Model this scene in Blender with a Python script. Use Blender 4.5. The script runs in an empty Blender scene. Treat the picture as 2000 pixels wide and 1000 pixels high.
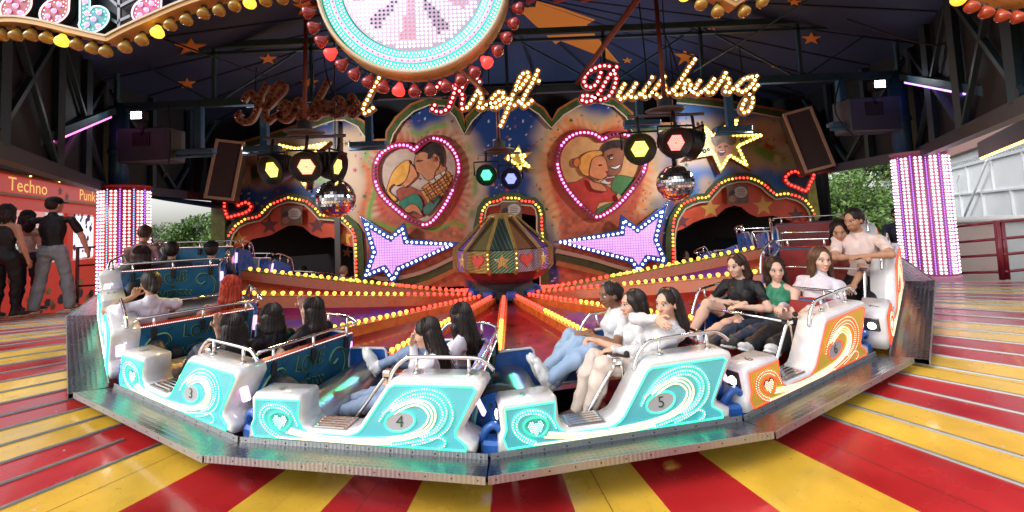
import os
NOPEOPLE = False
import bpy, math, random, colorsys
import numpy as np
from mathutils import Vector, Matrix, Euler
random.seed(7); RNG = np.random.default_rng(7)
S = bpy.context.scene
COL = S.collection
PI = math.pi
# ------------------------------------------------------------------ camera frame
F_PX, PPX, PPY = 889., 1000., 381.
TH, ROLL = math.radians(3.5), math.radians(2.4)
CAMPOS = np.array([0., 0., 1.83])
_f = np.array([0, math.cos(TH), math.sin(TH)]); _u = np.array([0, -math.sin(TH), math.cos(TH)]); _r = np.array([1., 0, 0])
_r2 = _r*math.cos(ROLL) - _u*math.sin(ROLL); _u2 = _r*math.sin(ROLL) + _u*math.cos(ROLL)
def ray(px, py): return _f + _r2*(px-PPX)/F_PX - _u2*(py-PPY)/F_PX
def at_y(px, py, Y):
    r = ray(px, py); return CAMPOS + r*(Y/r[1])
def at_z(px, py, Z):
    r = ray(px, py); return CAMPOS + r*((Z-CAMPOS[2])/r[2])
# ------------------------------------------------------------------ ride numbers
CX, CY = -0.21, 8.5            # axis of the ride
N_CAR, STEP = 20, 2*PI/20
R_FACE, R_SKIRT, R_INNER = 5.5, 5.82, 4.42
_pz = [0, .315, .63, .80, .94, 1.25, 1.57, 1.75, 1.9, 2.1, 2.4, PI]
_zz = [.40, .45, .60, .82, 1.02, 1.26, 1.02, .76, .46, .14, -.05, -.08]
def z_track(phi):
    a = abs((phi+PI) % (2*PI) - PI); return float(np.interp(a, _pz, _zz))
_pf = [0, .25, .5, .8, 1.0, 1.3, 1.7, 2.2, PI]
_zf = [.10, .20, .40, .62, .72, .70, .50, .30, .2]
def z_floor(phi):
    a = abs((phi+PI) % (2*PI) - PI); return float(np.interp(a, _pf, _zf))
def ring_pt(phi, r, z): return np.array([CX + r*math.sin(phi), CY - r*math.cos(phi), z])
# ------------------------------------------------------------------ materials
MATS = {}
def hexc(r, g, b):
    f = lambda c: (c/255/12.92 if c/255 <= .04045 else ((c/255+.055)/1.055)**2.4)
    return (f(r), f(g), f(b))
def mat(name, col=(.5, .5, .5), rough=.5, metal=0., emit=None, es=0., coat=0., noise=0., nscale=8., bump=0., bscale=60., sample=True, alpha=None, spec=None, trans=0.):
    if name in MATS: return MATS[name]
    m = bpy.data.materials.new(name); m.use_nodes = True; nt = m.node_tree
    b = nt.nodes['Principled BSDF']
    b.inputs['Base Color'].default_value = (*col, 1); b.inputs['Roughness'].default_value = rough; b.inputs['Metallic'].default_value = metal
    if coat: b.inputs['Coat Weight'].default_value = coat; b.inputs['Coat Roughness'].default_value = .08
    if spec is not None: b.inputs['Specular IOR Level'].default_value = spec
    if trans: b.inputs['Transmission Weight'].default_value = trans
    if emit is not None:
        b.inputs['Emission Color'].default_value = (*emit, 1); b.inputs['Emission Strength'].default_value = es
        if not sample: m.cycles.emission_sampling = 'NONE'
    if noise or bump:
        tc = nt.nodes.new('ShaderNodeTexCoord')
    if noise:
        n = nt.nodes.new('ShaderNodeTexNoise'); n.inputs['Scale'].default_value = nscale; n.inputs['Detail'].default_value = 6
        mp = nt.nodes.new('ShaderNodeMapRange'); mp.inputs['From Min'].default_value = .3; mp.inputs['From Max'].default_value = .7
        mp.inputs['To Min'].default_value = 1-noise; mp.inputs['To Max'].default_value = 1+noise*.6
        mx = nt.nodes.new('ShaderNodeVectorMath'); mx.operation = 'SCALE'; mx.inputs[0].default_value = col
        nt.links.new(tc.outputs['Object'], n.inputs['Vector']); nt.links.new(n.outputs['Fac'], mp.inputs['Value'])
        nt.links.new(mp.outputs['Result'], mx.inputs['Scale']); nt.links.new(mx.outputs[0], b.inputs['Base Color'])
        mr = nt.nodes.new('ShaderNodeMapRange'); mr.inputs['From Min'].default_value = .3; mr.inputs['From Max'].default_value = .7
        mr.inputs['To Min'].default_value = max(.02, rough-.12); mr.inputs['To Max'].default_value = min(1, rough+.12)
        nt.links.new(n.outputs['Fac'], mr.inputs['Value']); nt.links.new(mr.outputs['Result'], b.inputs['Roughness'])
    if bump:
        n2 = nt.nodes.new('ShaderNodeTexNoise'); n2.inputs['Scale'].default_value = bscale; n2.inputs['Detail'].default_value = 4
        bp = nt.nodes.new('ShaderNodeBump'); bp.inputs['Strength'].default_value = bump; bp.inputs['Distance'].default_value = .01
        nt.links.new(tc.outputs['Object'], n2.inputs['Vector']); nt.links.new(n2.outputs['Fac'], bp.inputs['Height']); nt.links.new(bp.outputs['Normal'], b.inputs['Normal'])
    MATS[name] = m
    return m
def attr_mat(name, rough=.6, bump=0., bscale=80., spec=.4, metal=0.):
    if name in MATS: return MATS[name]
    m = mat(name, rough=rough, bump=bump, bscale=bscale, spec=spec, metal=metal)
    a = m.node_tree.nodes.new('ShaderNodeAttribute'); a.attribute_name = 'Col'
    m.node_tree.links.new(a.outputs['Color'], m.node_tree.nodes['Principled BSDF'].inputs['Base Color'])
    return m
def glow(name, col, es, base=None, sample=True):
    return mat(name, base or col, .35, emit=col, es=es, sample=sample)
# ------------------------------------------------------------------ mesh builder
def nrm(v):
    v = np.asarray(v, float); n = np.linalg.norm(v); return v/n if n > 1e-12 else v
class MB:
    def __init__(s): s.v = []; s.f = []; s.m = []; s.sm = []; s.n = 0
    def add(s, verts, faces, mi=0, smooth=False, M=None):
        verts = np.asarray(verts, float).reshape(-1, 3)
        if M is not None:
            M = np.asarray(M, float); verts = verts @ M[:3, :3].T + M[:3, 3]
        s.v.append(verts); o = s.n; s.n += len(verts)
        for f in faces: s.f.append(tuple(i+o for i in f))
        s.m += [mi]*len(faces); s.sm += [smooth]*len(faces)
        return s
    def box(s, a, b, mi=0, M=None, bev=0.):
        (x0, y0, z0), (x1, y1, z1) = a, b
        if bev:
            x0, x1 = sorted((x0, x1)); y0, y1 = sorted((y0, y1)); z0, z1 = sorted((z0, z1))
            e = min(bev, (x1-x0)*.45, (y1-y0)*.45, (z1-z0)*.45)
            poly = [(x0+e, y0), (x1-e, y0), (x1, y0+e), (x1, y1-e), (x1-e, y1), (x0+e, y1), (x0, y1-e), (x0, y0+e)]
            inn = [(x0+e, y0+e), (x1-e, y0+e), (x1-e, y0+e), (x1-e, y1-e), (x1-e, y1-e), (x0+e, y1-e), (x0+e, y1-e), (x0+e, y0+e)]
            L = [[(p[0], p[1], z0) for p in inn], [(p[0], p[1], z0+e) for p in poly], [(p[0], p[1], z1-e) for p in poly], [(p[0], p[1], z1) for p in inn]]
            v = [q for l in L for q in l]; f = []
            for k in range(3):
                for i in range(8): f.append((k*8+i, k*8+(i+1) % 8, (k+1)*8+(i+1) % 8, (k+1)*8+i))
            f.append((0, 6, 4, 2)); f.append((24, 26, 28, 30))
            return s.add(v, f, mi, False, M)
        v = [(x0, y0, z0), (x1, y0, z0), (x1, y1, z0), (x0, y1, z0), (x0, y0, z1), (x1, y0, z1), (x1, y1, z1), (x0, y1, z1)]
        return s.add(v, [(3, 2, 1, 0), (4, 5, 6, 7), (0, 1, 5, 4), (1, 2, 6, 5), (2, 3, 7, 6), (3, 0, 4, 7)], mi, False, M)
    def tube(s, pts, r, n=8, mi=0, closed=False, cap=True, M=None, up=None, flat=1.):
        P = [np.asarray(p, float) for p in pts]; k = len(P)
        if np.isscalar(r): r = [r]*k
        T = []
        for i in range(k):
            a = P[(i-1) % k] if (closed or i > 0) else P[i]; b = P[(i+1) % k] if (closed or i < k-1) else P[i]
            T.append(nrm(b-a))
        u = np.array(up, float) if up is not None else (np.array([0, 0, 1.]) if abs(T[0][2]) < .9 else np.array([1., 0, 0]))
        v = []
        for i in range(k):
            w = nrm(np.cross(T[i], u)); 
            if np.linalg.norm(w) < .5: w = nrm(np.cross(T[i], [1, .3, .2]))
            uu = nrm(np.cross(w, T[i]))
            if up is None: u = uu
            for j in range(n):
                a = 2*PI*j/n; v.append(P[i] + r[i]*(w*math.cos(a) + uu*math.sin(a)*flat))
        f = []
        for i in range(k if closed else k-1):
            a, b = i*n, ((i+1) % k)*n
            for j in range(n): f.append((a+j, a+(j+1) % n, b+(j+1) % n, b+j))
        if cap and not closed: f += [tuple(range(n-1, -1, -1)), tuple((k-1)*n+j for j in range(n))]
        return s.add(v, f, mi, n > 5, M)
    def bar(s, a, b, w, h=None, mi=0, M=None):
        return s.tube([a, b], [w*.7071]*2, 4, mi, M=M, flat=(h/w if h else 1.)) if False else s._bar(a, b, w, h or w, mi, M)
    def _bar(s, a, b, w, h, mi, M):
        a = np.asarray(a, float); b = np.asarray(b, float); t = nrm(b-a)
        u = np.array([0, 0, 1.]) if abs(t[2]) < .95 else np.array([0., 1, 0])
        x = nrm(np.cross(t, u))*w/2; y = nrm(np.cross(x, t))*h/2
        v = [a-x-y, a+x-y, a+x+y, a-x+y, b-x-y, b+x-y, b+x+y, b-x+y]
        return s.add(v, [(0, 1, 2, 3), (7, 6, 5, 4), (0, 4, 5, 1), (1, 5, 6, 2), (2, 6, 7, 3), (3, 7, 4, 0)], mi, False, M)
    def lathe(s, prof, n=24, mi=0, M=None, smooth=True, cap=True, ang=2*PI, a0=0.):
        full = abs(ang-2*PI) < 1e-6; m = n if full else n+1
        v = []
        for r, z in prof:
            for j in range(m): a = a0+ang*j/n; v.append((r*math.cos(a), r*math.sin(a), z))
        f = []
        for i in range(len(prof)-1):
            for j in range(n):
                j2 = (j+1) % m; f.append((i*m+j, i*m+j2, (i+1)*m+j2, (i+1)*m+j))
        if cap and full:
            if prof[0][0] > 1e-5: f.append(tuple(range(m-1, -1, -1)))
            if prof[-1][0] > 1e-5: f.append(tuple((len(prof)-1)*m+j for j in range(m)))
        return s.add(v, f, mi, smooth, M)
    def ball(s, c, r, n=10, k=6, mi=0, M=None):
        rr = (r, r, r) if np.isscalar(r) else r
        v = [(c[0], c[1], c[2]-rr[2])]; f = []
        for i in range(1, k):
            t = PI*i/k
            for j in range(n):
                a = 2*PI*j/n; v.append((c[0]+rr[0]*math.sin(t)*math.cos(a), c[1]+rr[1]*math.sin(t)*math.sin(a), c[2]-rr[2]*math.cos(t)))
        v.append((c[0], c[1], c[2]+rr[2])); e = len(v)-1
        for j in range(n):
            f.append((0, 1+(j+1) % n, 1+j)); f.append((e, e-n+j, e-n+(j+1) % n))
        for i in range(k-2):
            a, b = 1+i*n, 1+(i+1)*n
            for j in range(n): f.append((a+j, a+(j+1) % n, b+(j+1) % n, b+j))
        return s.add(v, f, mi, True, M)
    def dome(s, c, d, r, n=6, mi=0, h=None, rings=2, M=None):
        """small LED cap at c facing d"""
        d = nrm(d); a = np.array([0, 0, 1.]) if abs(d[2]) < .9 else np.array([1., 0, 0]); x = nrm(np.cross(a, d)); y = np.cross(d, x); h = h or r*.8
        v = []; f = []
        c = np.asarray(c, float)
        for i in range(rings):
            t = PI/2*i/rings
            for j in range(n):
                q = 2*PI*j/n; v.append(c + (x*math.cos(q)+y*math.sin(q))*r*math.cos(t) + d*h*math.sin(t))
        v.append(c+d*h)
        for i in range(rings-1):
            for j in range(n): f.append((i*n+j, i*n+(j+1) % n, (i+1)*n+(j+1) % n, (i+1)*n+j))
        o = (rings-1)*n
        for j in range(n): f.append((o+j, o+(j+1) % n, rings*n))
        return s.add(v, f, mi, True, M)
    def prism(s, poly, O, X, Y, t, mi=0, mside=None, bev=0., M=None, back=True, holes=None):
        """polygon (2D) in the plane O + x X + y Y; front face towards N = X x Y, thickness t behind it"""
        O, X, Y = (np.asarray(q, float) for q in (O, X, Y)); N = np.cross(X, Y)
        P = np.array(poly, float)
        if area2(P) < 0: P = P[::-1]
        n = len(P); ms = mi if mside is None else mside
        if bev:
            B = offset(P, -bev); rings = [(B, 0.), (P*.7+offset(P, -bev*.3)*.3 if False else offset(P, -bev*.3), -bev*.3), (P, -bev), (P, -t)]
        else: rings = [(P, 0.), (P, -t)]
        v = []
        for q, d in rings: v += [O + X*a + Y*b + N*d for a, b in q]
        f = []; nr = len(rings)
        tris = earclip(rings[0][0])
        k0 = len(s.f)
        s.add(v, [tuple(t3) for t3 in tris], mi, False, M)
        o = s.n-len(v); g = []
        for k in range(nr-1):
            for i in range(n): g.append((k*n+i+o, (k+1)*n+i+o, (k+1)*n+(i+1) % n+o, k*n+(i+1) % n+o))
        if back: g += [tuple((nr-1)*n+i+o for i in t3[::-1]) for t3 in tris]
        s.f += g; s.m += [ms]*len(g); s.sm += [bool(bev)]*((nr-1)*n) + [False]*(len(g)-(nr-1)*n)
        return s
    def build(s, name, mats, parent=None, loc=None, attrs=None, angle=None):
        me = bpy.data.meshes.new(name)
        V = np.concatenate(s.v) if s.v else np.zeros((0, 3))
        me.from_pydata(V.tolist(), [], s.f)
        mats = mats if isinstance(mats, (list, tuple)) else [mats]
        for m in mats: me.materials.append(m)
        if len(mats) > 1: me.polygons.foreach_set('material_index', s.m)
        me.polygons.foreach_set('use_smooth', s.sm)
        if attrs is not None:
            a = me.color_attributes.new('Col', 'FLOAT_COLOR', 'POINT'); c = np.ones((len(V), 4), np.float32); c[:, :3] = attrs
            a.data.foreach_set('color', c.ravel())
        me.update()
        return link(name, me, parent, loc)
def link(name, me, parent=None, loc=None):
    o = bpy.data.objects.new(name, me); COL.objects.link(o)
    if parent is not None: o.parent = parent
    if loc is not None: o.location = loc
    return o
def area2(P):
    P = np.asarray(P); x, y = P[:, 0], P[:, 1]; return float(np.sum(x*np.roll(y, -1)-np.roll(x, -1)*y))
def offset(P, d):
    """offset a CCW polygon outwards by d"""
    P = np.asarray(P, float); a = np.roll(P, 1, 0); b = np.roll(P, -1, 0)
    e1 = P-a; e2 = b-P; e1 /= np.maximum(np.linalg.norm(e1, axis=1), 1e-9)[:, None]; e2 /= np.maximum(np.linalg.norm(e2, axis=1), 1e-9)[:, None]
    n1 = np.c_[e1[:, 1], -e1[:, 0]]; n2 = np.c_[e2[:, 1], -e2[:, 0]]; n = n1+n2; l = np.maximum(np.sum(n*n, axis=1), .35)
    return P + n*(2*d/l)[:, None]
def earclip(P):
    P = [tuple(p) for p in np.asarray(P, float)]; idx = list(range(len(P))); out = []; guard = 0
    cr = lambda a, b, c: (b[0]-a[0])*(c[1]-a[1])-(b[1]-a[1])*(c[0]-a[0])
    while len(idx) > 3 and guard < 5000:
        ok = False
        for k in range(len(idx)):
            guard += 1
            i, j, l = idx[k-1], idx[k], idx[(k+1) % len(idx)]
            a, b, c = P[i], P[j], P[l]; A = cr(a, b, c)
            if A <= 1e-14: continue
            if any(q not in (i, j, l) and cr(a, b, P[q]) >= 0 and cr(b, c, P[q]) >= 0 and cr(c, a, P[q]) >= 0 and P[q] not in (a, b, c) for q in idx): continue
            out.append((i, j, l)); idx.pop(k); ok = True; break
        if not ok:
            # drop the flattest corner
            k = min(range(len(idx)), key=lambda q: abs(cr(P[idx[q-1]], P[idx[q]], P[idx[(q+1) % len(idx)]])))
            out.append((idx[k-1], idx[k], idx[(k+1) % len(idx)])); idx.pop(k)
    if len(idx) == 3: out.append(tuple(idx))
    return out
def spline(pts, n=8, closed=False):
    """Catmull-Rom through pts (any dimension)"""
    P = [np.asarray(p, float) for p in pts]; k = len(P); out = []
    g = (lambda i: P[i % k]) if closed else (lambda i: P[max(0, min(k-1, i))])
    for i in range(k if closed else k-1):
        a, b, c, d = g(i-1), g(i), g(i+1), g(i+2)
        for j in range(n):
            t = j/n; out.append(.5*((2*b)+(c-a)*t+(2*a-5*b+4*c-d)*t*t+(3*b-a-3*c+d)*t**3))
    if not closed: out.append(P[-1])
    return np.array(out)
def resample(pts, step, closed=False, count=None):
    P = np.asarray(pts, float)
    if closed: P = np.vstack([P, P[:1]])
    d = np.r_[0, np.cumsum(np.linalg.norm(np.diff(P, axis=0), axis=1))]
    n = count or max(2, int(round(d[-1]/step)) + (0 if closed else 1))
    t = np.linspace(0, d[-1], n, endpoint=not closed)
    return np.stack([np.interp(t, d, P[:, k]) for k in range(P.shape[1])], 1)
def heart(n=40, w=1., h=1.):
    t = np.linspace(0, 2*PI, n, endpoint=False)
    x = 16*np.sin(t)**3; y = 13*np.cos(t)-5*np.cos(2*t)-2*np.cos(3*t)-np.cos(4*t)
    return np.c_[x/32*w, (y+2.5)/29*h][::-1]
def star(n=5, R=1., r=.42, rot=PI/2):
    return np.array([((R if i % 2 == 0 else r)*math.cos(rot+PI*i/n), (R if i % 2 == 0 else r)*math.sin(rot+PI*i/n)) for i in range(2*n)])
# ------------------------------------------------------------------ things
def tag(o, label=None, cat=None, group=None, kind=None):
    if label: o['label'] = label
    if cat: o['category'] = cat
    if group: o['group'] = group
    if kind: o['kind'] = kind
    return o
def thing(name, label, cat, loc=(0, 0, 0), rot=(0, 0, 0), group=None):
    o = bpy.data.objects.new(name, None); COL.objects.link(o); o.location = loc; o.rotation_euler = rot; o.empty_display_size = .1
    return tag(o, label, cat, group, 'thing')
KIDS = {}
def kids_of(o): return list(o.children)
def copy_tree(o, parent=None):
    c = o.copy(); COL.objects.link(c); c.parent = parent
    for ch in list(o.children): copy_tree(ch, c)
    return c
def text_mesh(txt, size=1., depth=.0, name='lettering'):
    cu = bpy.data.curves.new(name, 'FONT'); cu.body = txt; cu.size = size; cu.extrude = depth; cu.align_x = 'CENTER'; cu.align_y = 'CENTER'; cu.resolution_u = 3
    o = bpy.data.objects.new(name, cu); COL.objects.link(o)
    dg = bpy.context.evaluated_depsgraph_get(); me = bpy.data.meshes.new_from_object(o.evaluated_get(dg))
    V = np.array([v.co[:] for v in me.vertices]); Fc = [tuple(p.vertices) for p in me.polygons]
    bpy.data.objects.remove(o); bpy.data.curves.remove(cu); bpy.data.meshes.remove(me)
    return V, Fc
# ================================================================== render, world, sun, camera
S.render.engine = 'CYCLES'
S.cycles.use_denoising = True
try: S.cycles.denoiser = 'OPENIMAGEDENOISE'
except Exception: pass
S.cycles.max_bounces = 6; S.cycles.diffuse_bounces = 3; S.cycles.glossy_bounces = 3; S.cycles.transmission_bounces = 4; S.cycles.transparent_max_bounces = 6
S.cycles.sample_clamp_indirect = 6.0; S.cycles.use_light_tree = True
S.cycles.caustics_reflective = False; S.cycles.caustics_refractive = False
S.view_settings.view_transform = 'Standard'; S.view_settings.look = 'None'; S.view_settings.gamma = 1; S.view_settings.exposure = 1.0
w = bpy.data.worlds.new('World'); S.world = w; w.use_nodes = True
nt = w.node_tree; bg = nt.nodes['Background']
SUN_EL, SUN_AZ = math.radians(42), math.radians(243)      # azimuth clockwise from +y
sky = nt.nodes.new('ShaderNodeTexSky'); sky.sky_type = 'NISHITA'; sky.sun_disc = False
sky.sun_elevation = SUN_EL; sky.sun_rotation = SUN_AZ; sky.air_density = 1.; sky.dust_density = 3.; sky.ozone_density = 1.
hs = nt.nodes.new('ShaderNodeHueSaturation'); hs.inputs['Saturation'].default_value = .35; hs.inputs['Value'].default_value = 1.3
nt.links.new(sky.outputs[0], hs.inputs['Color']); nt.links.new(hs.outputs[0], bg.inputs['Color']); bg.inputs['Strength'].default_value = .15
sl = bpy.data.lights.new('sun', 'SUN'); sl.energy = 1.2; sl.angle = math.radians(25); sl.color = (1., .95, .88)
so = bpy.data.objects.new('sun', sl); COL.objects.link(so)
sd = Vector((math.sin(SUN_AZ)*math.cos(SUN_EL), math.cos(SUN_AZ)*math.cos(SUN_EL), math.sin(SUN_EL)))
so.rotation_euler = sd.to_track_quat('Z', 'Y').to_euler()
cd = bpy.data.cameras.new('camera'); cam = bpy.data.objects.new('camera', cd); COL.objects.link(cam); S.camera = cam
cd.sensor_width = 36; cd.lens = 36*F_PX/2000; cd.clip_start = .05; cd.clip_end = 2000
cd.shift_y = -(500-PPY)/2000
Rm = Matrix((( _r2[0], _u2[0], -_f[0]), (_r2[1], _u2[1], -_f[1]), (_r2[2], _u2[2], -_f[2])))
cam.matrix_world = Matrix.Translation(Vector(CAMPOS)) @ Rm.to_4x4()
# ================================================================== common materials
M_BLACK = mat('black matt', (.012, .012, .014), .7)
M_DARK = mat('dark steel', (.03, .034, .04), .5, .3)
M_CHROME = mat('polished steel', (.78, .77, .75), .16, 1.)
M_WHITE = mat('white gelcoat', (.72, .72, .73), .22, coat=.6, noise=.13, nscale=5)
M_BLUE = mat('blue lacquer', (.02, .11, .42), .3, coat=.3, noise=.12, nscale=4)
M_TEAL = mat('teal steel beam', (.035, .10, .14), .5, noise=.25, nscale=3)
M_GOLD = mat('gold trim', (.62, .36, .10), .4, .2, noise=.15)
M_REDL = mat('red lacquer', (.48, .02, .02), .3, coat=.3, noise=.1)
G_RED = glow('red bulb lit', (1., .05, .03), 2.4, (.6, .02, .02))
G_AMB = glow('amber bulb lit', (1., .40, .05), 2.4, (.8, .35, .05))
G_YEL = glow('yellow bulb lit', (1., .66, .14), 3.5, (.8, .6, .2))
G_PNK = glow('pink bulb lit', (1., .22, .85), 2.4, (.7, .3, .6))
G_WHT = glow('white bulb lit', (.85, .9, 1.), 3.5, (.8, .8, .8))
G_VIO = glow('violet lit', (.50, .16, 1.), 2.2, (.4, .2, .6))
# ================================================================== striped podium floor
def floor_material():
    m = mat('striped podium paint', (.5, .5, .5), .2, coat=.25); nt = m.node_tree; b = nt.nodes['Principled BSDF']; L = nt.links.new
    N = lambda t, **k: (lambda n: ([setattr(n, a, v) for a, v in k.items()], n)[1])(nt.nodes.new(t))
    tc = N('ShaderNodeTexCoord'); sp = N('ShaderNodeSeparateXYZ'); L(tc.outputs['Object'], sp.inputs[0])
    ng = N('ShaderNodeMath', operation='MULTIPLY'); ng.inputs[1].default_value = -1; L(sp.outputs['Y'], ng.inputs[0])
    at = N('ShaderNodeMath', operation='ARCTAN2'); L(sp.outputs['X'], at.inputs[0]); L(ng.outputs[0], at.inputs[1])
    dv = N('ShaderNodeMath', operation='DIVIDE'); dv.inputs[1].default_value = 2*PI/36; L(at.outputs[0], dv.inputs[0])
    fr = N('ShaderNodeMath', operation='FLOORED_MODULO'); fr.inputs[1].default_value = 1; L(dv.outputs[0], fr.inputs[0])
    gt = N('ShaderNodeMath', operation='GREATER_THAN'); gt.inputs[1].default_value = .5; L(fr.outputs[0], gt.inputs[0])
    nz = N('ShaderNodeTexNoise'); nz.inputs['Scale'].default_value = 1.7; nz.inputs['Detail'].default_value = 7; L(tc.outputs['Object'], nz.inputs['Vector'])
    n2 = N('ShaderNodeTexNoise'); n2.inputs['Scale'].default_value = 38; n2.inputs['Detail'].default_value = 5; L(tc.outputs['Object'], n2.inputs['Vector'])
    mx = N('ShaderNodeMix', data_type='RGBA'); mx.inputs['A'].default_value = (.46, .018, .020, 1); mx.inputs['B'].default_value = (.78, .46, .05, 1); L(gt.outputs[0], mx.inputs['Factor'])
    # worn paint: broad blotches and fine scuffs
    mr = N('ShaderNodeMapRange'); mr.inputs['From Min'].default_value = .3; mr.inputs['From Max'].default_value = .7; mr.inputs['To Min'].default_value = .66; mr.inputs['To Max'].default_value = 1.12; L(nz.outputs['Fac'], mr.inputs['Value'])
    sc = N('ShaderNodeVectorMath', operation='SCALE'); L(mx.outputs['Result'], sc.inputs[0]); L(mr.outputs[0], sc.inputs['Scale'])
    cr = N('ShaderNodeMapRange'); cr.inputs['From Min'].default_value = .66; cr.inputs['From Max'].default_value = .72; L(n2.outputs['Fac'], cr.inputs['Value'])
    m2 = N('ShaderNodeMix', data_type='RGBA'); m2.inputs['B'].default_value = (.16, .07, .04, 1); L(sc.outputs[0], m2.inputs['A'])
    ml = N('ShaderNodeMath', operation='MULTIPLY'); ml.inputs[1].default_value = .6; L(cr.outputs[0], ml.inputs[0]); L(ml.outputs[0], m2.inputs['Factor'])
    # radial scuffs, dark plate joints between some stripes, pale flecks of litter
    r2 = N('ShaderNodeMath', operation='MULTIPLY'); L(sp.outputs['X'], r2.inputs[0]); L(sp.outputs['X'], r2.inputs[1]); r3 = N('ShaderNodeMath', operation='MULTIPLY_ADD'); L(sp.outputs['Y'], r3.inputs[0]); L(sp.outputs['Y'], r3.inputs[1]); L(r2.outputs[0], r3.inputs[2]); rad = N('ShaderNodeMath', operation='SQRT'); L(r3.outputs[0], rad.inputs[0])
    cb_ = N('ShaderNodeCombineXYZ'); am = N('ShaderNodeMath', operation='MULTIPLY'); am.inputs[1].default_value = 60; L(at.outputs[0], am.inputs[0]); rm_ = N('ShaderNodeMath', operation='MULTIPLY'); rm_.inputs[1].default_value = 1.6; L(rad.outputs[0], rm_.inputs[0]); L(am.outputs[0], cb_.inputs[0]); L(rm_.outputs[0], cb_.inputs[1])
    n3 = N('ShaderNodeTexNoise'); n3.inputs['Scale'].default_value = 2.2; n3.inputs['Detail'].default_value = 9; L(cb_.outputs[0], n3.inputs['Vector'])
    c3 = N('ShaderNodeMapRange'); c3.inputs['From Min'].default_value = .60; c3.inputs['From Max'].default_value = .75; c3.inputs['To Max'].default_value = .24; L(n3.outputs['Fac'], c3.inputs['Value'])
    m3 = N('ShaderNodeMix', data_type='RGBA'); m3.inputs['B'].default_value = (.10, .05, .035, 1); L(m2.outputs['Result'], m3.inputs['A']); L(c3.outputs[0], m3.inputs['Factor'])
    jd = N('ShaderNodeMath', operation='MULTIPLY'); jd.inputs[1].default_value = 24/(2*PI); L(at.outputs[0], jd.inputs[0]); jf = N('ShaderNodeMath', operation='FLOORED_MODULO'); jf.inputs[1].default_value = 1; L(jd.outputs[0], jf.inputs[0]); jc = N('ShaderNodeMath', operation='COMPARE'); jc.inputs[1].default_value = .47; jc.inputs[2].default_value = .0022; L(jf.outputs[0], jc.inputs[0])
    m4 = N('ShaderNodeMix', data_type='RGBA'); m4.inputs['B'].default_value = (.05, .02, .015, 1); L(m3.outputs['Result'], m4.inputs['A']); jm = N('ShaderNodeMath', operation='MULTIPLY'); jm.inputs[1].default_value = .8; L(jc.outputs[0], jm.inputs[0]); L(jm.outputs[0], m4.inputs['Factor'])
    vo = N('ShaderNodeTexVoronoi'); vo.inputs['Scale'].default_value = 4.2; L(tc.outputs['Object'], vo.inputs['Vector']); vl = N('ShaderNodeMath', operation='LESS_THAN'); vl.inputs[1].default_value = .035; L(vo.outputs['Distance'], vl.inputs[0])
    m5 = N('ShaderNodeMix', data_type='RGBA'); m5.inputs['B'].default_value = (.62, .50, .42, 1); L(m4.outputs['Result'], m5.inputs['A']); vm = N('ShaderNodeMath', operation='MULTIPLY'); vm.inputs[1].default_value = .8; L(vl.outputs[0], vm.inputs[0]); L(vm.outputs[0], m5.inputs['Factor']); L(m5.outputs['Result'], b.inputs['Base Color'])
    rr = N('ShaderNodeMapRange'); rr.inputs['From Min'].default_value = .3; rr.inputs['From Max'].default_value = .7; rr.inputs['To Min'].default_value = .17; rr.inputs['To Max'].default_value = .40; L(nz.outputs['Fac'], rr.inputs['Value']); L(rr.outputs[0], b.inputs['Roughness'])
    bp = N('ShaderNodeBump'); bp.inputs['Strength'].default_value = .06; bp.inputs['Distance'].default_value = .01; L(n2.outputs['Fac'], bp.inputs['Height']); L(bp.outputs[0], b.inputs['Normal'])
    return m
M_FLOOR = floor_material()
R_FIN = 5.34
fb = MB(); rs = [R_FIN, 5.7, 6.2, 7, 8, 9.5, 11.5]; nphi = 150; p0, p1 = -1.52, 1.34
V = []
for i in range(nphi+1):
    ph = p0+(p1-p0)*i/nphi
    for r in rs: V.append((r*math.sin(ph), -r*math.cos(ph), z_floor(ph)))
m_ = len(rs)
Fq = [(i*m_+j, i*m_+j+1, (i+1)*m_+j+1, (i+1)*m_+j) for i in range(nphi) for j in range(m_-1)]
fb.add(V, [f[::-1] for f in Fq], 0, True)
# riser along the inner and end edges
V2 = []
for i in range(nphi+1):
    ph = p0+(p1-p0)*i/nphi; z = z_floor(ph)
    V2 += [(R_FIN*math.sin(ph), -R_FIN*math.cos(ph), z), (R_FIN*math.sin(ph), -R_FIN*math.cos(ph), -.45)]
fb.add(V2, [(2*i, 2*i+1, 2*i+3, 2*i+2) for i in range(nphi)], 1)
for ph in (p0, p1):
    z = z_floor(ph); fb.add([(r*math.sin(ph), -r*math.cos(ph), q) for r in (R_FIN, 11.5) for q in (z, -.45)], [(0, 1, 3, 2)], 2)
podium = fb.build('podium_floor', [M_FLOOR, M_BLACK, M_REDL], loc=(CX, CY, 0)); tag(podium, kind='structure')
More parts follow.
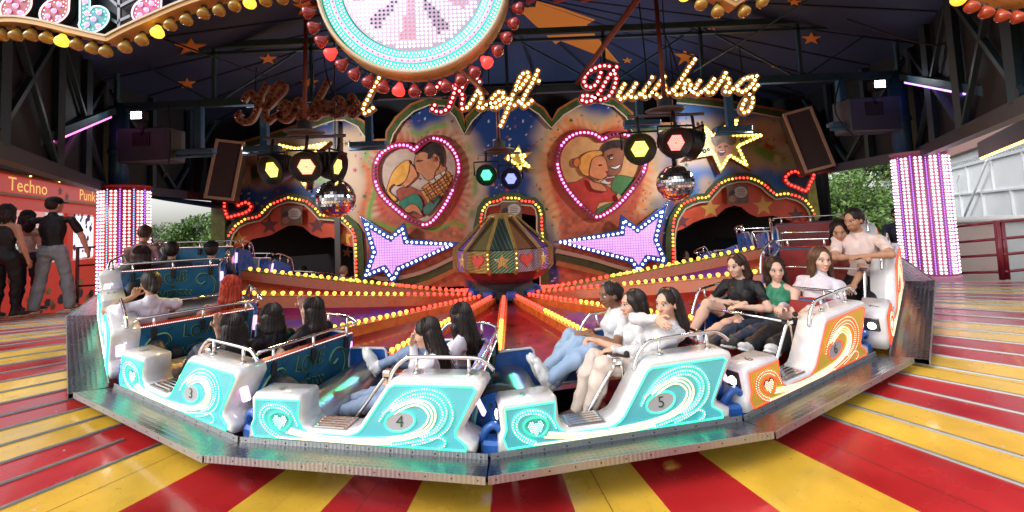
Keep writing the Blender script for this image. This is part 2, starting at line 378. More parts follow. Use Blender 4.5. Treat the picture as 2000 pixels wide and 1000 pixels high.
# aluminium grip strips on the sloping flanks
M_ALU = mat('aluminium strip', (.32, .31, .30), .5, .7, noise=.2, nscale=12)
k = 0
for i in range(-36, 33):
    ph = i*2*PI/144+0
    if abs(ph) < .40 or ph < p0+.02 or ph > p1-.02: continue
    sb = MB(); r0 = 5.62+(.10 if i % 2 else 0)+.05*math.sin(i*7.3); z = z_floor(ph)
    d = np.array([math.sin(ph), -math.cos(ph), 0]); e = np.array([math.cos(ph), math.sin(ph), 0]); dz = (z_floor(ph+.02)-z_floor(ph-.02))/.04/8
    q = lambda r, o, h: tuple(d*r+e*o+np.array([0, 0, z+h+dz*o]))
    wd = .011
    vv = [q(r, o, h) for r in (r0, 11.2) for o, h in ((-wd, .001), (-wd*.7, .012), (wd*.7, .012), (wd, .001))]
    sb.add(vv, [(0, 1, 5, 4), (1, 2, 6, 5), (2, 3, 7, 6), (0, 3, 2, 1), (4, 5, 6, 7)], 0)
    for rr in np.arange(r0+.06, 11, .42): sb.dome(q(rr, 0, .0115), (0, 0, 1), .006, 5, 1, .002, 1)
    sb.build('grip_strip', [M_ALU, M_DARK], podium)
# fairground beyond
gm = mat('asphalt', (.055, .055, .058), .85, noise=.3, nscale=.8, bump=.3, bscale=120)
gb = MB(); g = 400; gb.add([(-g, -g, 0), (g, -g, 0), (g, g, 0), (-g, g, 0)], [(0, 1, 2, 3)])
tag(gb.build('ground', gm, loc=(0, 0, -.42)), kind='structure')
# ================================================================== turntable deck between the beams
def deck_material():
    m = mat('turntable deck paint', (.2, .02, .02), .28, coat=.3); nt = m.node_tree; b = nt.nodes['Principled BSDF']; L = nt.links.new
    a = nt.nodes.new('ShaderNodeAttribute'); a.attribute_name = 'Col'
    tc = nt.nodes.new('ShaderNodeTexCoord'); nz = nt.nodes.new('ShaderNodeTexNoise'); nz.inputs['Scale'].default_value = 5; nz.inputs['Detail'].default_value = 8
    mr = nt.nodes.new('ShaderNodeMapRange'); mr.inputs['From Min'].default_value = .3; mr.inputs['From Max'].default_value = .7; mr.inputs['To Min'].default_value = .55; mr.inputs['To Max'].default_value = 1.2
    sc = nt.nodes.new('ShaderNodeVectorMath'); sc.operation = 'SCALE'
    L(tc.outputs['Object'], nz.inputs['Vector']); L(nz.outputs['Fac'], mr.inputs['Value']); L(a.outputs['Color'], sc.inputs[0]); L(mr.outputs[0], sc.inputs['Scale']); L(sc.outputs[0], b.inputs['Base Color'])
    rr = nt.nodes.new('ShaderNodeMapRange'); rr.inputs['To Min'].default_value = .15; rr.inputs['To Max'].default_value = .5; L(nz.outputs['Fac'], rr.inputs['Value']); L(rr.outputs[0], b.inputs['Roughness'])
    return m
db = MB(); V = []; C_ = []; na = 160; rr_ = [.45, .8, 1.4, 2.0, 2.6, 3.2, 3.8, 4.36]
deck_z = lambda ph, r: .47+(z_track(ph)-.10-.47)*((r-.45)/3.9)**1.3
for i in range(na):
    ph = 2*PI*i/na
    for r in rr_: V.append((r*math.sin(ph), -r*math.cos(ph), deck_z(ph, r)))
n_ = len(rr_); Fd = []; 
# split vertices so every painted panel keeps its own colour
V_, F_, C_ = [], [], []
pal = [(.46, .016, .022), (.36, .02, .16), (.17, .04, .46), (.50, .035, .02)]
for i in range(na):
    for j in range(n_-1):
        a = (i*n_+j, i*n_+j+1, ((i+1) % na)*n_+j+1, ((i+1) % na)*n_+j)
        sec = int(i*20/na); u = (i*20/na) % 1
        c = pal[0] if j < 3 else (pal[2] if (j < 6 and (.15+.1*(j-3)) < u < (.95-.06*(j-3)) and sec % 2) else (pal[3] if j > 5 else (pal[1] if sec % 2 else pal[0])))
        o = len(V_); V_ += [V[q] for q in a]; C_ += [c]*4; F_.append((o+3, o+2, o+1, o))
db.add(V_, F_, 0)
deck = db.build('turntable_deck', deck_material(), loc=(CX, CY, 0), attrs=np.array(C_)); tag(deck, 'dark red and purple painted rotating deck under the light beams', 'ride deck', kind='thing')
# ================================================================== light beams
def tulip(n=8):
    b = MB(); b.lathe([(.012, 0), (.012, .012), (.026, .029), (.031, .042), (.024, .058), (.010, .066), (0, .067)], n); return b
bulb_me = {}
for nm, g_ in (('red', G_RED), ('amber', G_AMB)):
    o = tulip().build('bulb', g_); bulb_me[nm] = o.data; bpy.data.objects.remove(o)
M_BEAM = mat('orange red beam lacquer', (.60, .12, .02), .3, coat=.3, noise=.15)
M_BEAMG = mat('green edge strip', (.16, .38, .03), .35, noise=.1)
for k in range(N_CAR):
    ph = k*STEP
    if k > 10: ph -= 2*PI
    z0, z1 = .56, z_track(ph)+.02
    side = 'front centre' if k == 0 else None
    t = thing('light_beam', 'x', 'light beam', tuple(ring_pt(ph, 0, 0)), (0, 0, PI+ph), 'beams of bulbs radiating from the hub')
    bm_ = MB(); zz = lambda y: z0+(z1-z0)*max(0, (y-.62)/3.7)
    L_ = [(y, zz(y)) for y in (.62, 1.6, 2.6, 3.6, 4.28)]
    for (ya, za), (yb, zb) in zip(L_[:-1], L_[1:]):
        bm_.add([(x, y, z+h) for y, z in ((ya, za), (yb, zb)) for x, h in ((-.075, -.16), (-.05, 0), (.05, 0), (.075, -.16))], [(0, 1, 5, 4), (1, 2, 6, 5), (2, 3, 7, 6), (3, 0, 4, 7)], 0)
    bm_.build('beam_body', [M_BEAM], t)
    tr = MB()
    for s_ in (-1, 1): tr.tube([(s_*.052, y, z+.004) for y, z in L_], .008, 6)
    tr.build('edge_trim', [M_BEAMG if k in (4, 5, 15, 16) else M_GOLD], t)
    nb = 31
    for i in range(nb):
        y = .74+(4.16-.74)*i/(nb-1)
        link('bulb', bulb_me['red' if y < (1.95 if k % 3 else 2.3) else 'amber'], t, (0, y, zz(y)))
    KIDS.setdefault('beams', []).append((k, t))
ORD = 'zeroth first second third fourth fifth sixth seventh eighth ninth tenth'.split()
_names = {0: 'light beam pointing straight at the viewer, ending between the cars numbered 4 and 5', 1: 'light beam from the hub to the gap between cars 5 and 6',
 19: 'light beam ending at the rear seat of the cyan car numbered 4', 18: 'light beam ending just behind the three black haired riders of car 3', 2: 'light beam ending beside the gap of yellow cars 6 and 7',
 17: 'light beam ending by the red haired rider on the left'}
for k, t in KIDS['beams']:
    q = k if k <= 10 else k-20
    t['label'] = _names.get(k, 'beam of bulbs, %s to the %s of the one pointing at the viewer' % (ORD[abs(q)], 'right' if q > 0 else 'left'))
# ================================================================== lantern shaped hub
hub = thing('ride_hub', 'lantern shaped twelve sided painted hub with hearts and stars in the ride centre', 'ride hub', (CX, CY, 0))
M_RIB = mat('ochre hub rib', (.42, .26, .07), .4, noise=.2, nscale=10)
hp = [(.62, .98), (.87, 1.03), (.87, 1.37), (.80, 1.44), (.30, 1.93), (.16, 1.98)]
pc = [(.10, .28, .16), (.32, .22, .05), (.16, .06, .30), (.22, .20, .24)]
def striped(name, c1, c2, rot):
    m = mat(name, c1, .35, coat=.3); nt = m.node_tree
    tc = nt.nodes.new('ShaderNodeTexCoord'); mp = nt.nodes.new('ShaderNodeMapping'); mp.inputs['Rotation'].default_value = (rot, .5, 0)
    wv = nt.nodes.new('ShaderNodeTexWave'); wv.inputs['Scale'].default_value = 9; wv.inputs['Distortion'].default_value = 1.2; wv.bands_direction = 'Z'
    cr = nt.nodes.new('ShaderNodeValToRGB'); cr.color_ramp.elements[0].position = .72; cr.color_ramp.elements[1].position = .86
    cr.color_ramp.elements[0].color = (*c1, 1); cr.color_ramp.elements[1].color = (*c2, 1)
    L = nt.links.new; L(tc.outputs['Object'], mp.inputs[0]); L(mp.outputs[0], wv.inputs['Vector']); L(wv.outputs['Fac'], cr.inputs[0]); L(cr.outputs[0], nt.nodes['Principled BSDF'].inputs['Base Color'])
    return m
HM = [striped('hub stripe green', (.03, .22, .10), (.45, .5, .25), .7), striped('hub stripe ochre', (.30, .20, .04), (.5, .36, .1), -.7), striped('hub stripe purple', (.12, .04, .26), (.5, .3, .5), .7), striped('hub stripe grey', (.20, .17, .22), (.5, .42, .45), -.7)]
M_HROOF = mat('hub roof paint', (.16, .085, .04), .4, noise=.5, nscale=7); M_HROOF2 = mat('hub roof violet', (.10, .04, .22), .4, noise=.4, nscale=7)
HRP = [striped('roof stripe olive', (.10, .09, .03), (.34, .24, .08), .9), striped('roof stripe teal', (.03, .10, .10), (.22, .20, .12), -.9), striped('roof stripe rust', (.20, .06, .03), (.36, .22, .08), .5)]
M_STAR = mat('gilded star', (.85, .55, .16), .3, .4, noise=.2, nscale=30); M_HEART = mat('coral heart', (.75, .09, .07), .35, noise=.15, nscale=20)
hroot = MB(); hroot.lathe([(.40, .42), (.62, .44), (.66, .56), (.55, .66), (.50, .80), (.70, .95)], 24, 0); hroot.build('base_drum', [M_BLACK], hub)
for i in range(10):
    a = 2*PI*i/10+.2; q = MB(); q.box((-.09, -.06, .50), (.09, .07, .66), bev=.02, M=Matrix.Translation((.62*math.sin(a), -.62*math.cos(a), 0)) @ Matrix.Rotation(a, 4, 'Z')); q.build('motor_block', [M_BLUE], hub)
bw = MB(); bw.lathe([(.60, .80), (.74, .88), (.84, 1.0)], 12, 0, smooth=False, a0=PI/12); bw.build('lower_bowl', [mat('bowl red paint', (.11, .02, .02), .4, noise=.4)], hub)
for i in range(12):
    a0, a1 = 2*PI*(i-.5)/12, 2*PI*(i+.5)/12; P2 = lambda r, a, z: (r*math.sin(a), -r*math.cos(a), z)
    w_ = MB(); w_.add([P2(.85, a0, 1.0), P2(.85, a1, 1.0), P2(.85, a1, 1.37), P2(.85, a0, 1.37)], [(0, 1, 2, 3)]); pn = w_.build('side_panel', [HM[(0, 3, 2, 1)[i % 4] if i < 11 else 1]], hub)
    am = 2*PI*i/12; O = np.array([.865*math.cos(PI/12)*math.sin(am), -.865*math.cos(PI/12)*math.cos(am), 1.185]); X = (math.cos(am), math.sin(am), 0)
    e = MB(); e.prism(star(5, .15, .062) if i % 2 == 0 else heart(32, .26, .24), O, X, (0, 0, 1), .03, bev=.008)
    e.build('star' if i % 2 == 0 else 'heart', [M_STAR if i % 2 == 0 else M_HEART], pn)
    rf = MB(); rf.add([P2(.85, a0, 1.385), P2(.85, a1, 1.385), P2(.24, a1, 1.93), P2(.24, a0, 1.93)], [(0, 1, 2, 3)]); rf.build('roof_panel', [(M_HROOF2, HRP[0], HRP[1], HRP[2])[(i*5+2) % 4]], hub)
    rb = MB(); A = [P2(r, a0, z) for r, z in ((.84, .98), (.91, 1.06), (.91, 1.39), (.28, 1.95))]
    for u_, v_ in zip(A[:-1], A[1:]): rb._bar(u_, v_, .05, .035, 0, None)
    for z in (1.08, 1.16, 1.24, 1.32): rb.dome(P2(.93, a0, z), P2(1, a0, 0), .012, 6, 1)
    rb.build('rib', [M_RIB, G_YEL if i in (0, 1) else mat('dull bulb', (.5, .35, .12), .3)], hub)
cp = MB(); cp.lathe([(.26, 1.90), (.27, 1.97), (.20, 2.01), (0, 2.02)], 12); cp.build('cap', [M_RIB], hub)
# ================================================================== ride cars
TXT = {str(i): text_mesh(str(i), 1.) for i in range(1, 21)}
TXT['LOVE'] = text_mesh('LOVE', 1.); TXT['EXPRESS'] = text_mesh('EXPRESS', 1.)
def tread(name, col, rough, k=90., metal=1., strength=.6):
    m = mat(name, col, rough, metal); nt = m.node_tree; L = nt.links.new; b = nt.nodes['Principled BSDF']
    tc = nt.nodes.new('ShaderNodeTexCoord'); sp = nt.nodes.new('ShaderNodeSeparateXYZ'); L(tc.outputs['Object'], sp.inputs[0])
    def M(op, a, c=None):
        n = nt.nodes.new('ShaderNodeMath'); n.operation = op
        for i, q in enumerate((a, c)):
            if q is None: continue
            if isinstance(q, (int, float)): n.inputs[i].default_value = q
            else: L(q, n.inputs[i])
        return n.outputs[0]
    sm = M('MULTIPLY', M('ADD', sp.outputs[0], sp.outputs[1]), k); df = M('MULTIPLY', M('SUBTRACT', sp.outputs[0], sp.outputs[1]), k)
    h = M('MAXIMUM', M('MULTIPLY', M('SINE', sm), M('SINE', df)), 0.)
    bp = nt.nodes.new('ShaderNodeBump'); bp.inputs['Strength'].default_value = strength; bp.inputs['Distance'].default_value = .004
    L(h, bp.inputs['Height']); L(bp.outputs[0], b.inputs['Normal'])
    n = nt.nodes.new('ShaderNodeTexNoise'); n.inputs['Scale'].default_value = 5; n.inputs['Detail'].default_value = 6; L(tc.outputs['Object'], n.inputs['Vector'])
    mr = nt.nodes.new('ShaderNodeMapRange'); mr.inputs['To Min'].default_value = max(.08, rough-.14); mr.inputs['To Max'].default_value = rough+.2; L(n.outputs['Fac'], mr.inputs['Value']); L(mr.outputs[0], b.inputs['Roughness'])
    return m
M_TREAD = tread('diamond tread plate', (.20, .215, .22), .22, 90., 1., .22)
M_LIP = tread('scuffed tread edging', (.40, .40, .41), .42, 110., .85, .4)
M_SEAT = mat('red vinyl', (.28, .015, .012), .4, noise=.15)
M_CYAN = mat('cyan side panel', (.12, .60, .68), .28, coat=.4); M_YELP = mat('yellow side panel', (.84, .58, .06), .28, coat=.4); M_PURP = mat('magenta side panel', (.42, .10, .46), .28, coat=.4)
M_BACK = mat('blue back board', (.025, .15, .27), .35, noise=.2, nscale=5); M_OLIVE = mat('olive painted lettering', (.05, .085, .012), .45); M_LIME = mat('pale green outline', (.20, .46, .32), .45)
G_TEAL = glow('teal line light', (.03, .90, .42), 1.2, (.1, .6, .5)); G_DOT = glow('cool white led', (.50, 1., .80), 1.15, (.8, .9, .9), False); G_CREAM = glow('cream led band', (1., .78, .42), .6, (.8, .75, .6))
G_GRN = glow('green neon', (.04, .9, .32), 1.1, (.05, .5, .25)); G_RDOT = glow('warm white led', (1., .68, .45), 1.15, (.9, .7, .6), False); G_RLINE = glow('red line light', (1., .10, .02), .6, (.7, .1, .05))
G_TAIL = glow('pink tail light', (1., .42, .85), 1.3, (.8, .5, .7)); G_HEAD = glow('head light', (1., .95, .85), 9., (.9, .9, .85))
M_DISC = mat('grey number plate', (.46, .47, .50), .4); M_NUM = mat('dark green numeral', (.03, .11, .06), .4); M_NUMR = mat('dark red numeral', (.10, .02, .03), .4)
M_RUB = mat('black rubber', (.02, .02, .02), .6)
PROFILE = [(.815, -.01), (.80, .09), (.785, .12), (.792, .265), (.765, .297), (.43, .297), (.412, .28), (.408, .16), (.392, .108), (.355, .085), (.08, .08), (.025, .098), (-.005, .125), (-.195, .40), (-.235, .43), (-.27, .438), (-.79, .447), (-.832, .432), (-.845, .395), (-.70, .135), (-.70, .105), (-.79, .06), (-.785, -.01)]
PANEL = [(.752, .255), (.428, .260), (.440, .145), (.41, .085), (.36, .052), (.07, .048), (.0, .082), (-.03, .11), (-.213, .372), (-.25, .392), (-.765, .402), (-.79, .385), (-.655, .12), (-.655, .09), (-.72, .045), (-.725, .008), (.752, .012), (.775, .08), (.752, .13)]
CUR = dict(
A=[(-.149,.165),(-.19,.224),(-.249,.289),(-.328,.345),(-.415,.374),(-.5,.377),(-.574,.353),(-.619,.302),(-.64,.242),(-.634,.19),(-.604,.136),(-.547,.09),(-.471,.052),(-.376,.025)],
B=[(-.175,.215),(-.259,.28),(-.347,.328),(-.433,.35),(-.508,.347),(-.564,.318),(-.597,.266),(-.597,.214),(-.572,.161),(-.52,.111),(-.443,.076)],
B2=[(-.199,.229),(-.278,.279),(-.356,.312),(-.432,.329),(-.498,.323),(-.544,.295),(-.571,.252),(-.574,.209),(-.549,.16),(-.501,.116),(-.425,.083)],
C1=[(-.228,.226),(-.316,.274),(-.384,.294),(-.45,.283),(-.491,.249),(-.504,.202),(-.479,.148),(-.416,.103),(-.32,.068),(-.185,.046),(.011,.033),(.21,.033),(.373,.044),(.496,.065)],
C2=[(-.239,.244),(-.317,.291),(-.394,.31),(-.469,.299),(-.515,.259),(-.527,.203),(-.497,.14),(-.425,.091),(-.32,.056),(-.185,.034),(.011,.021),(.21,.02),(.373,.03),(.517,.053)],
C3=[(-.252,.213),(-.316,.251),(-.383,.274),(-.435,.265),(-.469,.235),(-.48,.201),(-.455,.154),(-.402,.114),(-.32,.081),(-.185,.057),(.01,.044),(.21,.044),(.372,.057),(.486,.078)],
E=[(-.232,.016),(-.376,.045),(-.471,.067),(-.547,.083),(-.59,.063),(-.582,.031),(-.554,.02)],
F=[(.585,.018),(.653,.052),(.7,.105),(.711,.161),(.684,.208),(.62,.229),(.546,.223),(.484,.188),(.454,.144),(.436,.103)],
F2=[(.575,.032),(.632,.062),(.679,.106),(.687,.157),(.662,.195),(.615,.211),(.552,.204),(.5,.174)],
G=[(.517,.06),(.59,.073),(.634,.108),(.642,.145),(.62,.169),(.568,.183),(.516,.169),(.485,.133),(.496,.096),(.527,.067)],
H=[(.591,.018),(.497,.014),(.312,.012),(.111,.012),(-.087,.012),(-.233,.024)])
CACHE = {}
def part(name, key, fn, mats, parent, loc=None):
    """one part; its mesh is shared by every car that uses the same key"""
    if key not in CACHE:
        b = fn(); o = b.build(name, mats, parent, loc); CACHE[key] = o.data; return o
    return link(name, CACHE[key], parent, loc)
FX, FY = np.array([1., 0, 0]), np.array([0, 0, 1.])     # plane of the outer face; X x Y = -y, so flip X
def face_prism(b, poly, y, t, mi=0, bev=0., ms=None):
    P = [(-p[0], p[1]) for p in poly]
    return b.prism(P, (0, y, 0), (-1, 0, 0), (0, 0, 1), t, mi, ms, bev)
def face_line(b, pts, y, r, mi=0, n=5, closed=False, flat=1.):
    q = [(p[0], y, p[1]) for p in pts]; return b.tube(q, r, n, mi, closed, up=(0, 1, 0))
def shell_fn():
    b = MB(); return face_prism(b, PROFILE, 0, .20, 0, .024)
def swirl_fn(names, r, dots):
    def fn():
        b = MB()
        for nm in names:
            c = spline(CUR[nm], 5); face_line(b, c, .008, r)
            if dots:
                for p in resample(c, .017): b.dome((p[0], .012, p[1]), (0, 1, 0), .0062, 5, 1, .005, 1)
        return b
    return fn
def make_car(n):
    phi = (n-4.5)*STEP
    if phi > PI: phi -= 2*PI
    zf, zr = z_track(phi-.16), z_track(phi+.16); ang = math.atan2(zf-zr, 1.72)
    ro = R_FACE + (.09 if n in (7, 8) else (.03 if n in (1, 2) else 0))
    loc = ring_pt(phi, ro, (zf+zr)/2)
    c = thing('ride_car', 'x', 'ride car', tuple(loc), (0, -ang, PI+phi), 'cars coupled in a ring on the fairground ride')
    kind = 'yellow' if 6 <= n <= 8 else ('purple' if n in (9, 10, 11, 12, 20, 19, 18, 17) else 'cyan')
    pm = {'cyan': M_CYAN, 'yellow': M_YELP, 'purple': M_PURP}[kind]; warm = kind != 'cyan'
    near = n in (1, 2, 3, 4, 5, 6, 7, 8)
    part('outer_shell', 'shell', shell_fn, [M_WHITE], c)
    pn = part('side_panel', 'panel'+kind, lambda: face_prism(MB(), PANEL, .004, .003, 0), [pm], c)
    part('panel_edge_light', 'edge'+kind, lambda: face_line(MB(), [p for p in PANEL], .005, .0055, closed=True), [G_RLINE if warm else G_TEAL], pn)
    for q_ in ('A', 'B', 'B2', 'E', 'F', 'F2'): part('swirl_light', 'swirl'+q_+kind, swirl_fn((q_,), .0065, True), [G_RLINE if warm else G_TEAL, G_RDOT if warm else G_DOT], pn)
    for q_ in ('C1', 'C2', 'C3', 'H'): part('swirl_band', 'swirl'+q_+kind, swirl_fn((q_,), .0062, False), [G_CREAM], pn)
    part('curl_light', 'swirlG'+kind, swirl_fn(('G',), .005, False), [G_RLINE if warm else G_GRN], pn)
    def hfn():
        b = MB(); face_prism(b, [(-p[0]+.565, p[1]+.118) for p in heart(28, .115, .105)], .008, .006, 0)
        for i in range(-5, 6):
            for j in range(-5, 6):
                x, z = i*.0135+(.0067 if j % 2 else 0), j*.012
                hx, hz = x/.0575*16, (z+.01)/.0525*14.5
                if abs(x) < .05 and -.05+abs(x)*.9 < z < .042-abs(abs(x)-.025)*.5: b.dome((.565+x, .009, .118+z), (0, 1, 0), .0055, 5, 1, .004, 1)
        return b
    part('heart_light', 'hearty'+kind, hfn, [M_REDL if warm else mat('teal plastic', (.05, .4, .36), .4), G_RDOT if warm else G_DOT], pn)
    el = [(-.288+.098*math.cos(a)*math.cos(.25)-.058*math.sin(a)*math.sin(.25), .166-.098*math.cos(a)*math.sin(.25)*1-.058*math.sin(a)*math.cos(.25)) for a in np.linspace(0, 2*PI, 28, endpoint=False)]
    nd = part('number_disc', 'disc', lambda: face_prism(MB(), el, .008, .006, 0), [M_DISC], c)
    part('disc_ring', 'ring'+kind, lambda: face_line(MB(), [(-.288+(p[0]+.288)*1.06, .166+(p[1]-.166)*1.06) for p in el], .008, .006, closed=True), [G_RLINE if kind == 'yellow' else G_TEAL], nd)
    def num(s, O, X, Y):
        def fn():
            V, Fc = TXT[str(n)]; O_, X_, Y_ = (np.array(q, float) for q in (O, X, Y))
            b = MB(); b.add([O_+X_*v[0]*s+Y_*v[1]*s for v in V], Fc); return b
        return fn
    part('numeral', 'numA%d' % n, num(.105, (-.288, .0115, .166), (-1, 0, 0), (0, 0, 1)), [M_NUMR if warm else M_NUM], nd)
    part('nose_numeral', 'numB%d' % n, num(.10, (.62, -.09, .2995), (-1, 0, 0), (0, -1, 0)), [M_NUMR if warm else M_NUM], c)
    def step():
        b = MB(); b.box((.10, -.19, .083), (.345, -.015, .090), 0)
        for i in range(5): b.box((.115, -.175+i*.035, .090), (.33, -.155+i*.035, .097), 1)
        return b
    part('step_plate', 'step', step, [mat('step aluminium', (.5, .45, .45), .35, .8), M_CHROME], c)
    def tail():
        b = MB(); M = Matrix.Translation((-.792, -.07, .27)) @ Matrix.Rotation(.49, 4, 'Y'); b.box((-.014, -.032, -.075), (.006, .032, .075), 0, M, .01); return b
    part('tail_light', 'tail', tail, [G_TAIL], c)
    def hl():
        b = MB(); b.box((.770, -.165, .135), (.797, -.045, .265), 0, None, .012); return b
    h_ = part('headlight', 'hl', hl, [mat('lamp recess', (.05, .05, .055), .15, .6)], c)
    part('lamp', 'hl2', lambda: MB().ball((.797, -.105, .19), (.012, .032, .032), 10, 6), [G_HEAD], h_)
    # rails
    def rail():
        b = MB(); b.tube(spline([(-.16, -.10, .36), (-.20, -.10, .455), (-.27, -.10, .525), (-.36, -.10, .545), (-.74, -.10, .553), (-.83, -.10, .53), (-.885, -.10, .48)], 5), .0135, 8)
        for x in (-.36, -.72): b.tube([(x, -.10, .43), (x, -.10, .545)], .012, 8); b.lathe([(.024, 0), (.024, .006)], 10, M=Matrix.Translation((x, -.10, .443)))
        return b
    part('side_rail', 'rail', rail, [M_CHROME], c)
    def irail():
        b = MB(); b.tube(spline([(-.08, -1.22, .28), (-.14, -1.22, .40), (-.22, -1.22, .50), (-.30, -1.22, .52), (-.58, -1.22, .525), (-.68, -1.22, .49)], 5), .0135, 8)
        for x in (-.30, -.55): b.tube([(x, -1.22, .38), (x, -1.22, .52)], .012, 8)
        return b
    part('side_rail', 'irail', irail, [M_CHROME], c)
    IN = [(.70, -.05), (.70, .27), (.67, .29), (.36, .295), (.335, .27), (.32, .10), (.26, .06), (.06, .06), (-.12, .33), (-.17, .385), (-.60, .40), (-.655, .37), (-.60, -.05)]
    def inner():
        b = MB(); face_prism(b, IN, -1.15, .05, 0, .008); b2 = [( p[0]*1., p[1]) for p in IN]
        return b
    si = part('inner_shell', 'inner', inner, [M_BLUE], c)
    part('shell_edging', 'inedge', lambda: face_line(MB(), IN, -1.148, .012, closed=True, n=6), [M_WHITE], si)
    def tail2():
        b = MB(); b.box((-.668, -1.19, .16), (-.645, -1.155, .32), bev=.006); return b
    part('tail_light', 'tail2', tail2, [G_TAIL], c)
    # tub, seat, nose barrel
    def tub():
        b = MB(); b.box((-.62, -1.15, -.34), (.62, -.20, -.29)); b.box((-.70, -1.14, -.34), (-.66, -.2, .05)); return b
    part('floor_pan', 'tub', tub, [M_DARK], c)
    def seat():
        b = MB(); b.box((-.60, -1.14, -.16), (-.08, -.21, -.06), bev=.035)
        b.add([(-.625, -.21, -.10), (-.58, -1.13, -.10), (-.672, -1.13, .395), (-.755, -.21, .405), (-.52, -.21, -.08), (-.50, -1.13, -.08), (-.61, -1.13, .41), (-.69, -.21, .42)], [(0, 1, 2, 3), (7, 6, 5, 4), (3, 2, 6, 7), (0, 3, 7, 4), (1, 5, 6, 2), (0, 4, 5, 1)]); return b
    part('seat', 'seat', seat, [M_SEAT], c)
    def board():
        b = MB(); b.add([(-.665, -.20, -.16), (-.62, -1.14, -.16), (-.705, -1.14, .405), (-.79, -.2, .415), (-.645, -.20, -.16), (-.60, -1.14, -.16), (-.685, -1.14, .405), (-.77, -.2, .415)], [(0, 1, 2, 3), (7, 6, 5, 4), (3, 2, 6, 7), (0, 3, 7, 4), (1, 5, 6, 2), (0, 4, 5, 1)]); return b
    bd = part('back_board', 'board', board, [M_BACK], c)
    # lettering on the back board: u along -y (0..1), v up (0..1)
    def on_board(u, v, d):
        A = np.array([-.665, -.20, -.16]); B = np.array([-.62, -1.14, -.16]); C2 = np.array([-.705, -1.14, .405]); D2 = np.array([-.79, -.2, .415])
        p = (A*(1-u)+B*u)*(1-v)+(D2*(1-u)+C2*u)*v
        nn = nrm(np.cross(B-A, D2-A)); nn = nn if nn[0] < 0 else -nn
        return p+nn*d
    def letters(scale, d):
        def fn():
            b = MB()
            for w_, u0, v0, s, arc in (('LOVE', .5, .775, .185, -.05), ('EXPRESS', .5, .40, .19, .04)):
                V, Fc = TXT[w_]; W_ = max(abs(V[:, 0])); k_ = s/ .94
                q = []
                for x, y, z in V: q.append(on_board(u0+x*k_*.62*(1. if w_ == 'LOVE' else .82)*scale, v0+(y*s*1.75*scale)-arc*(x/W_)**2, d))
                b.add(q, [f[::-1] for f in Fc])
            b.add([on_board(.5+.04*x*scale, .60+.05*y*scale, d) for x, y in heart(20, 1.4, 1.4)], [tuple(range(20))])
            return b
        return fn
    def scroll(d, r):
        def fn():
            b = MB()
            for sg in (-1, 1):
                c1 = spline([(.5+sg*.30, .10), (.5+sg*.42, .30), (.5+sg*.46, .58), (.5+sg*.40, .80), (.5+sg*.30, .84), (.5+sg*.25, .70), (.5+sg*.30, .60), (.5+sg*.35, .66)], 6)
                b.tube([on_board(u, v, d) for u, v in c1], r, 5)
                c2 = spline([(.5+sg*.44, .08), (.5+sg*.30, .03), (.5+sg*.1, .07)], 6); b.tube([on_board(u, v, d) for u, v in c2], r, 5)
            return b
        return fn
    if near:
        part('lettering_outline', 'let2', letters(1.07, .002), [M_LIME], bd); part('lettering', 'let1', letters(1., .004), [M_OLIVE], bd)
        part('scroll_ornament', 'scr', scroll(.001, .012), [M_LIME], bd); part('scroll_ornament', 'scr2', scroll(.006, .008), [M_OLIVE], bd)
    def trim():
        b = MB(); A = np.array([-.785, -.2, .425]); B = np.array([-.70, -1.14, .415]); b.tube([A, B], .010, 6, 0)
        for i in range(64): b.dome(A+(B-A)*(i+.5)/64+np.array([-.008, 0, .004]), (-1, 0, .4), .0045, 5, 1, .004, 1)
        return b
    part('led_trim', 'trim', trim, [M_REDL, glow('pale trim led', (1., .75, .72), 2., (.8, .6, .6), False)], bd)
    def brail():
        b = MB(); b.tube(spline([(-.74, -.16, .46), (-.765, -.20, .50), (-.775, -.26, .51), (-.715, -1.10, .505), (-.69, -1.16, .47)], 4), .0125, 8)
        for y in (-.30, -.68, -1.06):
            x = -.775+(y+.26)/-.84*.06; b.tube([(x, y, .36), (x, y, .51)], .011, 8)
        return b
    part('back_rail', 'brail', brail, [M_CHROME], c)
    for y_ in (-.30, -.68, -1.06):
        def clip(y=y_): x = -.785+(y+.26)/-.84*.075; return MB().box((x-.018, y-.022, .30), (x+.004, y+.022, .40), bev=.006)
        part('rail_bracket', 'clip%d' % int(-100*y_), clip, [M_BLACK], c)
    def barrel():
        b = MB(); pr = [(.19*math.cos(a)+.0, .19*math.sin(a)) for a in np.linspace(PI*.95, -.25, 15)]; v = []
        for y in (-1.145, -.205): v += [(.56-x*-1, y, -.02+z) for x, z in pr]
        k_ = len(pr); b.add(v, [(i, i+1, k_+i+1, k_+i) for i in range(k_-1)], 0, True)
        b.box((.36, -1.145, -.32), (.40, -.205, .0), 0); b.box((.68, -1.145, -.30), (.72, -.205, -.04), 0); return b
    part('footwell_barrel', 'barrel', barrel, [tread('barrel tread', (.50, .50, .48), .30, 75., 1., .16)], c)
    def lap():
        b = MB()
        for y in (-.235, -1.11):
            b.tube(spline([(.30, y, -.16), (.12, y, .10), (-.06, y, .34), (-.10, y, .385)], 4), .0135, 8)
            b.tube(spline([(-.10, y, .385), (-.13, y, .34), (-.12, y, .16), (-.02, y, .02)], 4), .011, 8)
        b.tube([(-.09, -.235, .385), (-.09, -1.11, .385)], .0135, 8)
        return b
    lb = part('lap_bar', 'lap', lap, [M_CHROME], c)
    part('clamp', 'clamp', lambda: MB().box((-.13, -.27, .36), (-.06, -.20, .41), bev=.012), [M_CHROME], lb)
    part('knob', 'knob', lambda: MB().ball((-.16, -.20, .44), .022, 10, 6), [M_BLACK], lb)
    # running board round the outside
    dw = .255
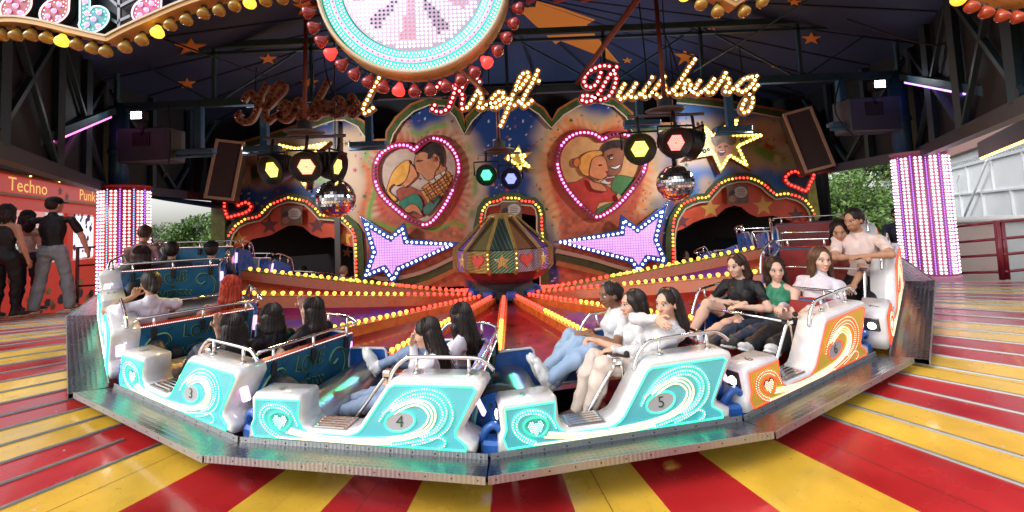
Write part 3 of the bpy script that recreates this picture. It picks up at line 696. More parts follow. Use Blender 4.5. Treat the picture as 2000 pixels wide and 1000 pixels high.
    def plate():
        b = MB(); b.add([(.866, .0, -.035), (-.866, .0, -.035), (-.909, dw, -.005), (.909, dw, -.005)], [(3, 2, 1, 0)], 0); b.add([(.862, .0, -.055), (-.862, .0, -.055), (-.905, dw, -.045), (.905, dw, -.045)], [(0, 1, 2, 3)], 0); return b
    sk = part('running_board', 'plate', plate, [M_TREAD], c)
    def lip1():
        b = MB(); b._bar((.905, dw, -.022), (-.905, dw, -.022), .006, .045, 0, None)
        for x in np.linspace(-.86, .86, 12): b.dome((x, dw+.003, -.022), (0, 1, 0), .006, 6, 1, .003, 1)
        return b
    part('outer_lip', 'lip1', lip1, [M_LIP, M_DARK], sk)
    def lip2():
        b = MB(); b._bar((.864, .004, -.02), (-.864, .004, -.02), .006, .04, 0, None)
        for x in np.linspace(-.82, .82, 12): b.dome((x, .008, -.02), (0, 1, 0), .006, 6, 1, .003, 1)
        return b
    part('inner_lip', 'lip2', lip2, [M_LIP, M_DARK], sk)
    # blue coupling and road wheel at the rear
    def coup():
        b = MB(); b.box((-.98, -.20, -.06), (-.80, -.06, .04), bev=.02); return b
    cp_ = part('coupling', 'coup', coup, [M_BLUE], c); part('hook', 'hook', lambda: MB().tube(spline([(-.80, -.12, .02), (-.83, -.09, .10), (-.885, -.08, .14), (-.94, -.09, .10), (-.97, -.12, .02)], 5), .026, 8), [M_BLUE], cp_); part('draw_bar', 'drawbar', lambda: MB().tube([(-.72, -.6, -.1), (-1.0, -.6, -.1)], .05, 8), [M_BLUE], c)
    def wheel():
        b = MB(); M = Matrix.Translation((-.885, -.27, .10)) @ Matrix.Rotation(-PI/2, 4, 'X'); b.lathe([(.05, -.10), (.19, -.10), (.215, -.07), (.215, -.02), (.19, 0), (.05, 0)], 24, 0, M); b.lathe([(.185, .002), (.18, .014), (.06, .022), (.055, .055), (0, .055)], 20, 1, M)
        for i in range(6):
            a = i*PI/3; b.lathe([(.014, .012), (.014, .03), (0, .03)], 6, 2, M @ Matrix.Translation((.11*math.cos(a), .11*math.sin(a), 0)), False)
        return b
    part('road_wheel', 'wheel', wheel, [M_RUB, M_BLUE, M_DARK], c)
    part('shock_absorber', 'shock', lambda: MB().tube([(-.86, -.46, -.10), (-.885, -.45, .14)], .035, 10).tube([(-.88, -.452, .10), (-.90, -.45, .22)], .05, 10, 1), [mat('green damper', (.03, .16, .10), .35, .3), M_BLACK], c)  # green light of the neon put into the damper colour
    return c
CARS = {}
_cl = {4: 'cyan panelled ride car numbered 4, left of the middle, with a girl holding her chin', 5: 'cyan panelled ride car numbered 5 carrying three girls, right of the middle',
 6: 'yellow panelled ride car numbered 6 carrying three girls looking at the viewer', 7: 'yellow panelled ride car numbered 7 on the rise with the couple in it', 3: 'cyan ride car numbered 3 with three black haired girls seen from behind',
 2: 'ride car with a blue LOVE EXPRESS board carrying the person in the white T-shirt', 1: 'ride car carrying the boys in hood and cap below the left column', 8: 'yellow ride car with red seat just behind the couple',
 20: 'magenta ride car entering the left tunnel, the nearest of its row', 19: 'magenta ride car half inside the mouth of the left tunnel', 18: 'magenta ride car deepest at the left tunnel, only its top showing', 9: 'magenta ride car tipping down into the right tunnel', 10: 'magenta ride car inside the mouth of the right tunnel', 11: 'magenta ride car deep in the right tunnel'}
for n in range(1, 21):
    if n in (13, 14, 15, 16): continue
    CARS[n] = make_car(n); CARS[n]['label'] = _cl.get(n, 'ride car hidden in the dark behind the painted back wall, on the %s' % ('right' if n < 14 else 'left'))
bpy.context.view_layer.update()
CMAT = {n: np.array(o.matrix_world) for n, o in CARS.items()}
def car_ray(n, px, py, y=None, x=None):
    """local point of car n where the sight line through a photo pixel meets the rider plane y"""
    Mi = np.linalg.inv(CMAT[n]); o = Mi[:3, :3] @ CAMPOS + Mi[:3, 3]; d = Mi[:3, :3] @ ray(px, py)
    t = (x-o[0])/d[0] if x is not None else (y-o[1])/d[1]
    return o+d*t
# ================================================================== canopy over the ride
M_NAVY = mat('navy canopy sheet', (.030, .055, .14), .7, noise=.3, nscale=.6); M_NAVY2 = mat('black navy fascia', (.006, .008, .012), .7)
M_ORANGE = mat('orange canopy star', (.78, .30, .05), .6); M_REDST = mat('red steel member', (.28, .035, .025), .5, noise=.2)
EAVE = [(-4.6, 3.75), (-6.9, 7.55), (-7.0, 10.6), (-4.2, 13.6), (4.2, 13.6), (7.0, 10.6), (6.95, 7.55), (4.6, 3.75)]
APEX = np.array([0, 8.5, 6.3]); EZ = 4.55
cb = MB(); ne = len(EAVE); cb.add([(x, y, EZ) for x, y in EAVE]+[tuple(APEX)]+[(x, y, EZ+.06) for x, y in EAVE]+[tuple(APEX+[0, 0, .06])], [((i+1) % ne, i, ne) for i in range(ne)]+[(ne+1+i, ne+1+(i+1) % ne, 2*ne+1) for i in range(ne)])
roof = thing('canopy', 'navy blue tent canopy roof with orange stars over the ride', 'canopy', (0, 0, 0)); cb.build('roof_sheet', [M_NAVY], roof)
def on_roof(px, py):
    r = ray(px, py); best = None
    for i in range(ne):
        a, b, c = np.array([*EAVE[i], EZ]), np.array([*EAVE[(i+1) % ne], EZ]), APEX
        n = np.cross(b-a, c-a); t = ((a-CAMPOS) @ n)/(r @ n)
        if t <= 0: continue
        p = CAMPOS+r*t
        v0, v1, v2 = b-a, c-a, p-a; d00, d01, d11, d20, d21 = v0@v0, v0@v1, v1@v1, v2@v0, v2@v1; D = d00*d11-d01*d01
        v, w_ = (d11*d20-d01*d21)/D, (d00*d21-d01*d20)/D
        if v >= -.02 and w_ >= -.02 and v+w_ <= 1.02: return p, nrm(n) if nrm(n)[2] < 0 else -nrm(n)
    return None
def roof_star(cx, cy, R, rin=.40, sq=.6, rot=PI/2):
    q = on_roof(cx, cy)
    if q is None: return
    c, n = q; P = []
    for x, y in star(5, R, R*rin, rot):
        r = ray(cx+x, cy-y*sq); t = ((c-CAMPOS) @ n)/(r @ n); P.append(CAMPOS+r*t)
    b = MB(); b.add([p+n*.02 for p in P]+[c+n*.02], [(10, i, (i+1) % 10) for i in range(10)]); b.add([p+n*.003 for p in P], [(i, (i+1) % 10, (i+1) % 10-10, i-10) for i in range(10)]); b.build('star_patch', [M_ORANGE], roof)
for a in [(365, 162, 18, .4, .6), (523, 114, 18, .4, .6), (372, 90, 34, .4, .5, .3), (605, 160, 18, .4, .7), (1087, 40, 175, .34, .65, .45), (1390, 50, 12, .35, .8), (1338, 110, 22, .35, .9), (1585, 74, 20, .42, .6), (1512, 128, 6, .4), (600, 12, 30, .4, .6), (1552, 2, 14, .4), (1225, 117, 10, .4, .6), (768, 208, 8, .4), (833, 200, 9, .4), (1247, 226, 10, .4), (905, 60, 40), (330, 30, 16)]: roof_star(*a)
for i in range(ne):
    a, c = np.array([*EAVE[i], EZ]), np.array([*EAVE[(i+1) % ne], EZ])
    for f in (.02, .34, .67):
        p = a+(c-a)*f; b = MB(); b._bar(p-[0, 0, .012], APEX*.97+p*.03-[0, 0, .012], .035, .012, 0, None); b.build('sheet_seam', [mat('canopy seam', (.012, .016, .03), .7)], roof)
# dark side and back fascias
def quad(b, p, q, z0, z1, th=.05, mi=0):
    p, q = np.array(p, float), np.array(q, float); d = nrm(q-p); n = np.array([-d[1], d[0]])*th
    b.add([(*p, z0), (*q, z0), (*q, z1), (*p, z1), (*(p+n), z0), (*(q+n), z0), (*(q+n), z1), (*(p+n), z1)], [(0, 1, 2, 3), (7, 6, 5, 4), (0, 4, 5, 1), (3, 2, 6, 7), (0, 3, 7, 4), (1, 5, 6, 2)], mi)
ZL = 2.70
fs = MB(); quad(fs, EAVE[1], EAVE[0], ZL+.06, EZ-.01); quad(fs, EAVE[2], EAVE[1], ZL-.02, EZ-.01); fs.build('side_fascia', [M_NAVY2], roof)
fs = MB(); quad(fs, EAVE[7], EAVE[6], ZL+.06, EZ-.01); quad(fs, EAVE[6], EAVE[5], ZL-.02, EZ-.01); fs.build('side_fascia', [M_NAVY2], roof)
fs = MB(); quad(fs, EAVE[3], EAVE[2], 1.2, EZ-.01); quad(fs, EAVE[5], EAVE[4], 1.2, EZ-.01); quad(fs, EAVE[4], EAVE[3], -.4, EZ-.01); fs.build('back_fascia', [M_NAVY2], roof)
fs = MB(); quad(fs, (-6.3, 11.0), (6.3, 11.0), 3.3, 5.2); fs.build('upper_backdrop', [M_BLACK], roof)
# lattice girder across the ride, above the hub
def truss(p, q, h, n, parent, name='lattice_girder', m=None, w=.09, diag=True):
    p, q = np.array(p, float), np.array(q, float); up = np.array([0, 0, h]); b = MB()
    b._bar(p, q, w*1.15, w*1.3, 0, None); b._bar(p+up, q+up, w, w*1.1, 0, None); b._bar(p+up*.86, q+up*.86, w*.6, w*.5, 0, None)
    for i in range(n+1):
        a = p+(q-p)*i/n; b._bar(a+[0, 0, w*.6], a+up-[0, 0, w*.6], w*.6, w*.6, 0, None)
        if diag and i < n:
            c = p+(q-p)*(i+1)/n; s_, e_ = (a, c+up) if i % 2 else (a+up, c); b._bar(s_+[0, .03, 0], e_+[0, .03, 0], w*.3, w*.3, 0, None)
    return b.build(name, [m or M_TEAL], parent)
gird = thing('lattice_girder', 'teal steel lattice girder spanning the ride above the lit script letters', 'girder', (0, 0, 0))
truss((-6.6, 7.55, 4.05), (6.6, 7.55, 4.05), 1.0, 8, gird, 'chord_lattice')
for x in (-4.1, -2.35, 2.2, 3.7, 5.6, -5.2):
    b = MB(); b.box((x-.055, 7.50, 3.28 if abs(x) > 2.3 else 3.45), (x+.055, 7.6, 4.0)); b.build('drop_post', [mat('blue steel post', (.03, .13, .24), .45)], gird)
    b = MB(); zc = 3.24 if abs(x) > 2.3 else 3.41; b.box((x-.30, 7.40, zc-.05), (x+.30, 7.55, zc+.03), bev=.01); b.tube([(x-.3, 7.44, zc-.09), (x+.3, 7.44, zc-.09)], .03, 6); b.build('drop_foot', [mat('blue steel foot', (.04, .16, .28), .45)], gird)
for s_, gname, lab in ((-1, 'pink', 'steel corner braces on the left with a pink lit strip under the lower one'), (1, 'violet', 'steel corner braces on the right with a violet lit strip under the lower one')):
    br = thing('corner_brace', lab, 'brace', (0, 0, 0)); b = MB()
    A = np.array([s_*6.6, 7.55, 4.02]); B = np.array([s_*5.35, 4.95, 2.9 if s_ < 0 else 3.05])
    b._bar(A, B, .09, .11, 0, None); b.build('strut', [M_TEAL], br)
    g_ = glow(gname+' tube', (1., .16, .55) if s_ < 0 else (.5, .25, 1.), 2.5, (.5, .2, .4)); b = MB(); d = B-A; b._bar(A+d*.12-[s_*.03, 0, .075], A+d*.8-[s_*.03, 0, .075], .03, .03, 0, None); b.build('light_strip', [g_], br)
    b = MB()
    for z0, z1, y0, y1 in ((2.8, 4.4, 7.5, 5.6), (4.45, 2.8, 7.5, 5.6), (4.4, 2.8, 5.5, 4.1), (2.8, 4.4, 5.5, 4.1), (4.4, 2.8, 7.7, 9.2), (2.8, 4.4, 9.2, 10.4)):
        f = lambda y: s_*(4.6+(y-3.75)*2.3/3.8-.12 if y < 7.55 else 6.82)
        b._bar((f(y0), y0, z0), (f(y1), y1, z1), .05, .06, 0, None)
    for y in (4.2, 5.55, 6.6, 7.55, 8.6, 9.6): b._bar((f(y), y, 2.75), (f(y), y, 4.5), .09, .09, 0, None)
    b.build('wall_lattice', [mat('dim teal steel', (.022, .045, .06), .5)], br)
    b = MB()
    for (xa, ya), (xb, yb) in (((4.52, 3.75), (6.8, 7.5)), ((6.8, 7.5), (6.85, 10.5))): b._bar((s_*xa, ya, ZL), (s_*xb, yb, ZL), .14, .16, 0, None)
    b.build('lower_chord', [mat('grey blue chord', (.05, .06, .09), .45)], br)
    # black housing above the column with floodlight and amplifier box
    hb = thing('amplifier_box', 'grey metal amplifier box mounted under the %s end of the girder' % ('left' if s_ < 0 else 'right'), 'amplifier', (s_*5.95, 7.5, 3.35)); b = MB(); b.box((-.42, -.2, -.28), (.42, .2, .28), bev=.02); b.build('case', [mat('blue grey case', (.05, .07, .10), .5)], hb)
    b = MB(); b.box((-.16, -.215, -.02), (.12, -.2, .2)); b.build('vent', [M_BLACK], hb)
    fl = thing('floodlight', 'small white floodlight shining above the amplifier box at the %s' % ('left' if s_ < 0 else 'right'), 'floodlight', (s_*5.95, 7.2, 3.80)); b = MB(); b.box((-.10, -.03, -.08), (.10, .12, .08), bev=.02); b.build('housing', [M_DARK], fl)
    b = MB(); b.box((-.08, -.036, -.055), (.08, -.030, .055)); b.build('lens', [glow('floodlight lens', (.85, .93, 1.), 14., (.9, .9, .9))], fl); b = MB(); b._bar((0, .1, -.1), (0, .1, -.3), .04, .03, 0, None); b.build('bracket', [M_DARK], fl)
    pp = thing('riser_pipe', '%s vertical blue pipe rising from the lit column to the girder' % ('left' if s_ < 0 else 'right'), 'pipe', (s_*6.55, 7.55, 2.7)); b = MB(); b.tube([(0, 0, 0), (0, 0, 1.35)], .13, 14); b.tube([(0, 0, .55), (0, 0, .62)], .15, 14); b.build('pipe_body', [mat('blue pipe', (.03, .10, .20), .35, .4)], pp)
# radial red members and thin rods under the sheet
rm = thing('roof_ribs', 'red painted steel ribs fanning under the canopy sheet', 'roof ribs', (0, 0, 0))
for x in (-5.2, -3.2, -1.2, 1.6, 3.4, 5.2):
    b = MB(); b._bar((x*.9, 4.4, 4.75), (x*.28, 8.3, 5.95), .07, .09, 0, None); b.build('rib', [M_REDST], rm)
for y, z, xx in ((5.1, 4.78, 4.6), (6.1, 5.10, 4.4), (6.9, 5.36, 3.4)):
    b = MB(); b._bar((-xx, y, z), (xx, y, z), .045, .05, 0, None); b.build('purlin', [M_REDST], rm)
for k, (a, b_) in enumerate([((-1.7, 4.2, 4.6), (-.35, 7.5, 4.0)), ((1.9, 4.2, 4.7), (1.15, 7.45, 4.1)), ((-5.2, 6.4, 4.8), (-3.2, 7.5, 4.12)), ((4.6, 5.4, 4.9), (2.9, 7.5, 4.1)), ((.3, 6.6, 5.3), (-1.6, 7.5, 4.1))]):
    b = MB(); b.tube([a, b_], .04 if k < 2 else .012, 8); b.build('tie_rod', [mat('brown red rod', (.20, .06, .045), .5) if k < 2 else M_TEAL], rm)
ca = thing('hanging_cables', 'thin black cables drooping from the girder and lamps', 'cables', (0, 0, 0))
for P in ([(-3.05, 7.4, 5.0), (-2.95, 7.3, 4.4), (-2.7, 7.0, 3.9), (-2.35, 6.4, 3.45)], [(-2.85, 7.4, 5.0), (-2.86, 7.4, 4.2)], [(2.0, 6.6, 5.2), (2.05, 6.6, 4.2), (2.0, 6.4, 3.5)], [(2.6, 7.4, 5.0), (2.7, 7.2, 4.4), (2.55, 6.6, 3.8)], [(-5.6, 7.4, 4.0), (-5.5, 7.3, 3.2), (-5.6, 7.3, 2.8)], [(5.5, 7.4, 4.0), (5.3, 7.3, 3.4), (5.55, 7.2, 2.9)], [(5.0, 6.5, 4.6), (5.6, 5.8, 3.9), (6.2, 6.0, 4.4)]):
    b = MB(); b.tube(spline(P, 6), .011, 5); b.build('cable', [M_BLACK], ca)
# ================================================================== glowing columns
def led_column(x, y, z0, z1, r, label, warm):
    t = thing('led_column', label, 'column', (x, y, z0), (0, 0, 0), 'lit columns carrying the canopy'); H = z1-z0
    b = MB(); b.lathe([(r, 0), (r, H)], 40); b.lathe([(r+.04, -.02), (r+.04, .14), (r+.01, .16)], 40); b.lathe([(r+.03, H-.04), (r+.03, H)], 40); b.build('shaft', [mat('red column skin' if warm else 'rose column skin', (.45, .03, .04) if warm else (.58, .22, .34), .3, coat=.3)], t)
    n = 36; every, rest, me_b = [], {}, {}
    for i in range(n):
        a = 2*PI*i/n
        if math.cos(a-math.atan2(-y, -x)) < -.35: continue
        b = MB(); d = (math.cos(a), math.sin(a), 0)
        if i % 3 == 0:
            for z in np.arange(.2, H-.06, .037): b.dome((r*d[0], r*d[1], z), d, .012, 5, 0, .008, 1)
            g = G_VIO if i % 2 == 0 or not warm else glow('blue green led', (.15, .55, 1.), 2., (.3, .5, .7))
            b.add([(r*1.004*math.cos(a+q), r*1.004*math.sin(a+q), z) for z in (.18, H-.05) for q in (-.05, .05)], [(0, 1, 3, 2)], 1)
            b.build('fine_led_strip', [g, mat('violet strip', (.35, .08, .5), .4)], t)
        else:
            m_ = (glow('column bulb', (1., .70, .76), 1.9, (.9, .8, .8)) if i % 2 or not warm else glow('column bulb red', (1., .36, .32), 2.2, (.9, .5, .5)))
            for z in np.arange(.21, H-.06, .056): every.append((-math.cos(a-math.atan2(-y, -x)), z, a, m_))
    # the hundred lamps that face the viewer best are parts; the rest of the cladding is one mesh per lamp colour
    every.sort(key=lambda q: (round(q[0], 3), abs(q[1]-1.3)))
    for i, (_, z, a, m_) in enumerate(every):
        d = (math.cos(a), math.sin(a), 0)
        if i < 100:
            if m_.name not in me_b:
                o = MB().dome((0, 0, 0), (1, 0, 0), .021, 6, 0, .020, 2).build('bulb', m_); me_b[m_.name] = o.data; bpy.data.objects.remove(o)
            link('bulb', me_b[m_.name], t, (r*d[0], r*d[1], z)).rotation_euler = (0, 0, a)
        else: rest.setdefault(0, []).append((z, a, m_))
    b = MB(); ms = sorted({q[2].name for q in rest[0]})
    for z, a, m_ in rest[0]: b.dome((r*math.cos(a), r*math.sin(a), z), (math.cos(a), math.sin(a), 0), .021, 6, ms.index(m_.name), .020, 2)
    b.build('bulb_cladding', [MATS[q] for q in ms], t)['kind'] = 'stuff'
    return t
led_column(-6.5, 7.62, .55, 2.72, .335, 'left round column covered in strips of red and white lamps', True)
led_column(6.80, 7.55, .55, 2.72, .355, 'right round column covered in strips of white and violet lamps', False)
# ================================================================== loudspeakers
def speaker(px, py, Y, w_, h, rz, ry, label):
    p = at_y(px, py, Y); t = thing('loudspeaker', label, 'loudspeaker', tuple(p), (math.radians(-8), ry, rz), 'tall loudspeakers hung either side of the painted wall')
    b = MB(); b.box((-w_/2, -.02, -h/2), (w_/2, .30, h/2), bev=.02); b.build('cabinet', [mat('brown cabinet', (.05, .035, .025), .6)], t)
    b = MB(); e = .055
    for A, B in (((-w_/2, -h/2), (w_/2, -h/2+e)), ((-w_/2, h/2-e), (w_/2, h/2)), ((-w_/2, -h/2+e), (-w_/2+e, h/2-e)), ((w_/2-e, -h/2+e), (w_/2, h/2-e))): b.box((A[0], -.05, A[1]), (B[0], -.021, B[1]))
    b.build('frame', [mat('cream speaker frame', (.62, .42, .27), .5)], t)
    b = MB(); b.box((-w_/2+e, -.03, -h/2+e), (w_/2-e, -.0215, h/2-e)); b.build('grille', [mat('brown grille cloth', (.075, .052, .048), .8, bump=.3, bscale=200)], t)
    return t
speaker(440, 332, 9.6, .56, 1.30, math.radians(14), math.radians(7.5), 'tall cream framed loudspeaker hanging left of the painted wall')
speaker(1578, 273, 9.6, .58, 1.38, math.radians(-14), math.radians(-12), 'tall cream framed loudspeaker hanging right of the painted wall')
# ================================================================== spotlights and mirror balls
def spot(px, py, Y, aim, col, cname, label, d=.30, es=1.5):
    p = at_y(px, py, Y); t = thing('spotlight', label, 'spotlight', tuple(p), (0, 0, 0), 'stage lamps hung over the ride'); q = Vector(aim).to_track_quat('Z', 'Y'); M = q.to_matrix().to_4x4()
    b = MB(); r = d/2; b.lathe([(r*.45, -.34), (r*.75, -.30), (r*.95, -.16), (r*1.04, 0), (r*1.04, .03), (r*.94, .03), (r*.9, -.03)], 20, 0, M, cap=True); b.build('housing', [mat('satin black can', (.014, .013, .014), .4)], t)
    b = MB(); s3 = r*.58
    b.add([(s3*math.cos(a), s3*math.sin(a), -.008) for a in np.linspace(0, 2*PI, 6, endpoint=False)], [tuple(range(6))], 0, False, M)
    for i in range(-4, 5):
        for j in range(-4, 5):
            x, y = (i+.5*(j % 2))*s3*.205, j*s3*.185
            if x*x+y*y < (s3*.86)**2 and x*x+y*y > .0002: b.dome((x, y, -.006), (0, 0, 1), s3*.085, 6, 1, .006, 1, M)
    b.build('led_face', [glow(cname+' backing', col, es*.35, col), glow(cname+' led', tuple(min(1, c*.85+.12) for c in col), es, col)], t)
    b = MB(); side = M.to_3x3() @ Vector((1, 0, 0)); s_ = np.array(side)*r*1.15
    b.tube([-s_, -s_*1.02+[0, 0, .22], s_*1.02+[0, 0, .22], s_], .014, 6); b.tube([(0, 0, .22), (0, .05, .42)], .02, 6); b.build('yoke', [M_BLACK], t)
    return t
SPOT = [(530, 332, 6.0, (-.35, -1, -.35), (1., .80, .12), 'yellow', 'black spotlight with yellow lamps, leftmost of the left cluster'), (598, 326, 5.9, (.15, -1, -.35), (1., .45, .22), 'orange', 'black spotlight glowing orange in the middle of the left cluster'),
 (661, 326, 6.2, (1., -.12, -.25), (1., .75, .15), 'yellow', 'black spotlight turned sideways, right of the left cluster'), (1250, 291, 5.8, (-.1, -1, -.3), (1., .80, .15), 'yellow', 'black spotlight with yellow lamps in front of the right painted heart'),
 (1321, 279, 5.8, (.05, -1, -.3), (1., .25, .2), 'red', 'black spotlight with red lamps beside the star with the face'), (1358, 283, 6.1, (1, .1, -.35), (1., .75, .15), 'yellow', 'black spotlight turned away to the right of the red one'),
 (950, 342, 7.4, (-.1, -1, -.2), (.05, 1., .45), 'green', 'spotlight glowing green above the centre arch'), (998, 349, 7.4, (.1, -1, -.2), (.22, .28, 1.), 'blue', 'spotlight glowing blue above the centre arch')]
for i, a in enumerate(SPOT): spot(*a, d=.40 if i < 6 else .34)
def hang_bar(x, y, z, w_, zt, label):
    t = thing('lamp_bar', label, 'lamp bar', (x, y, z)); b = MB(); b.tube([(-w_/2, 0, 0), (w_/2, 0, 0)], .022, 8); b.lathe([(.22, .0), (.26, .03), (.10, .05), (.10, .16), (.03, .20)], 16, 0, Matrix.Translation((0, 0, .04)))
    b.build('crossbar', [mat('worn grey bracket', (.16, .15, .16), .5, .4, noise=.3)], t); b = MB(); b.tube([(0, 0, .2), (0, .1, zt-z)], .03, 8); b.build('drop_pipe', [mat('brown red rod', (.20, .06, .045), .5)], t)
    return t
p = at_y(595, 268, 6.05); hang_bar(p[0], p[1], p[2], 1.1, 4.9, 'grey lamp bar carrying the left cluster of spotlights'); p = at_y(1300, 225, 5.9); hang_bar(p[0], p[1], p[2], 1.0, 4.9, 'grey lamp bar carrying the right cluster of spotlights'); p = at_y(975, 300, 7.45); hang_bar(p[0], p[1], p[2], .7, 4.1, 'small grey lamp bar over the centre arch')
def mirror_ball(px, py, Y, r, zt, label):
    p = at_y(px, py, Y); t = thing('mirror_ball', label, 'mirror ball', tuple(p), (0, 0, 0), 'mirror balls under the canopy'); b = MB(); k = 20
    rng = random.Random(int(px))
    for i in range(k):
        t0, t1 = PI*i/k, PI*(i+1)/k; m = max(4, int(2*k*math.sin((t0+t1)/2)))
        for j in range(m):
            a0, a1 = 2*PI*j/m, 2*PI*(j+1)/m; g = .06
            a0, a1 = a0+(a1-a0)*g, a1-(a1-a0)*g; u0, u1 = t0+(t1-t0)*g, t1-(t1-t0)*g
            q = [np.array([r*math.sin(u)*math.cos(a), r*math.sin(u)*math.sin(a), r*math.cos(u)]) for u, a in ((u0, a0), (u1, a0), (u1, a1), (u0, a1))]
            c = sum(q)/4; n = nrm(c)+np.array([rng.gauss(0, .035) for _ in range(3)]); n = nrm(n)
            q = [x-n*((x-c) @ n) for x in q]; b.add(q, [(0, 1, 2, 3)])
    b.build('mirror_tiles', [mat('mirror facet', (.93, .93, .94), .14, 1.)], t); b = MB(); b.ball((0, 0, 0), r*.985, 24, 16); b.build('core', [mat('mirror ball core', (.10, .10, .10), .5)], t)
    b = MB(); b.tube([(0, 0, r*.98), (0, 0, r+.1)], .03, 8); b.tube([(0, 0, r+.08), (0, .05, zt-p[2])], .008, 5); b.build('hanger', [M_DARK], t)
mirror_ball(656, 388, 6.3, .265, 4.9, 'mirror ball hanging under the left cluster of spotlights'); mirror_ball(1319, 358, 6.2, .25, 4.9, 'mirror ball hanging under the right cluster of spotlights')
# ================================================================== painted back wall
YW = 10.2
def W(px, py, y=YW):
    p = at_y(px, py, y); return (p[0], p[2])
def z4(pts, ox, oy, k=4.): return [W(ox+x/k, oy+y/k) for x, y in pts]
def inside(P, poly):
    x, y = P[:, 0], P[:, 1]; r = np.zeros(len(P), bool); n = len(poly)
    for i in range(n):
        (x1, y1), (x2, y2) = poly[i], poly[(i+1) % n]
        if y1 == y2: continue
        c = ((y1 > y) != (y2 > y)) & (x < (x2-x1)*(y-y1)/(y2-y1)+x1); r ^= c
    return r
def wprism(b, poly, y, t, mi=0, ms=None, bev=0.): return b.prism(poly, (0, y, 0), (1, 0, 0), (0, 0, 1), t, mi, ms, bev)
def ribbon(b, pts, w_, y, t=.03, mi=0, closed=False, lift=0.):
    """flat band of width w_ following a polyline on the wall plane"""
    P = np.array(pts, float); n = len(P); L, Rr = [], []
    for i in range(n):
        a = P[(i-1) % n] if (closed or i) else P[i]; c = P[(i+1) % n] if (closed or i < n-1) else P[i]
        d = nrm(c-a); nn = np.array([-d[1], d[0]]); L.append(P[i]+nn*w_/2); Rr.append(P[i]-nn*w_/2)
    v = []
    for q in (L, Rr): v += [(x, y, z) for x, z in q]
    for q in (L, Rr): v += [(x, y+t, z) for x, z in q]
    f = []
    for i in range(n if closed else n-1):
        j = (i+1) % n; f += [(i, n+i, n+j, j), (i, j, 2*n+j, 2*n+i), (n+i, 3*n+i, 3*n+j, n+j)]
    return b.add(v, f, mi)
def bulbs_on(b, pts, step, y, r, mi=0, closed=False, n=6, off=0.):
    for x, z in resample(np.array(pts), step, closed): b.dome((x, y, z), (0, -1, 0), r, n, mi, r*.9, 2)
BULB = {}
def bulb_parts(t, name, pts, y, r, pick, n=7, h=.9):
    """one small lamp per point, all sharing a mesh; pick(i) gives its material"""
    for i, (x, z) in enumerate(pts):
        m = pick(i) if callable(pick) else pick; k = (m.name, r, n)
        if k not in BULB:
            o = MB().dome((0, 0, 0), (0, -1, 0), r, n, 0, r*h, 2).build(name, m); BULB[k] = o.data; bpy.data.objects.remove(o)
        link(name, BULB[k], t, (x, y, z))
TOP_L = spline([(462, 297), (560, 268), (655, 236)], 6)
TOP_C = [(655, 236), (675, 236), (700, 248), (716, 272), (724, 289), (762, 286), (769, 264), (785, 240), (810, 218), (840, 206), (868, 208), (890, 230), (907, 264), (922, 238), (945, 215), (985, 203), (1025, 206), (1052, 224), (1077, 251), (1100, 226), (1130, 208), (1165, 201), (1198, 209), (1222, 230), (1234, 259), (1320, 256)]
TOP_R = spline([(1320, 202), (1420, 213), (1548, 236)], 6)
ARL = [(705, 560), (703, 490), (700, 455), (690, 440), (672, 425), (650, 421), (628, 420), (617, 406), (602, 393), (584, 388), (565, 386), (545, 392), (528, 402), (518, 415), (508, 423), (482, 429), (464, 438), (452, 452), (445, 472), (441, 560)]
ARR = [(1309, 560), (1307, 470), (1309, 448), (1315, 426), (1330, 402), (1346, 393), (1362, 387), (1380, 386), (1390, 373), (1402, 360), (1418, 352), (1438, 347), (1460, 347), (1476, 353), (1490, 361), (1503, 373), (1513, 381), (1533, 378), (1556, 384), (1571, 393), (1581, 405), (1587, 420), (1590, 560)]
CEN = [(932, 560), (933, 445), (938, 425), (941, 408), (950, 395), (970, 391), (980, 385), (1012, 385), (1022, 392), (1042, 394), (1053, 405), (1057, 422), (1057, 448), (1062, 460), (1064, 560)]
def Wp(pts): return [W(*p) for p in pts]
def lattice_wall(name, outline, holes, colour, parent, step=.03, m=None):
    P = np.array(Wp(outline)); H = [np.array(Wp(h)) for h in holes]
    x0, z0 = P.min(0); x1, z1 = P.max(0); nx, nz = int((x1-x0)/step), int((z1-z0)/step)
    gx, gz = np.meshgrid(x0+(np.arange(nx+1))*step, z0+(np.arange(nz+1))*step, indexing='ij')
    cx_, cz_ = gx[:-1, :-1]+step/2, gz[:-1, :-1]+step/2; C_ = np.c_[cx_.ravel(), cz_.ravel()]
    ok = inside(C_, P)
    for h in H: ok &= ~inside(C_, h)
    idx = np.arange((nx+1)*(nz+1)).reshape(nx+1, nz+1)
    q = np.c_[idx[:-1, :-1].ravel(), idx[1:, :-1].ravel(), idx[1:, 1:].ravel(), idx[:-1, 1:].ravel()][ok]
    used, inv = np.unique(q, return_inverse=True); V = np.c_[gx.ravel(), np.full(gx.size, YW), gz.ravel()][used]
    c = colour(V); me = bpy.data.meshes.new(name); me.from_pydata(V.tolist(), [], inv.reshape(q.shape).tolist()); me.materials.append(m)
    a = me.color_attributes.new('Col', 'FLOAT_COLOR', 'POINT'); cc = np.ones((len(V), 4), np.float32); cc[:, :3] = c; a.data.foreach_set('color', cc.ravel()); me.update()
    return link(name, me, parent)
def wall_px(V):
    d = V-CAMPOS; w_ = d @ _f; return PPX+F_PX*(d @ _r2)/w_, PPY-F_PX*(d @ _u2)/w_
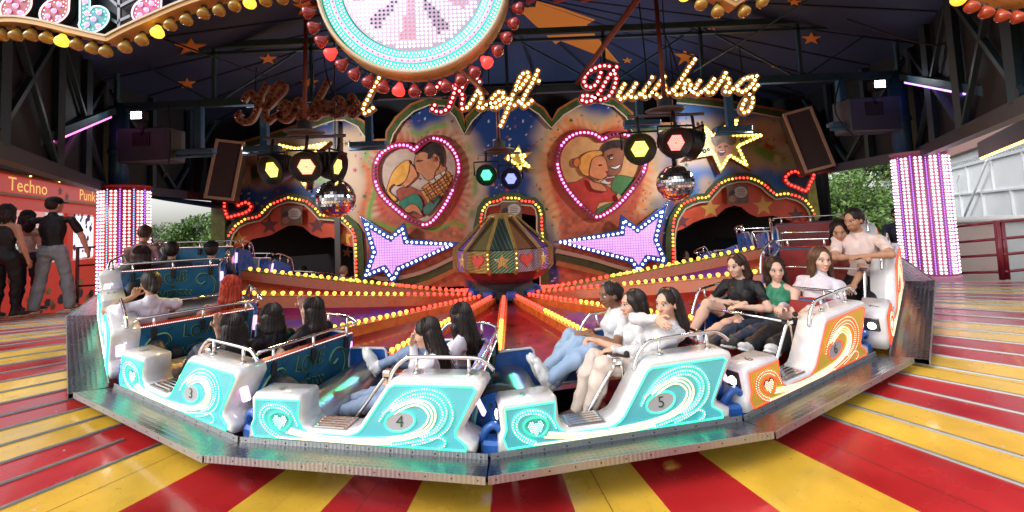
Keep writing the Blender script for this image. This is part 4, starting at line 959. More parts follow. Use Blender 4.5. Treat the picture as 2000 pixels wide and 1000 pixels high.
# smooth value noise on the wall, for airbrushed paint
_ng = np.random.default_rng(3).random((64, 64))
def vnoise(x, y):
    xi, yi = np.floor(x).astype(int), np.floor(y).astype(int); fx, fy = x-xi, y-yi; fx = fx*fx*(3-2*fx); fy = fy*fy*(3-2*fy); g = lambda a, b: _ng[a % 64, b % 64]
    return (g(xi, yi)*(1-fx)+g(xi+1, yi)*fx)*(1-fy)+(g(xi, yi+1)*(1-fx)+g(xi+1, yi+1)*fx)*fy
def ss(a, b, x): t = np.clip((x-a)/(b-a), 0, 1); return t*t*(3-2*t)
def heart_d(x, y, cx, cy, s):
    u, v = (x-cx)/s, (y-cy)/s; a = np.arctan2(u, -v); r = np.hypot(u, v)
    rad = .95+.10*np.cos(2*a)-.0*a-.32*np.exp(-(a/.35)**2)+.28*np.exp(-((np.abs(a)-PI)/.45)**2)
    return r/rad
def paint(V):
    x, y = wall_px(V); n1 = vnoise(x/22, y/22); n2 = vnoise(x/7+9, y/7); n3 = vnoise(x/60+3, y/60+5)
    navy = np.array([.012, .045, .17]); cream = np.array([.56, .39, .24]); orange = np.array([.72, .22, .04]); red = np.array([.50, .045, .02]); green = np.array([.12, .28, .03]); blue = np.array([.05, .17, .46])
    c = np.tile(navy, (len(x), 1))
    def mixin(c, col, w_): w_ = np.clip(w_, 0, 1)[:, None]; return c*(1-w_)+np.asarray(col)*w_
    # pale airbrushed fields round the two hearts and in the wings
    for cx, cy, s in ((818, 358, 98), (1166, 338, 102)):
        d = heart_d(x, y, cx, cy, s); a = np.arctan2(y-cy, x-cx)
        c = mixin(c, cream*(.8+.4*n3[:, None]), 1-ss(1.25, 1.75, d+.25*(n1-.5)))
        fl = np.sin(a*46+n1*6)*.5+.5; c = mixin(c, orange if cx > 1000 else np.array([.42, .12, .06]), (1-ss(1.12, 1.45, d))*(.30+.70*fl)*(d > .9))
        c = mixin(c, red, (1-ss(.99, 1.12, d))*.8)
        c = mixin(c, green, np.exp(-((d-1.34)/.07)**2)*(.8 if cx < 1000 else .25)*ss(.35, .7, n1))
    c = mixin(c, cream*(.9), (1-ss(700, 728, x+20*(n1-.5)))*ss(655, 665, x)*ss(232, 262, y+14*n1-7))
    c = mixin(c, np.array([.42, .11, .05])*(.6+.8*n2[:, None]), ss(415, 440, y+16*(n1-.5))*ss(700, 725, x)*(1-ss(902, 918, x)))
    c = mixin(c, np.array([.44, .10, .045])*(.6+.8*n2[:, None]), ss(405, 432, y+16*(n1-.5))*ss(1085, 1100, x)*(1-ss(1285, 1300, x)))
    c = mixin(c, green, np.exp(-((y-442-6*np.sin(x/12))/4)**2)*((x > 715) & (x < 905)))
    for x0, a_, k_ in ((690, 14, 1.), (1330, -14, .9)):
        xx = x0+a_*np.sin((y-300)/28)+(y-250)*.18*(1 if a_ > 0 else -.35); c = mixin(c, np.array([.50, .12, .03]), np.exp(-((x-xx)/9)**2)*ss(300, 330, y)*k_); c = mixin(c, green, np.exp(-((x-xx-13)/5)**2)*ss(300, 330, y)*k_)
    # right wing
    r_ = ss(1322, 1328, x); wc = cream*1.1
    R_ = np.tile(wc, (len(x), 1)); R_ = R_*(1-ss(.2, 1, (250-y)/40+n3*.4)[:, None])+blue*ss(.2, 1, (250-y)/40+n3*.4)[:, None]
    R_ = mixin(R_, blue, ss(320, 352, y+12*n1)*ss(.2, .6, n3+.2)); R_ = mixin(R_, green, np.exp(-(((x-1500)/38)**2+((y-300-(x-1500)*.45)/17)**2))*1.2*ss(.2, .6, n1+.2)); R_ = mixin(R_, red*.7, np.exp(-(((x-1495)/30)**2+((y-285-(x-1500)*.5)/8)**2))*ss(.3, .6, n2))
    c = c*(1-r_[:, None])+R_*r_[:, None]
    # left wing
    l_ = 1-ss(655, 660, x); L_ = np.tile(cream*.9, (len(x), 1)); L_ = mixin(L_, navy*1.2, ss(20, 60, 300-y+(655-x)*-.15+20*n1)); L_ = mixin(L_, np.array([.03, .05, .015]), np.exp(-(((x-495)/30)**2+((y-336)/20)**2))*1.3*ss(.2, .5, n1+.15)); L_ = mixin(L_, green, np.exp(-(((x-630)/22)**2+((y-350)/30)**2))*.9)
    L_ = mixin(L_, navy*1.3, ss(352, 378, y+10*n1-(np.abs(x-570)-40)*.1)); c = c*(1-l_[:, None])+L_*l_[:, None]
    # spatter of little white, red and green specks
    hsh = np.sin(np.floor(x/5.2)*127.1+np.floor(y/5.2)*311.7)*43758.5; h = hsh-np.floor(hsh); dx, dy = x/5.2-np.floor(x/5.2)-.5, y/5.2-np.floor(y/5.2)-.5; dot = (dx*dx+dy*dy < .12)
    dark = c.sum(1) < .30
    c[dot & (h > .95) & dark] = (.55, .60, .62); c[dot & (h < .035) & dark] = (.42, .05, .07); c[dot & (h < .03) & ~dark] = (.35, .04, .04); c[dot & (h > .985) & ~dark] = (.05, .13, .20)
    return c
M_WALL = attr_mat('airbrushed wall paint', .45, .12, 30.)
wall = thing('painted_wall', 'scalloped back wall airbrushed with a starry night, flames and clouds', 'painted wall', (0, 0, 0))
lattice_wall('centre_panel', [(660, 560)]+[(655, 400)]+TOP_C+[(1322, 400), (1322, 560)], [ARL, ARR, CEN], paint, wall, m=M_WALL)
lattice_wall('wing_panel', [(441, 560)]+list(map(tuple, TOP_L))+[(655, 560)], [ARL], paint, wall, m=M_WALL)
lattice_wall('wing_panel', [(1322, 560)]+list(map(tuple, TOP_R))+[(1596, 440), (1592, 560)], [ARR], paint, wall, m=M_WALL)
M_OLV = mat('olive border band', (.055, .085, .02), .4, noise=.3); M_ORB = mat('orange outer band', (.36, .12, .03), .45, noise=.2); M_CRL = mat('cream pinline', (.62, .50, .34), .4)
def border(pts, parent, w_=.16, y=YW-.04, name='border_band'):
    q = Wp(pts); b = MB(); ribbon(b, q, w_, y, .05, 0); ribbon(b, [(a, c) for a, c in np.array(q)+0], .03, y-.012, .012, 1); b.build(name, [M_OLV, M_CRL], parent)
def shift(pts, d): 
    P = np.array(pts, float); out = []
    for i in range(len(P)):
        t = nrm(P[min(i+1, len(P)-1)]-P[max(i-1, 0)]); out.append(tuple(P[i]+np.array([t[1], -t[0]])*d))
    return out
for nm, T in (('border_band', TOP_C), ('border_band', list(map(tuple, TOP_L))), ('border_band', list(map(tuple, TOP_R)))):
    up_ = shift(T, 8); b = MB(); ribbon(b, Wp(shift(T, 6)), .15, YW-.045, .05, 0); ribbon(b, Wp(shift(T, 14)), .07, YW-.04, .05, 1); ribbon(b, Wp(T), .028, YW-.06, .02, 2); b.build(nm, [M_OLV, M_ORB, M_CRL], wall)
b = MB(); px_ = W(658, 240)[0]; b.box((px_-.06, YW-.10, .6), (px_+.06, YW-.05, W(658, 238)[1])); b.build('panel_post', [mat('grey post', (.10, .09, .085), .5)], wall)
b = MB(); x0, z0 = W(442, 470); b.box((x0-.28, YW-.09, z0-.1), (x0+.02, YW+.05, W(442, 385)[1])); x1, z1 = W(1590, 440); b.build('edge_post', [mat('olive post', (.10, .12, .03), .4, noise=.4)], wall)
b = MB(); wprism(b, Wp([(1577, 345), (1586, 345), (1598, 425), (1588, 430), (1575, 395)]), YW-.08, .12); b.build('edge_post', [mat('yellow green post', (.34, .32, .03), .4, noise=.4)], wall)
# night coloured foot of the wall with curved olive base line
for P_ in ([(712, 535), (760, 545), (830, 530), (900, 497)], [(1085, 490), (1150, 505), (1240, 530), (1308, 532)]):
    q = Wp(list(map(tuple, spline(P_, 6)))); b = MB(); ribbon(b, q, .10, YW-.05, .04, 1); ribbon(b, [(x, z-.12) for x, z in q], .16, YW-.05, .04, 0); ribbon(b, [(x, z-.26) for x, z in q], .12, YW-.05, .04, 2); b.build('base_band', [M_OLV, M_CRL, M_ORB], wall)
# ---- little painted stars scattered over the paint
b = MB(); rng = random.Random(11); cnt = 0
for i in range(150):
    px, py = rng.uniform(470, 1530), rng.uniform(210, 520)
    P = np.array([[px, py]])
    if any(inside(P, h)[0] for h in (ARL, ARR, CEN)) or not (inside(P, [(660, 560)]+TOP_C+[(1322, 560)])[0] or (px < 640 and py > 300) or (px > 1340 and py > 240)): continue
    if heart_d(px, py, 818, 358, 98) < 1.1 or heart_d(px, py, 1166, 338, 102) < 1.1: continue
    x, z = W(px, py); s_ = rng.uniform(.03, .075); b.prism(star(5, s_, s_*.42, rng.uniform(0, 6)), (x, YW-.004, z), (1, 0, 0), (0, 0, 1), .003, rng.randrange(3), back=False)
b.build('painted_stars', [mat('star red paint', (.38, .04, .06), .5), mat('star green paint', (.03, .10, .03), .5), mat('star orange paint', (.48, .20, .05), .5)], wall)
# ================================================================== arches with scalloped red valances
M_VAL = mat('red valance board', (.74, .10, .035), .4, noise=.2, nscale=3); M_VSTAR = mat('valance star', (.80, .42, .08), .45); M_VSTARD = mat('dark valance star', (.18, .05, .05), .5)
def arch(label, outline, low, bulbs, stars, loc_y, parent_group):
    t = thing('arch_valance', label, 'arch', (0, 0, 0), (0, 0, 0), 'arched openings in the painted wall')
    up = [p for p in outline if p[1] < 480]
    if (up[0][0]-up[-1][0])*(low[0][0]-low[-1][0]) > 0: low = low[::-1]
    b = MB(); wprism(b, Wp(list(up)+[tuple(p) for p in low]), YW+.03, .04); b.build('valance', [M_VAL], t)
    b = MB(); ribbon(b, Wp(outline), .20, YW-.06, .07, 0); ribbon(b, Wp(shift(outline, 9 if outline[0][0] > outline[-1][0] else -9)), .03, YW-.075, .02, 1); b.build('surround', [M_OLV, M_CRL], t)
    pts = resample(np.array(Wp(bulbs)), .085); pts = pts if len(pts) <= 100 else resample(np.array(Wp(bulbs)), 0, count=100)
    bulb_parts(t, 'bulb', pts, YW-.065, .028, lambda i: G_RED if (i//4) % 2 else G_AMB)
    for px, py, s_, dk in stars:
        x, z = W(px, py); b = MB(); b.prism(star(5, s_, s_*.42), (x, YW+.022, z), (1, 0, 0), (0, 0, 1), .006); b.build('star', [M_VSTARD if dk else M_VSTAR], t)
    return t
arch('arched opening with red starred valance over the left tunnel', ARL, [(695, 484)][:0]+[(695, 484), (675, 480), (660, 471), (645, 463), (625, 465), (608, 458), (590, 443), (575, 440), (560, 441), (543, 450), (525, 460), (505, 464), (490, 467), (475, 480), (457, 486), (445, 482)], [(698, 560), (697, 500), (696, 465), (690, 447), (670, 425), (650, 422), (628, 420), (617, 406), (600, 393), (565, 386), (530, 400), (518, 412), (508, 423), (482, 428), (464, 440), (450, 460)], [(525, 440, .22, 1), (618, 440, .2, 1), (465, 468, .2, 0), (672, 464, .22, 0)], 0, '')
arch('arched opening with red starred valance over the right tunnel', ARR, [(1588, 441), (1557, 436), (1535, 427), (1512, 421), (1482, 424), (1465, 417), (1450, 404), (1435, 401), (1418, 407), (1400, 422), (1375, 427), (1355, 435), (1335, 447), (1312, 456)], [(1314, 540), (1312, 450), (1315, 425), (1330, 400), (1345, 392), (1362, 387), (1380, 386), (1390, 373), (1402, 360), (1418, 352), (1438, 348), (1460, 348), (1476, 353), (1490, 361), (1503, 373), (1513, 381), (1533, 378), (1556, 384), (1570, 392), (1580, 404), (1586, 418)], [(1388, 407, .24, 0), (1492, 402, .24, 0), (1332, 432, .2, 1), (1556, 420, .2, 1)], 0, '')
arch('small arched opening with red valance behind the hub', CEN, [(1052, 430), (1045, 421), (1020, 417), (995, 421), (970, 418), (950, 428), (946, 440)], [(938, 470), (939, 445), (940, 425), (944, 408), (955, 396), (975, 392), (983, 387), (1012, 387), (1020, 393), (1040, 394), (1052, 405), (1057, 420), (1058, 445), (1060, 470)], [], 0, '')
# black curtains inside the tunnels, with a few gold stars
cu = thing('tunnel_curtain', 'black curtains with gold stars hanging inside the tunnel behind the wall', 'curtain', (0, 0, 0))
b = MB(); quad(b, (-7.05, 12.6), (8.6, 12.6), -.4, 4.2); quad(b, (-7.05, 12.6), (-7.4, 14.5), -.4, 4.2); quad(b, (8.6, 12.6), (7.2, 10.4), -.4, 3.0); b.build('cloth', [mat('black curtain', (.008, .009, .012), .85, bump=.4, bscale=6)], cu)
for px, py, s_ in ((525, 480, .16), (678, 493, .15), (1385, 453, .22), (1468, 470, .16), (1497, 433, .12), (1432, 454, .12)):
    p = at_y(px, py, 12.5); b = MB(); b.prism(star(5, s_, s_*.42, 1.4), tuple(p), (1, 0, 0), (0, 0, 1), .01); b.build('star', [mat('dull gold star', (.40, .16, .05), .5)], cu)
p = at_y(1437, 416, 12.4); b = MB()
for i in range(6): b._bar(p+[-.55+i*.2, 0, -.10], p+[-.35+i*.2, 0, .22], .03, .02, 0, None)
b.box(tuple(p+[-.5, .02, -.06]), tuple(p+[.6, .04, .18]), 1); b.build('skylight', [M_DARK, mat('dull skylight pane', (.22, .27, .30), .3)], cu)
# ================================================================== painted couples in LED hearts
def paintings(t, items, ox, oy, y0=YW-.012):
    for i, (nm, pts, col) in enumerate(items):
        q = z4(pts, ox, oy); q = [tuple(p) for p in spline(q, 3, True)] if len(pts) > 4 else q
        b = MB(); wprism(b, q, y0-.0035*i, .003)
        if 'check' not in nm: ribbon(b, q, .014, y0-.0035*i-.002, .002, 1, True)
        b.build(nm, [mat('paint %d %d %d' % col, hexc(*col), .5, noise=.18, nscale=9), mat('paint outline', (.10, .035, .02), .5)], t)
HL = [(1640, 372), (1600, 345), (1540, 338), (1470, 350), (1390, 400), (1345, 475), (1335, 560), (1350, 650), (1400, 740), (1500, 835), (1600, 910), (1720, 957), (1800, 910), (1880, 800), (1940, 685), (1985, 560), (1978, 450), (1930, 360), (1860, 302), (1770, 285), (1695, 322)]
HR = [(1500, 292), (1440, 252), (1340, 240), (1250, 272), (1185, 340), (1152, 430), (1162, 540), (1210, 650), (1290, 755), (1370, 835), (1460, 897), (1560, 850), (1640, 785), (1740, 670), (1810, 565), (1835, 480), (1825, 400), (1795, 335), (1740, 287), (1680, 256), (1600, 252), (1545, 272)]
def led_heart(label, pts, ox, oy, back, items, col2):
    t = thing('led_heart', label, 'heart sign', (0, 0, 0), (0, 0, 0), 'hearts outlined in pink lamps on the painted wall'); q = spline(z4(pts, ox, oy), 3, True)
    b = MB(); wprism(b, [tuple(p) for p in q], YW-.008, .005); b.build('heart_ground', [mat('heart ground '+col2, back, .5, noise=.15, nscale=7)], t)
    paintings(t, items, ox, oy)
    b = MB(); ribbon(b, q, .15, YW-.075, .075, 0, True); b.build('rim', [mat('crimson rim', (.28, .02, .04), .4)], t)
    bulb_parts(t, 'lamp', resample(q, .088, True), YW-.08, .030, lambda i: G_PNK if (i % 17) < 13 else mat('dull pink bulb', (.30, .10, .22), .3))
    return t
SK, SK2 = (188, 122, 82), (170, 100, 66)
led_heart('pink lamp heart with a painted blonde woman kissing a man in a checked shirt', HL, 400, 200, hexc(190, 165, 145), [
 ('painted_torso', [(1500, 690), (1600, 655), (1720, 690), (1880, 560), (1935, 600), (1900, 700), (1840, 780), (1730, 880), (1640, 900), (1540, 800)], (150, 70, 48)),
 ('painted_shirt', [(1690, 680), (1760, 620), (1880, 535), (1932, 590), (1900, 665), (1850, 735), (1765, 805), (1720, 750)], (205, 140, 72)),
 ('painted_neck', [(1740, 600), (1800, 520), (1860, 480), (1884, 540), (1800, 625)], SK),
 ('painted_collar', [(1745, 610), (1870, 535), (1885, 552), (1790, 640)], (205, 190, 165)),
 ('painted_face', [(1650, 410), (1690, 385), (1780, 390), (1832, 430), (1832, 500), (1800, 545), (1790, 590), (1740, 612), (1690, 560), (1655, 540), (1648, 505), (1636, 470)], SK),
 ('painted_hair', [(1640, 372), (1700, 330), (1780, 308), (1842, 335), (1869, 400), (1868, 500), (1850, 480), (1832, 430), (1795, 400), (1770, 432), (1742, 442), (1745, 400), (1690, 388), (1650, 412)], (42, 28, 24)),
 ('painted_face', [(1560, 460), (1620, 488), (1648, 530), (1664, 575), (1642, 600), (1602, 640), (1560, 662), (1535, 620), (1570, 560)], (205, 130, 85)),
 ('painted_hair', [(1440, 625), (1470, 550), (1520, 490), (1580, 452), (1604, 478), (1592, 560), (1560, 622), (1500, 652), (1478, 640), (1440, 690), (1502, 750), (1480, 770), (1425, 700)], (222, 158, 62)),
 ('painted_sleeve', [(1520, 790), (1600, 730), (1662, 718), (1704, 790), (1684, 862), (1600, 850)], (40, 118, 92)),
 ('painted_sleeve', [(1842, 728), (1822, 790), (1740, 882), (1708, 830), (1770, 770)], (60, 108, 88)),
 ('painted_hand', [(1560, 842), (1600, 800), (1650, 800), (1690, 850), (1700, 888), (1640, 850), (1600, 862)], (196, 120, 80)),
 ('painted_brow', [(1652, 470), (1668, 452), (1700, 456), (1668, 464)], (42, 28, 24)), ('painted_ear', [(1780, 430), (1800, 424), (1806, 450), (1790, 466)], SK2),
 ('painted_lips', [(1642, 590), (1668, 588), (1660, 604)], (170, 40, 40))]
 + [('painted_check', [(1700+46*i, 670-38*i), (1708+46*i, 664-38*i), (1790+42*i, 790-42*i), (1782+42*i, 796-42*i)], (110, 42, 26)) for i in range(4)] + [('painted_check', [(1700+28*i, 690+40*i), (1896+18*i, 560+46*i), (1900+18*i, 568+46*i), (1704+28*i, 698+40*i)], (110, 42, 26)) for i in range(3)], 'pale')
led_heart('pink lamp heart with a painted woman in red kissing a smiling man', HR, 800, 200, hexc(214, 158, 98), [
 ('painted_dress', [(1195, 640), (1300, 620), (1380, 585), (1450, 620), (1565, 668), (1625, 765), (1480, 785), (1440, 885), (1300, 775), (1230, 700)], (190, 55, 40)),
 ('painted_jacket', [(1600, 585), (1660, 570), (1782, 610), (1752, 700), (1650, 724), (1575, 680)], (72, 120, 62)),
 ('painted_jacket', [(1468, 832), (1556, 790), (1602, 790), (1540, 842), (1455, 888)], (72, 112, 58)),
 ('painted_collar', [(1488, 628), (1540, 585), (1605, 576), (1560, 645)], (214, 196, 176)),
 ('painted_bow_tie', [(1530, 600), (1560, 594), (1592, 590), (1580, 612), (1545, 618)], (160, 40, 36)),
 ('painted_face', [(1505, 385), (1560, 350), (1672, 350), (1668, 440), (1655, 500), (1640, 545), (1590, 577), (1545, 562), (1530, 490), (1508, 430)], (150, 88, 58)),
 ('painted_hair', [(1494, 370), (1530, 320), (1600, 296), (1680, 300), (1672, 352), (1580, 360), (1520, 386), (1512, 420), (1496, 410)], (48, 26, 20)),
 ('painted_teeth', [(1560, 500), (1600, 505), (1645, 484), (1630, 515), (1592, 522)], (232, 224, 205)),
 ('painted_brow', [(1545, 420), (1580, 404), (1592, 412), (1550, 430)], (40, 22, 18)), ('painted_eye', [(1560, 436), (1584, 428), (1590, 438), (1566, 446)], (240, 230, 210)),
 ('painted_hair', [(1318, 505), (1338, 430), (1398, 388), (1482, 378), (1504, 408), (1432, 440), (1405, 520), (1402, 575), (1350, 562)], (224, 150, 62)),
 ('painted_bun', [(1276, 470), (1292, 440), (1322, 436), (1330, 480), (1310, 505), (1284, 500)], (206, 110, 50)),
 ('painted_face', [(1430, 440), (1500, 420), (1536, 470), (1546, 560), (1500, 602), (1440, 592), (1402, 565), (1410, 500)], (216, 132, 84)),
 ('painted_eye', [(1470, 490), (1496, 486), (1500, 496), (1474, 500)], (60, 34, 26)), ('painted_lips', [(1526, 540), (1548, 536), (1540, 560)], (180, 40, 40)),
 ('painted_hand', [(1400, 600), (1440, 625), (1500, 640), (1540, 690), (1500, 695), (1430, 680), (1405, 640)], (206, 124, 80)), ('painted_hand', [(1612, 722), (1632, 712), (1650, 740), (1640, 770), (1620, 756)], (220, 160, 120))], 'amber')
# ================================================================== purple star screens with lamp rims
def star_screen(label, pts, ox, oy, y):
    t = thing('star_screen', label, 'star sign', (0, 0, 0), (0, 0, 0), 'lopsided star screens either side of the hub'); q = [(at_y(ox+a/4, oy+c/4, y)[0], at_y(ox+a/4, oy+c/4, y)[2]) for a, c in pts]
    P = np.array(q); P = P if area2(P) > 0 else P[::-1]; cen = P.mean(0)
    b = MB(); wprism(b, [tuple(p) for p in offset(P, .05)], y, .10, 0, None, .012); b.build('frame', [mat('royal blue frame', (.015, .06, .28), .35, coat=.3)], t)
    I = offset(P, -.085); b = MB(); wprism(b, [tuple(p) for p in I], y-.014, .012)
    m = glow('violet led screen', (.62, .30, .95), .42, (.35, .2, .5)); nt = m.node_tree
    if not any(n.type == 'TEX_NOISE' for n in nt.nodes):
        tc = nt.nodes.new('ShaderNodeTexCoord'); nz = nt.nodes.new('ShaderNodeTexNoise'); nz.inputs['Scale'].default_value = 1.6; nz.inputs['Detail'].default_value = 3; cr = nt.nodes.new('ShaderNodeValToRGB'); L = nt.links.new
        cr.color_ramp.elements[0].color = (.45, .16, .80, 1); cr.color_ramp.elements[1].color = (1., .55, .75, 1); cr.color_ramp.elements[0].position = .35; cr.color_ramp.elements[1].position = .68
        L(tc.outputs['Object'], nz.inputs['Vector']); L(nz.outputs['Fac'], cr.inputs[0]); L(cr.outputs[0], nt.nodes['Principled BSDF'].inputs['Emission Color'])
    b.build('led_screen', [m], t)
    b = MB(); x0, z0 = I.min(0); x1, z1 = I.max(0); g = .056; G = np.array([(x0+i*g, z0+j*g) for i in range(int((x1-x0)/g)) for j in range(int((z1-z0)/g))]); G = G[inside(G, I)]
    for x, z in G: b.add([(x-.017, y-.016, z-.017), (x+.017, y-.016, z-.017), (x+.017, y-.016, z+.017), (x-.017, y-.016, z+.017)], [(0, 1, 2, 3)])
    o = b.build('pixel_grid', [glow('lilac pixel', (.85, .45, 1.), .62, (.5, .3, .6), False)], t)
    bulb_parts(t, 'rim_bulb', resample(offset(P, -.02), .105, True), y-.012, .027, G_WHT)
star_screen('violet star screen with white lamps pointing right, under the kissing couple heart', [(1240, 125), (1452, 255), (1545, 172), (1578, 283), (1960, 305), (1520, 505), (1470, 605), (1400, 502), (1246, 566), (1316, 370)], 400, 400, 9.95)
star_screen('violet star screen with white lamps pointing left, beside the right tunnel', [(1160, 290), (1652, 215), (1668, 108), (1780, 190), (1990, 25), (1930, 270), (2005, 450), (1860, 418), (1790, 525), (1728, 440)], 800, 400, 9.95)
# ================================================================== yellow bulb stars
M_YST = mat('yellow star board', (.50, .40, .08), .4, noise=.2)
def bulb_star(label, tips, inner, ox, oy, y=YW-.16, step=.085):
    t = thing('bulb_star', label, 'bulb star', (0, 0, 0), (0, 0, 0), 'yellow stars edged with bulbs on the painted wall'); pts = [p for a, c in zip(tips, inner) for p in (a, c)]
    q = [(at_y(ox+a/4, oy+c/4, y)[0], at_y(ox+a/4, oy+c/4, y)[2]) for a, c in pts]; P = np.array(q); P = P if area2(P) > 0 else P[::-1]
    b = MB(); wprism(b, [tuple(p) for p in P], y, .10, 0, 1, .01); b.build('board', [M_YST, M_ORB], t)
    bulb_parts(t, 'edge_bulb', resample(offset(P, -.05), step, True), y-.002, .033, G_YEL, 7, 1.1); return t
bs = bulb_star('large yellow bulb star with a painted laughing face in curly hair', [(985, 95), (1200, 245), (1075, 535), (830, 562), (565, 452), (690, 145)], [(950, 240), (985, 350), (905, 435), (765, 415), (700, 290), (770, 235)], 1200, 200)
def wp8(pts): return [(at_y(1200+a/4, 200+c/4, YW-.17)[0], at_y(1200+a/4, 200+c/4, YW-.17)[2]) for a, c in pts]
for i, (nm, pts, col) in enumerate([('painted_face', [(790, 330), (830, 300), (900, 300), (928, 340), (915, 400), (870, 440), (830, 435), (795, 390)], (214, 140, 100)), ('painted_curls', [(760, 290), (770, 240), (810, 215), (870, 205), (925, 220), (952, 270), (945, 320), (905, 335), (860, 310), (820, 330), (790, 345)], (120, 92, 62)), ('painted_mouth', [(805, 385), (835, 375), (868, 372), (862, 400), (838, 420), (815, 408)], (90, 22, 20)), ('painted_eye', [(812, 348), (832, 340), (834, 352), (816, 358)], (50, 30, 22)), ('painted_eye', [(858, 340), (880, 336), (882, 348), (862, 352)], (50, 30, 22)), ('painted_teeth', [(812, 386), (838, 380), (862, 378), (858, 388), (836, 392)], (235, 225, 205))]):
    b = MB(); q = [tuple(p) for p in spline(wp8(pts), 3, True)]; wprism(b, q, YW-.166-.003*i, .002); b.build(nm, [mat('paint %d %d %d' % col, hexc(*col), .5, noise=.18, nscale=9)], bs)
for px, py, r in ((928, 172, 9), (996, 292, 13), (1030, 284, 8), (704, 380, 12), (736, 368, 8), (972, 410, 8)):
    b = MB(); x, z = wp8([(px, py)])[0]; b.dome((x, YW-.166, z), (0, -1, 0), r*.0029*1.4, 12, 0, .004, 1); b.dome((x, YW-.170, z), (0, -1, 0), r*.0029*.5, 8, 1, .004, 1); b.build('dot_eye', [M_BLACK, mat('ivory', (.6, .55, .4), .4)], bs)
bulb_star('yellow bulb star half hidden behind the left cluster of spotlights', [(560, 312), (985, 300), (880, 452), (792, 690), (600, 615), (470, 415)], [(720, 345), (830, 420), (820, 500), (700, 560), (620, 480), (560, 400)], 400, 200)
bulb_star('small yellow bulb star above the centre arch, behind the blue spotlight', [(722, 340), (856, 325), (962, 385), (985, 530), (868, 548), (735, 440)], [(800, 400), (880, 395), (895, 445), (890, 505), (830, 500), (770, 400)], 800, 200)
# ---- small red corner hearts
def corner_heart(label, pts, ox, oy):
    t = thing('corner_heart', label, 'heart sign', (0, 0, 0), (0, 0, 0), 'small hearts of red bulbs over the tunnels'); q = spline(z4(pts, ox, oy), 4, True)
    b = MB(); wprism(b, [tuple(p) for p in q], YW-.10, .03); b.build('board', [mat('navy heart board', (.012, .02, .05), .5)], t); b = MB(); ribbon(b, q, .11, YW-.13, .04, 0, True); b.build('rim', [M_REDL], t); bulb_parts(t, 'bulb', resample(q, .085, True), YW-.132, .03, G_RED)
corner_heart('small red bulb heart at the outer corner of the left tunnel', [(182, 785), (190, 850), (208, 898), (250, 888), (330, 866), (378, 838), (384, 806), (350, 782), (312, 795), (284, 806), (276, 770), (262, 738), (225, 745)], 400, 200)
corner_heart('small red bulb heart at the outer corner of the right tunnel', [(1432, 572), (1400, 545), (1350, 552), (1308, 595), (1335, 640), (1400, 668), (1470, 694), (1498, 640), (1528, 568), (1480, 545)], 1200, 200)
# ---- comic posters with speech bubble
for px, py, y, lab in ((569, 421, YW-.13, 'comic poster with a white speech bubble on the left valance'), (1441, 379, YW-.13, 'comic poster with a white speech bubble on the right valance'), (998, 413, YW-.10, 'comic poster with a pale speech bubble above the hub')):
    p = at_y(px, py, y); t = thing('poster', lab, 'poster', tuple(p), (0, 0, 0), 'posters with speech bubbles'); k = .235
    b = MB(); b.box((-k, 0, -k*.88), (k, .02, k*.88)); b.build('sheet', [mat('brown poster', (.20, .11, .07), .5, noise=.4, nscale=14)], t)
    b = MB(); b.prism([(.07+.145*math.cos(a), .04+.125*math.sin(a)) for a in np.linspace(0, 2*PI, 22, endpoint=False)], (0, -.003, 0), (1, 0, 0), (0, 0, 1), .002); b.build('speech_bubble', [mat('bubble white', (.55, .47, .40), .5)], t)
    b = MB()
    for i in range(4): b.box((-.02, -.007, -.03+i*.04), (.16-.02*(i % 2), -.004, -.018+i*.04))
    b.build('print_lines', [mat('grey print', (.12, .09, .08), .5)], t)
    b = MB(); b.prism([(-.13+.075*math.cos(a), -.10+.085*math.sin(a)) for a in np.linspace(0, 2*PI, 16, endpoint=False)], (0, -.003, 0), (1, 0, 0), (0, 0, 1), .002); b.build('printed_head', [mat('poster skin', (.36, .20, .12), .5)], t)
    b = MB(); b.prism([(-.21, -.06), (-.19, .06), (-.10, .10), (-.05, .04), (-.10, -.02), (-.17, -.03)], (0, -.007, 0), (1, 0, 0), (0, 0, 1), .002); b.build('printed_hair', [mat('poster hair', (.05, .03, .025), .5)], t)
# ================================================================== script lettering hung from the girder
YS = 7.32
HERB = [[[(470,280),(440,330),(412,378),(398,432),(383,488),(365,540),(340,600),(312,655),(260,692),(200,694),(150,660),(140,622),(168,596)], [(215,440),(250,390),(310,360),(322,400),(345,438),(398,432)], [(383,488),(450,510),(505,512)], [(505,512),(545,470),(600,410),(640,370),(672,328),(682,280),(640,246),(598,272),(570,312),(540,362),(515,430),(490,490),(466,550),(456,600),(464,655),(500,682)]],
 [[(500,682),(560,634),(640,612),(718,562),(738,505),(692,474),(645,520),(622,600),(642,658),(700,676),(760,632),(800,560)]], [[(800,560),(832,440),(862,480),(915,515),(880,580),(845,636),(880,668),(930,622),(980,560)]],
 [[(1180,230),(1142,290),(1112,348),(1078,410),(1042,480),(1012,560),(1004,620),(1034,648),(1082,612),(1122,560),(1148,500),(1120,465),(1075,520)], [(1060,560),(1120,590),(1190,582)]], [[(1190,582),(1260,560),(1335,500),(1328,434),(1280,432),(1226,500),(1212,580),(1252,620),(1320,608),(1390,550),(1430,480)]],
 [[(1430,480),(1446,392),(1480,442),(1510,482),(1472,540),(1442,590),(1464,624),(1510,586),(1550,546)]], [[(1768,192),(1740,246),(1706,300),(1682,346),(1660,396),(1635,442),(1602,496),(1588,552),(1602,598),(1650,576),(1700,536)], [(1706,300),(1775,318)]]]
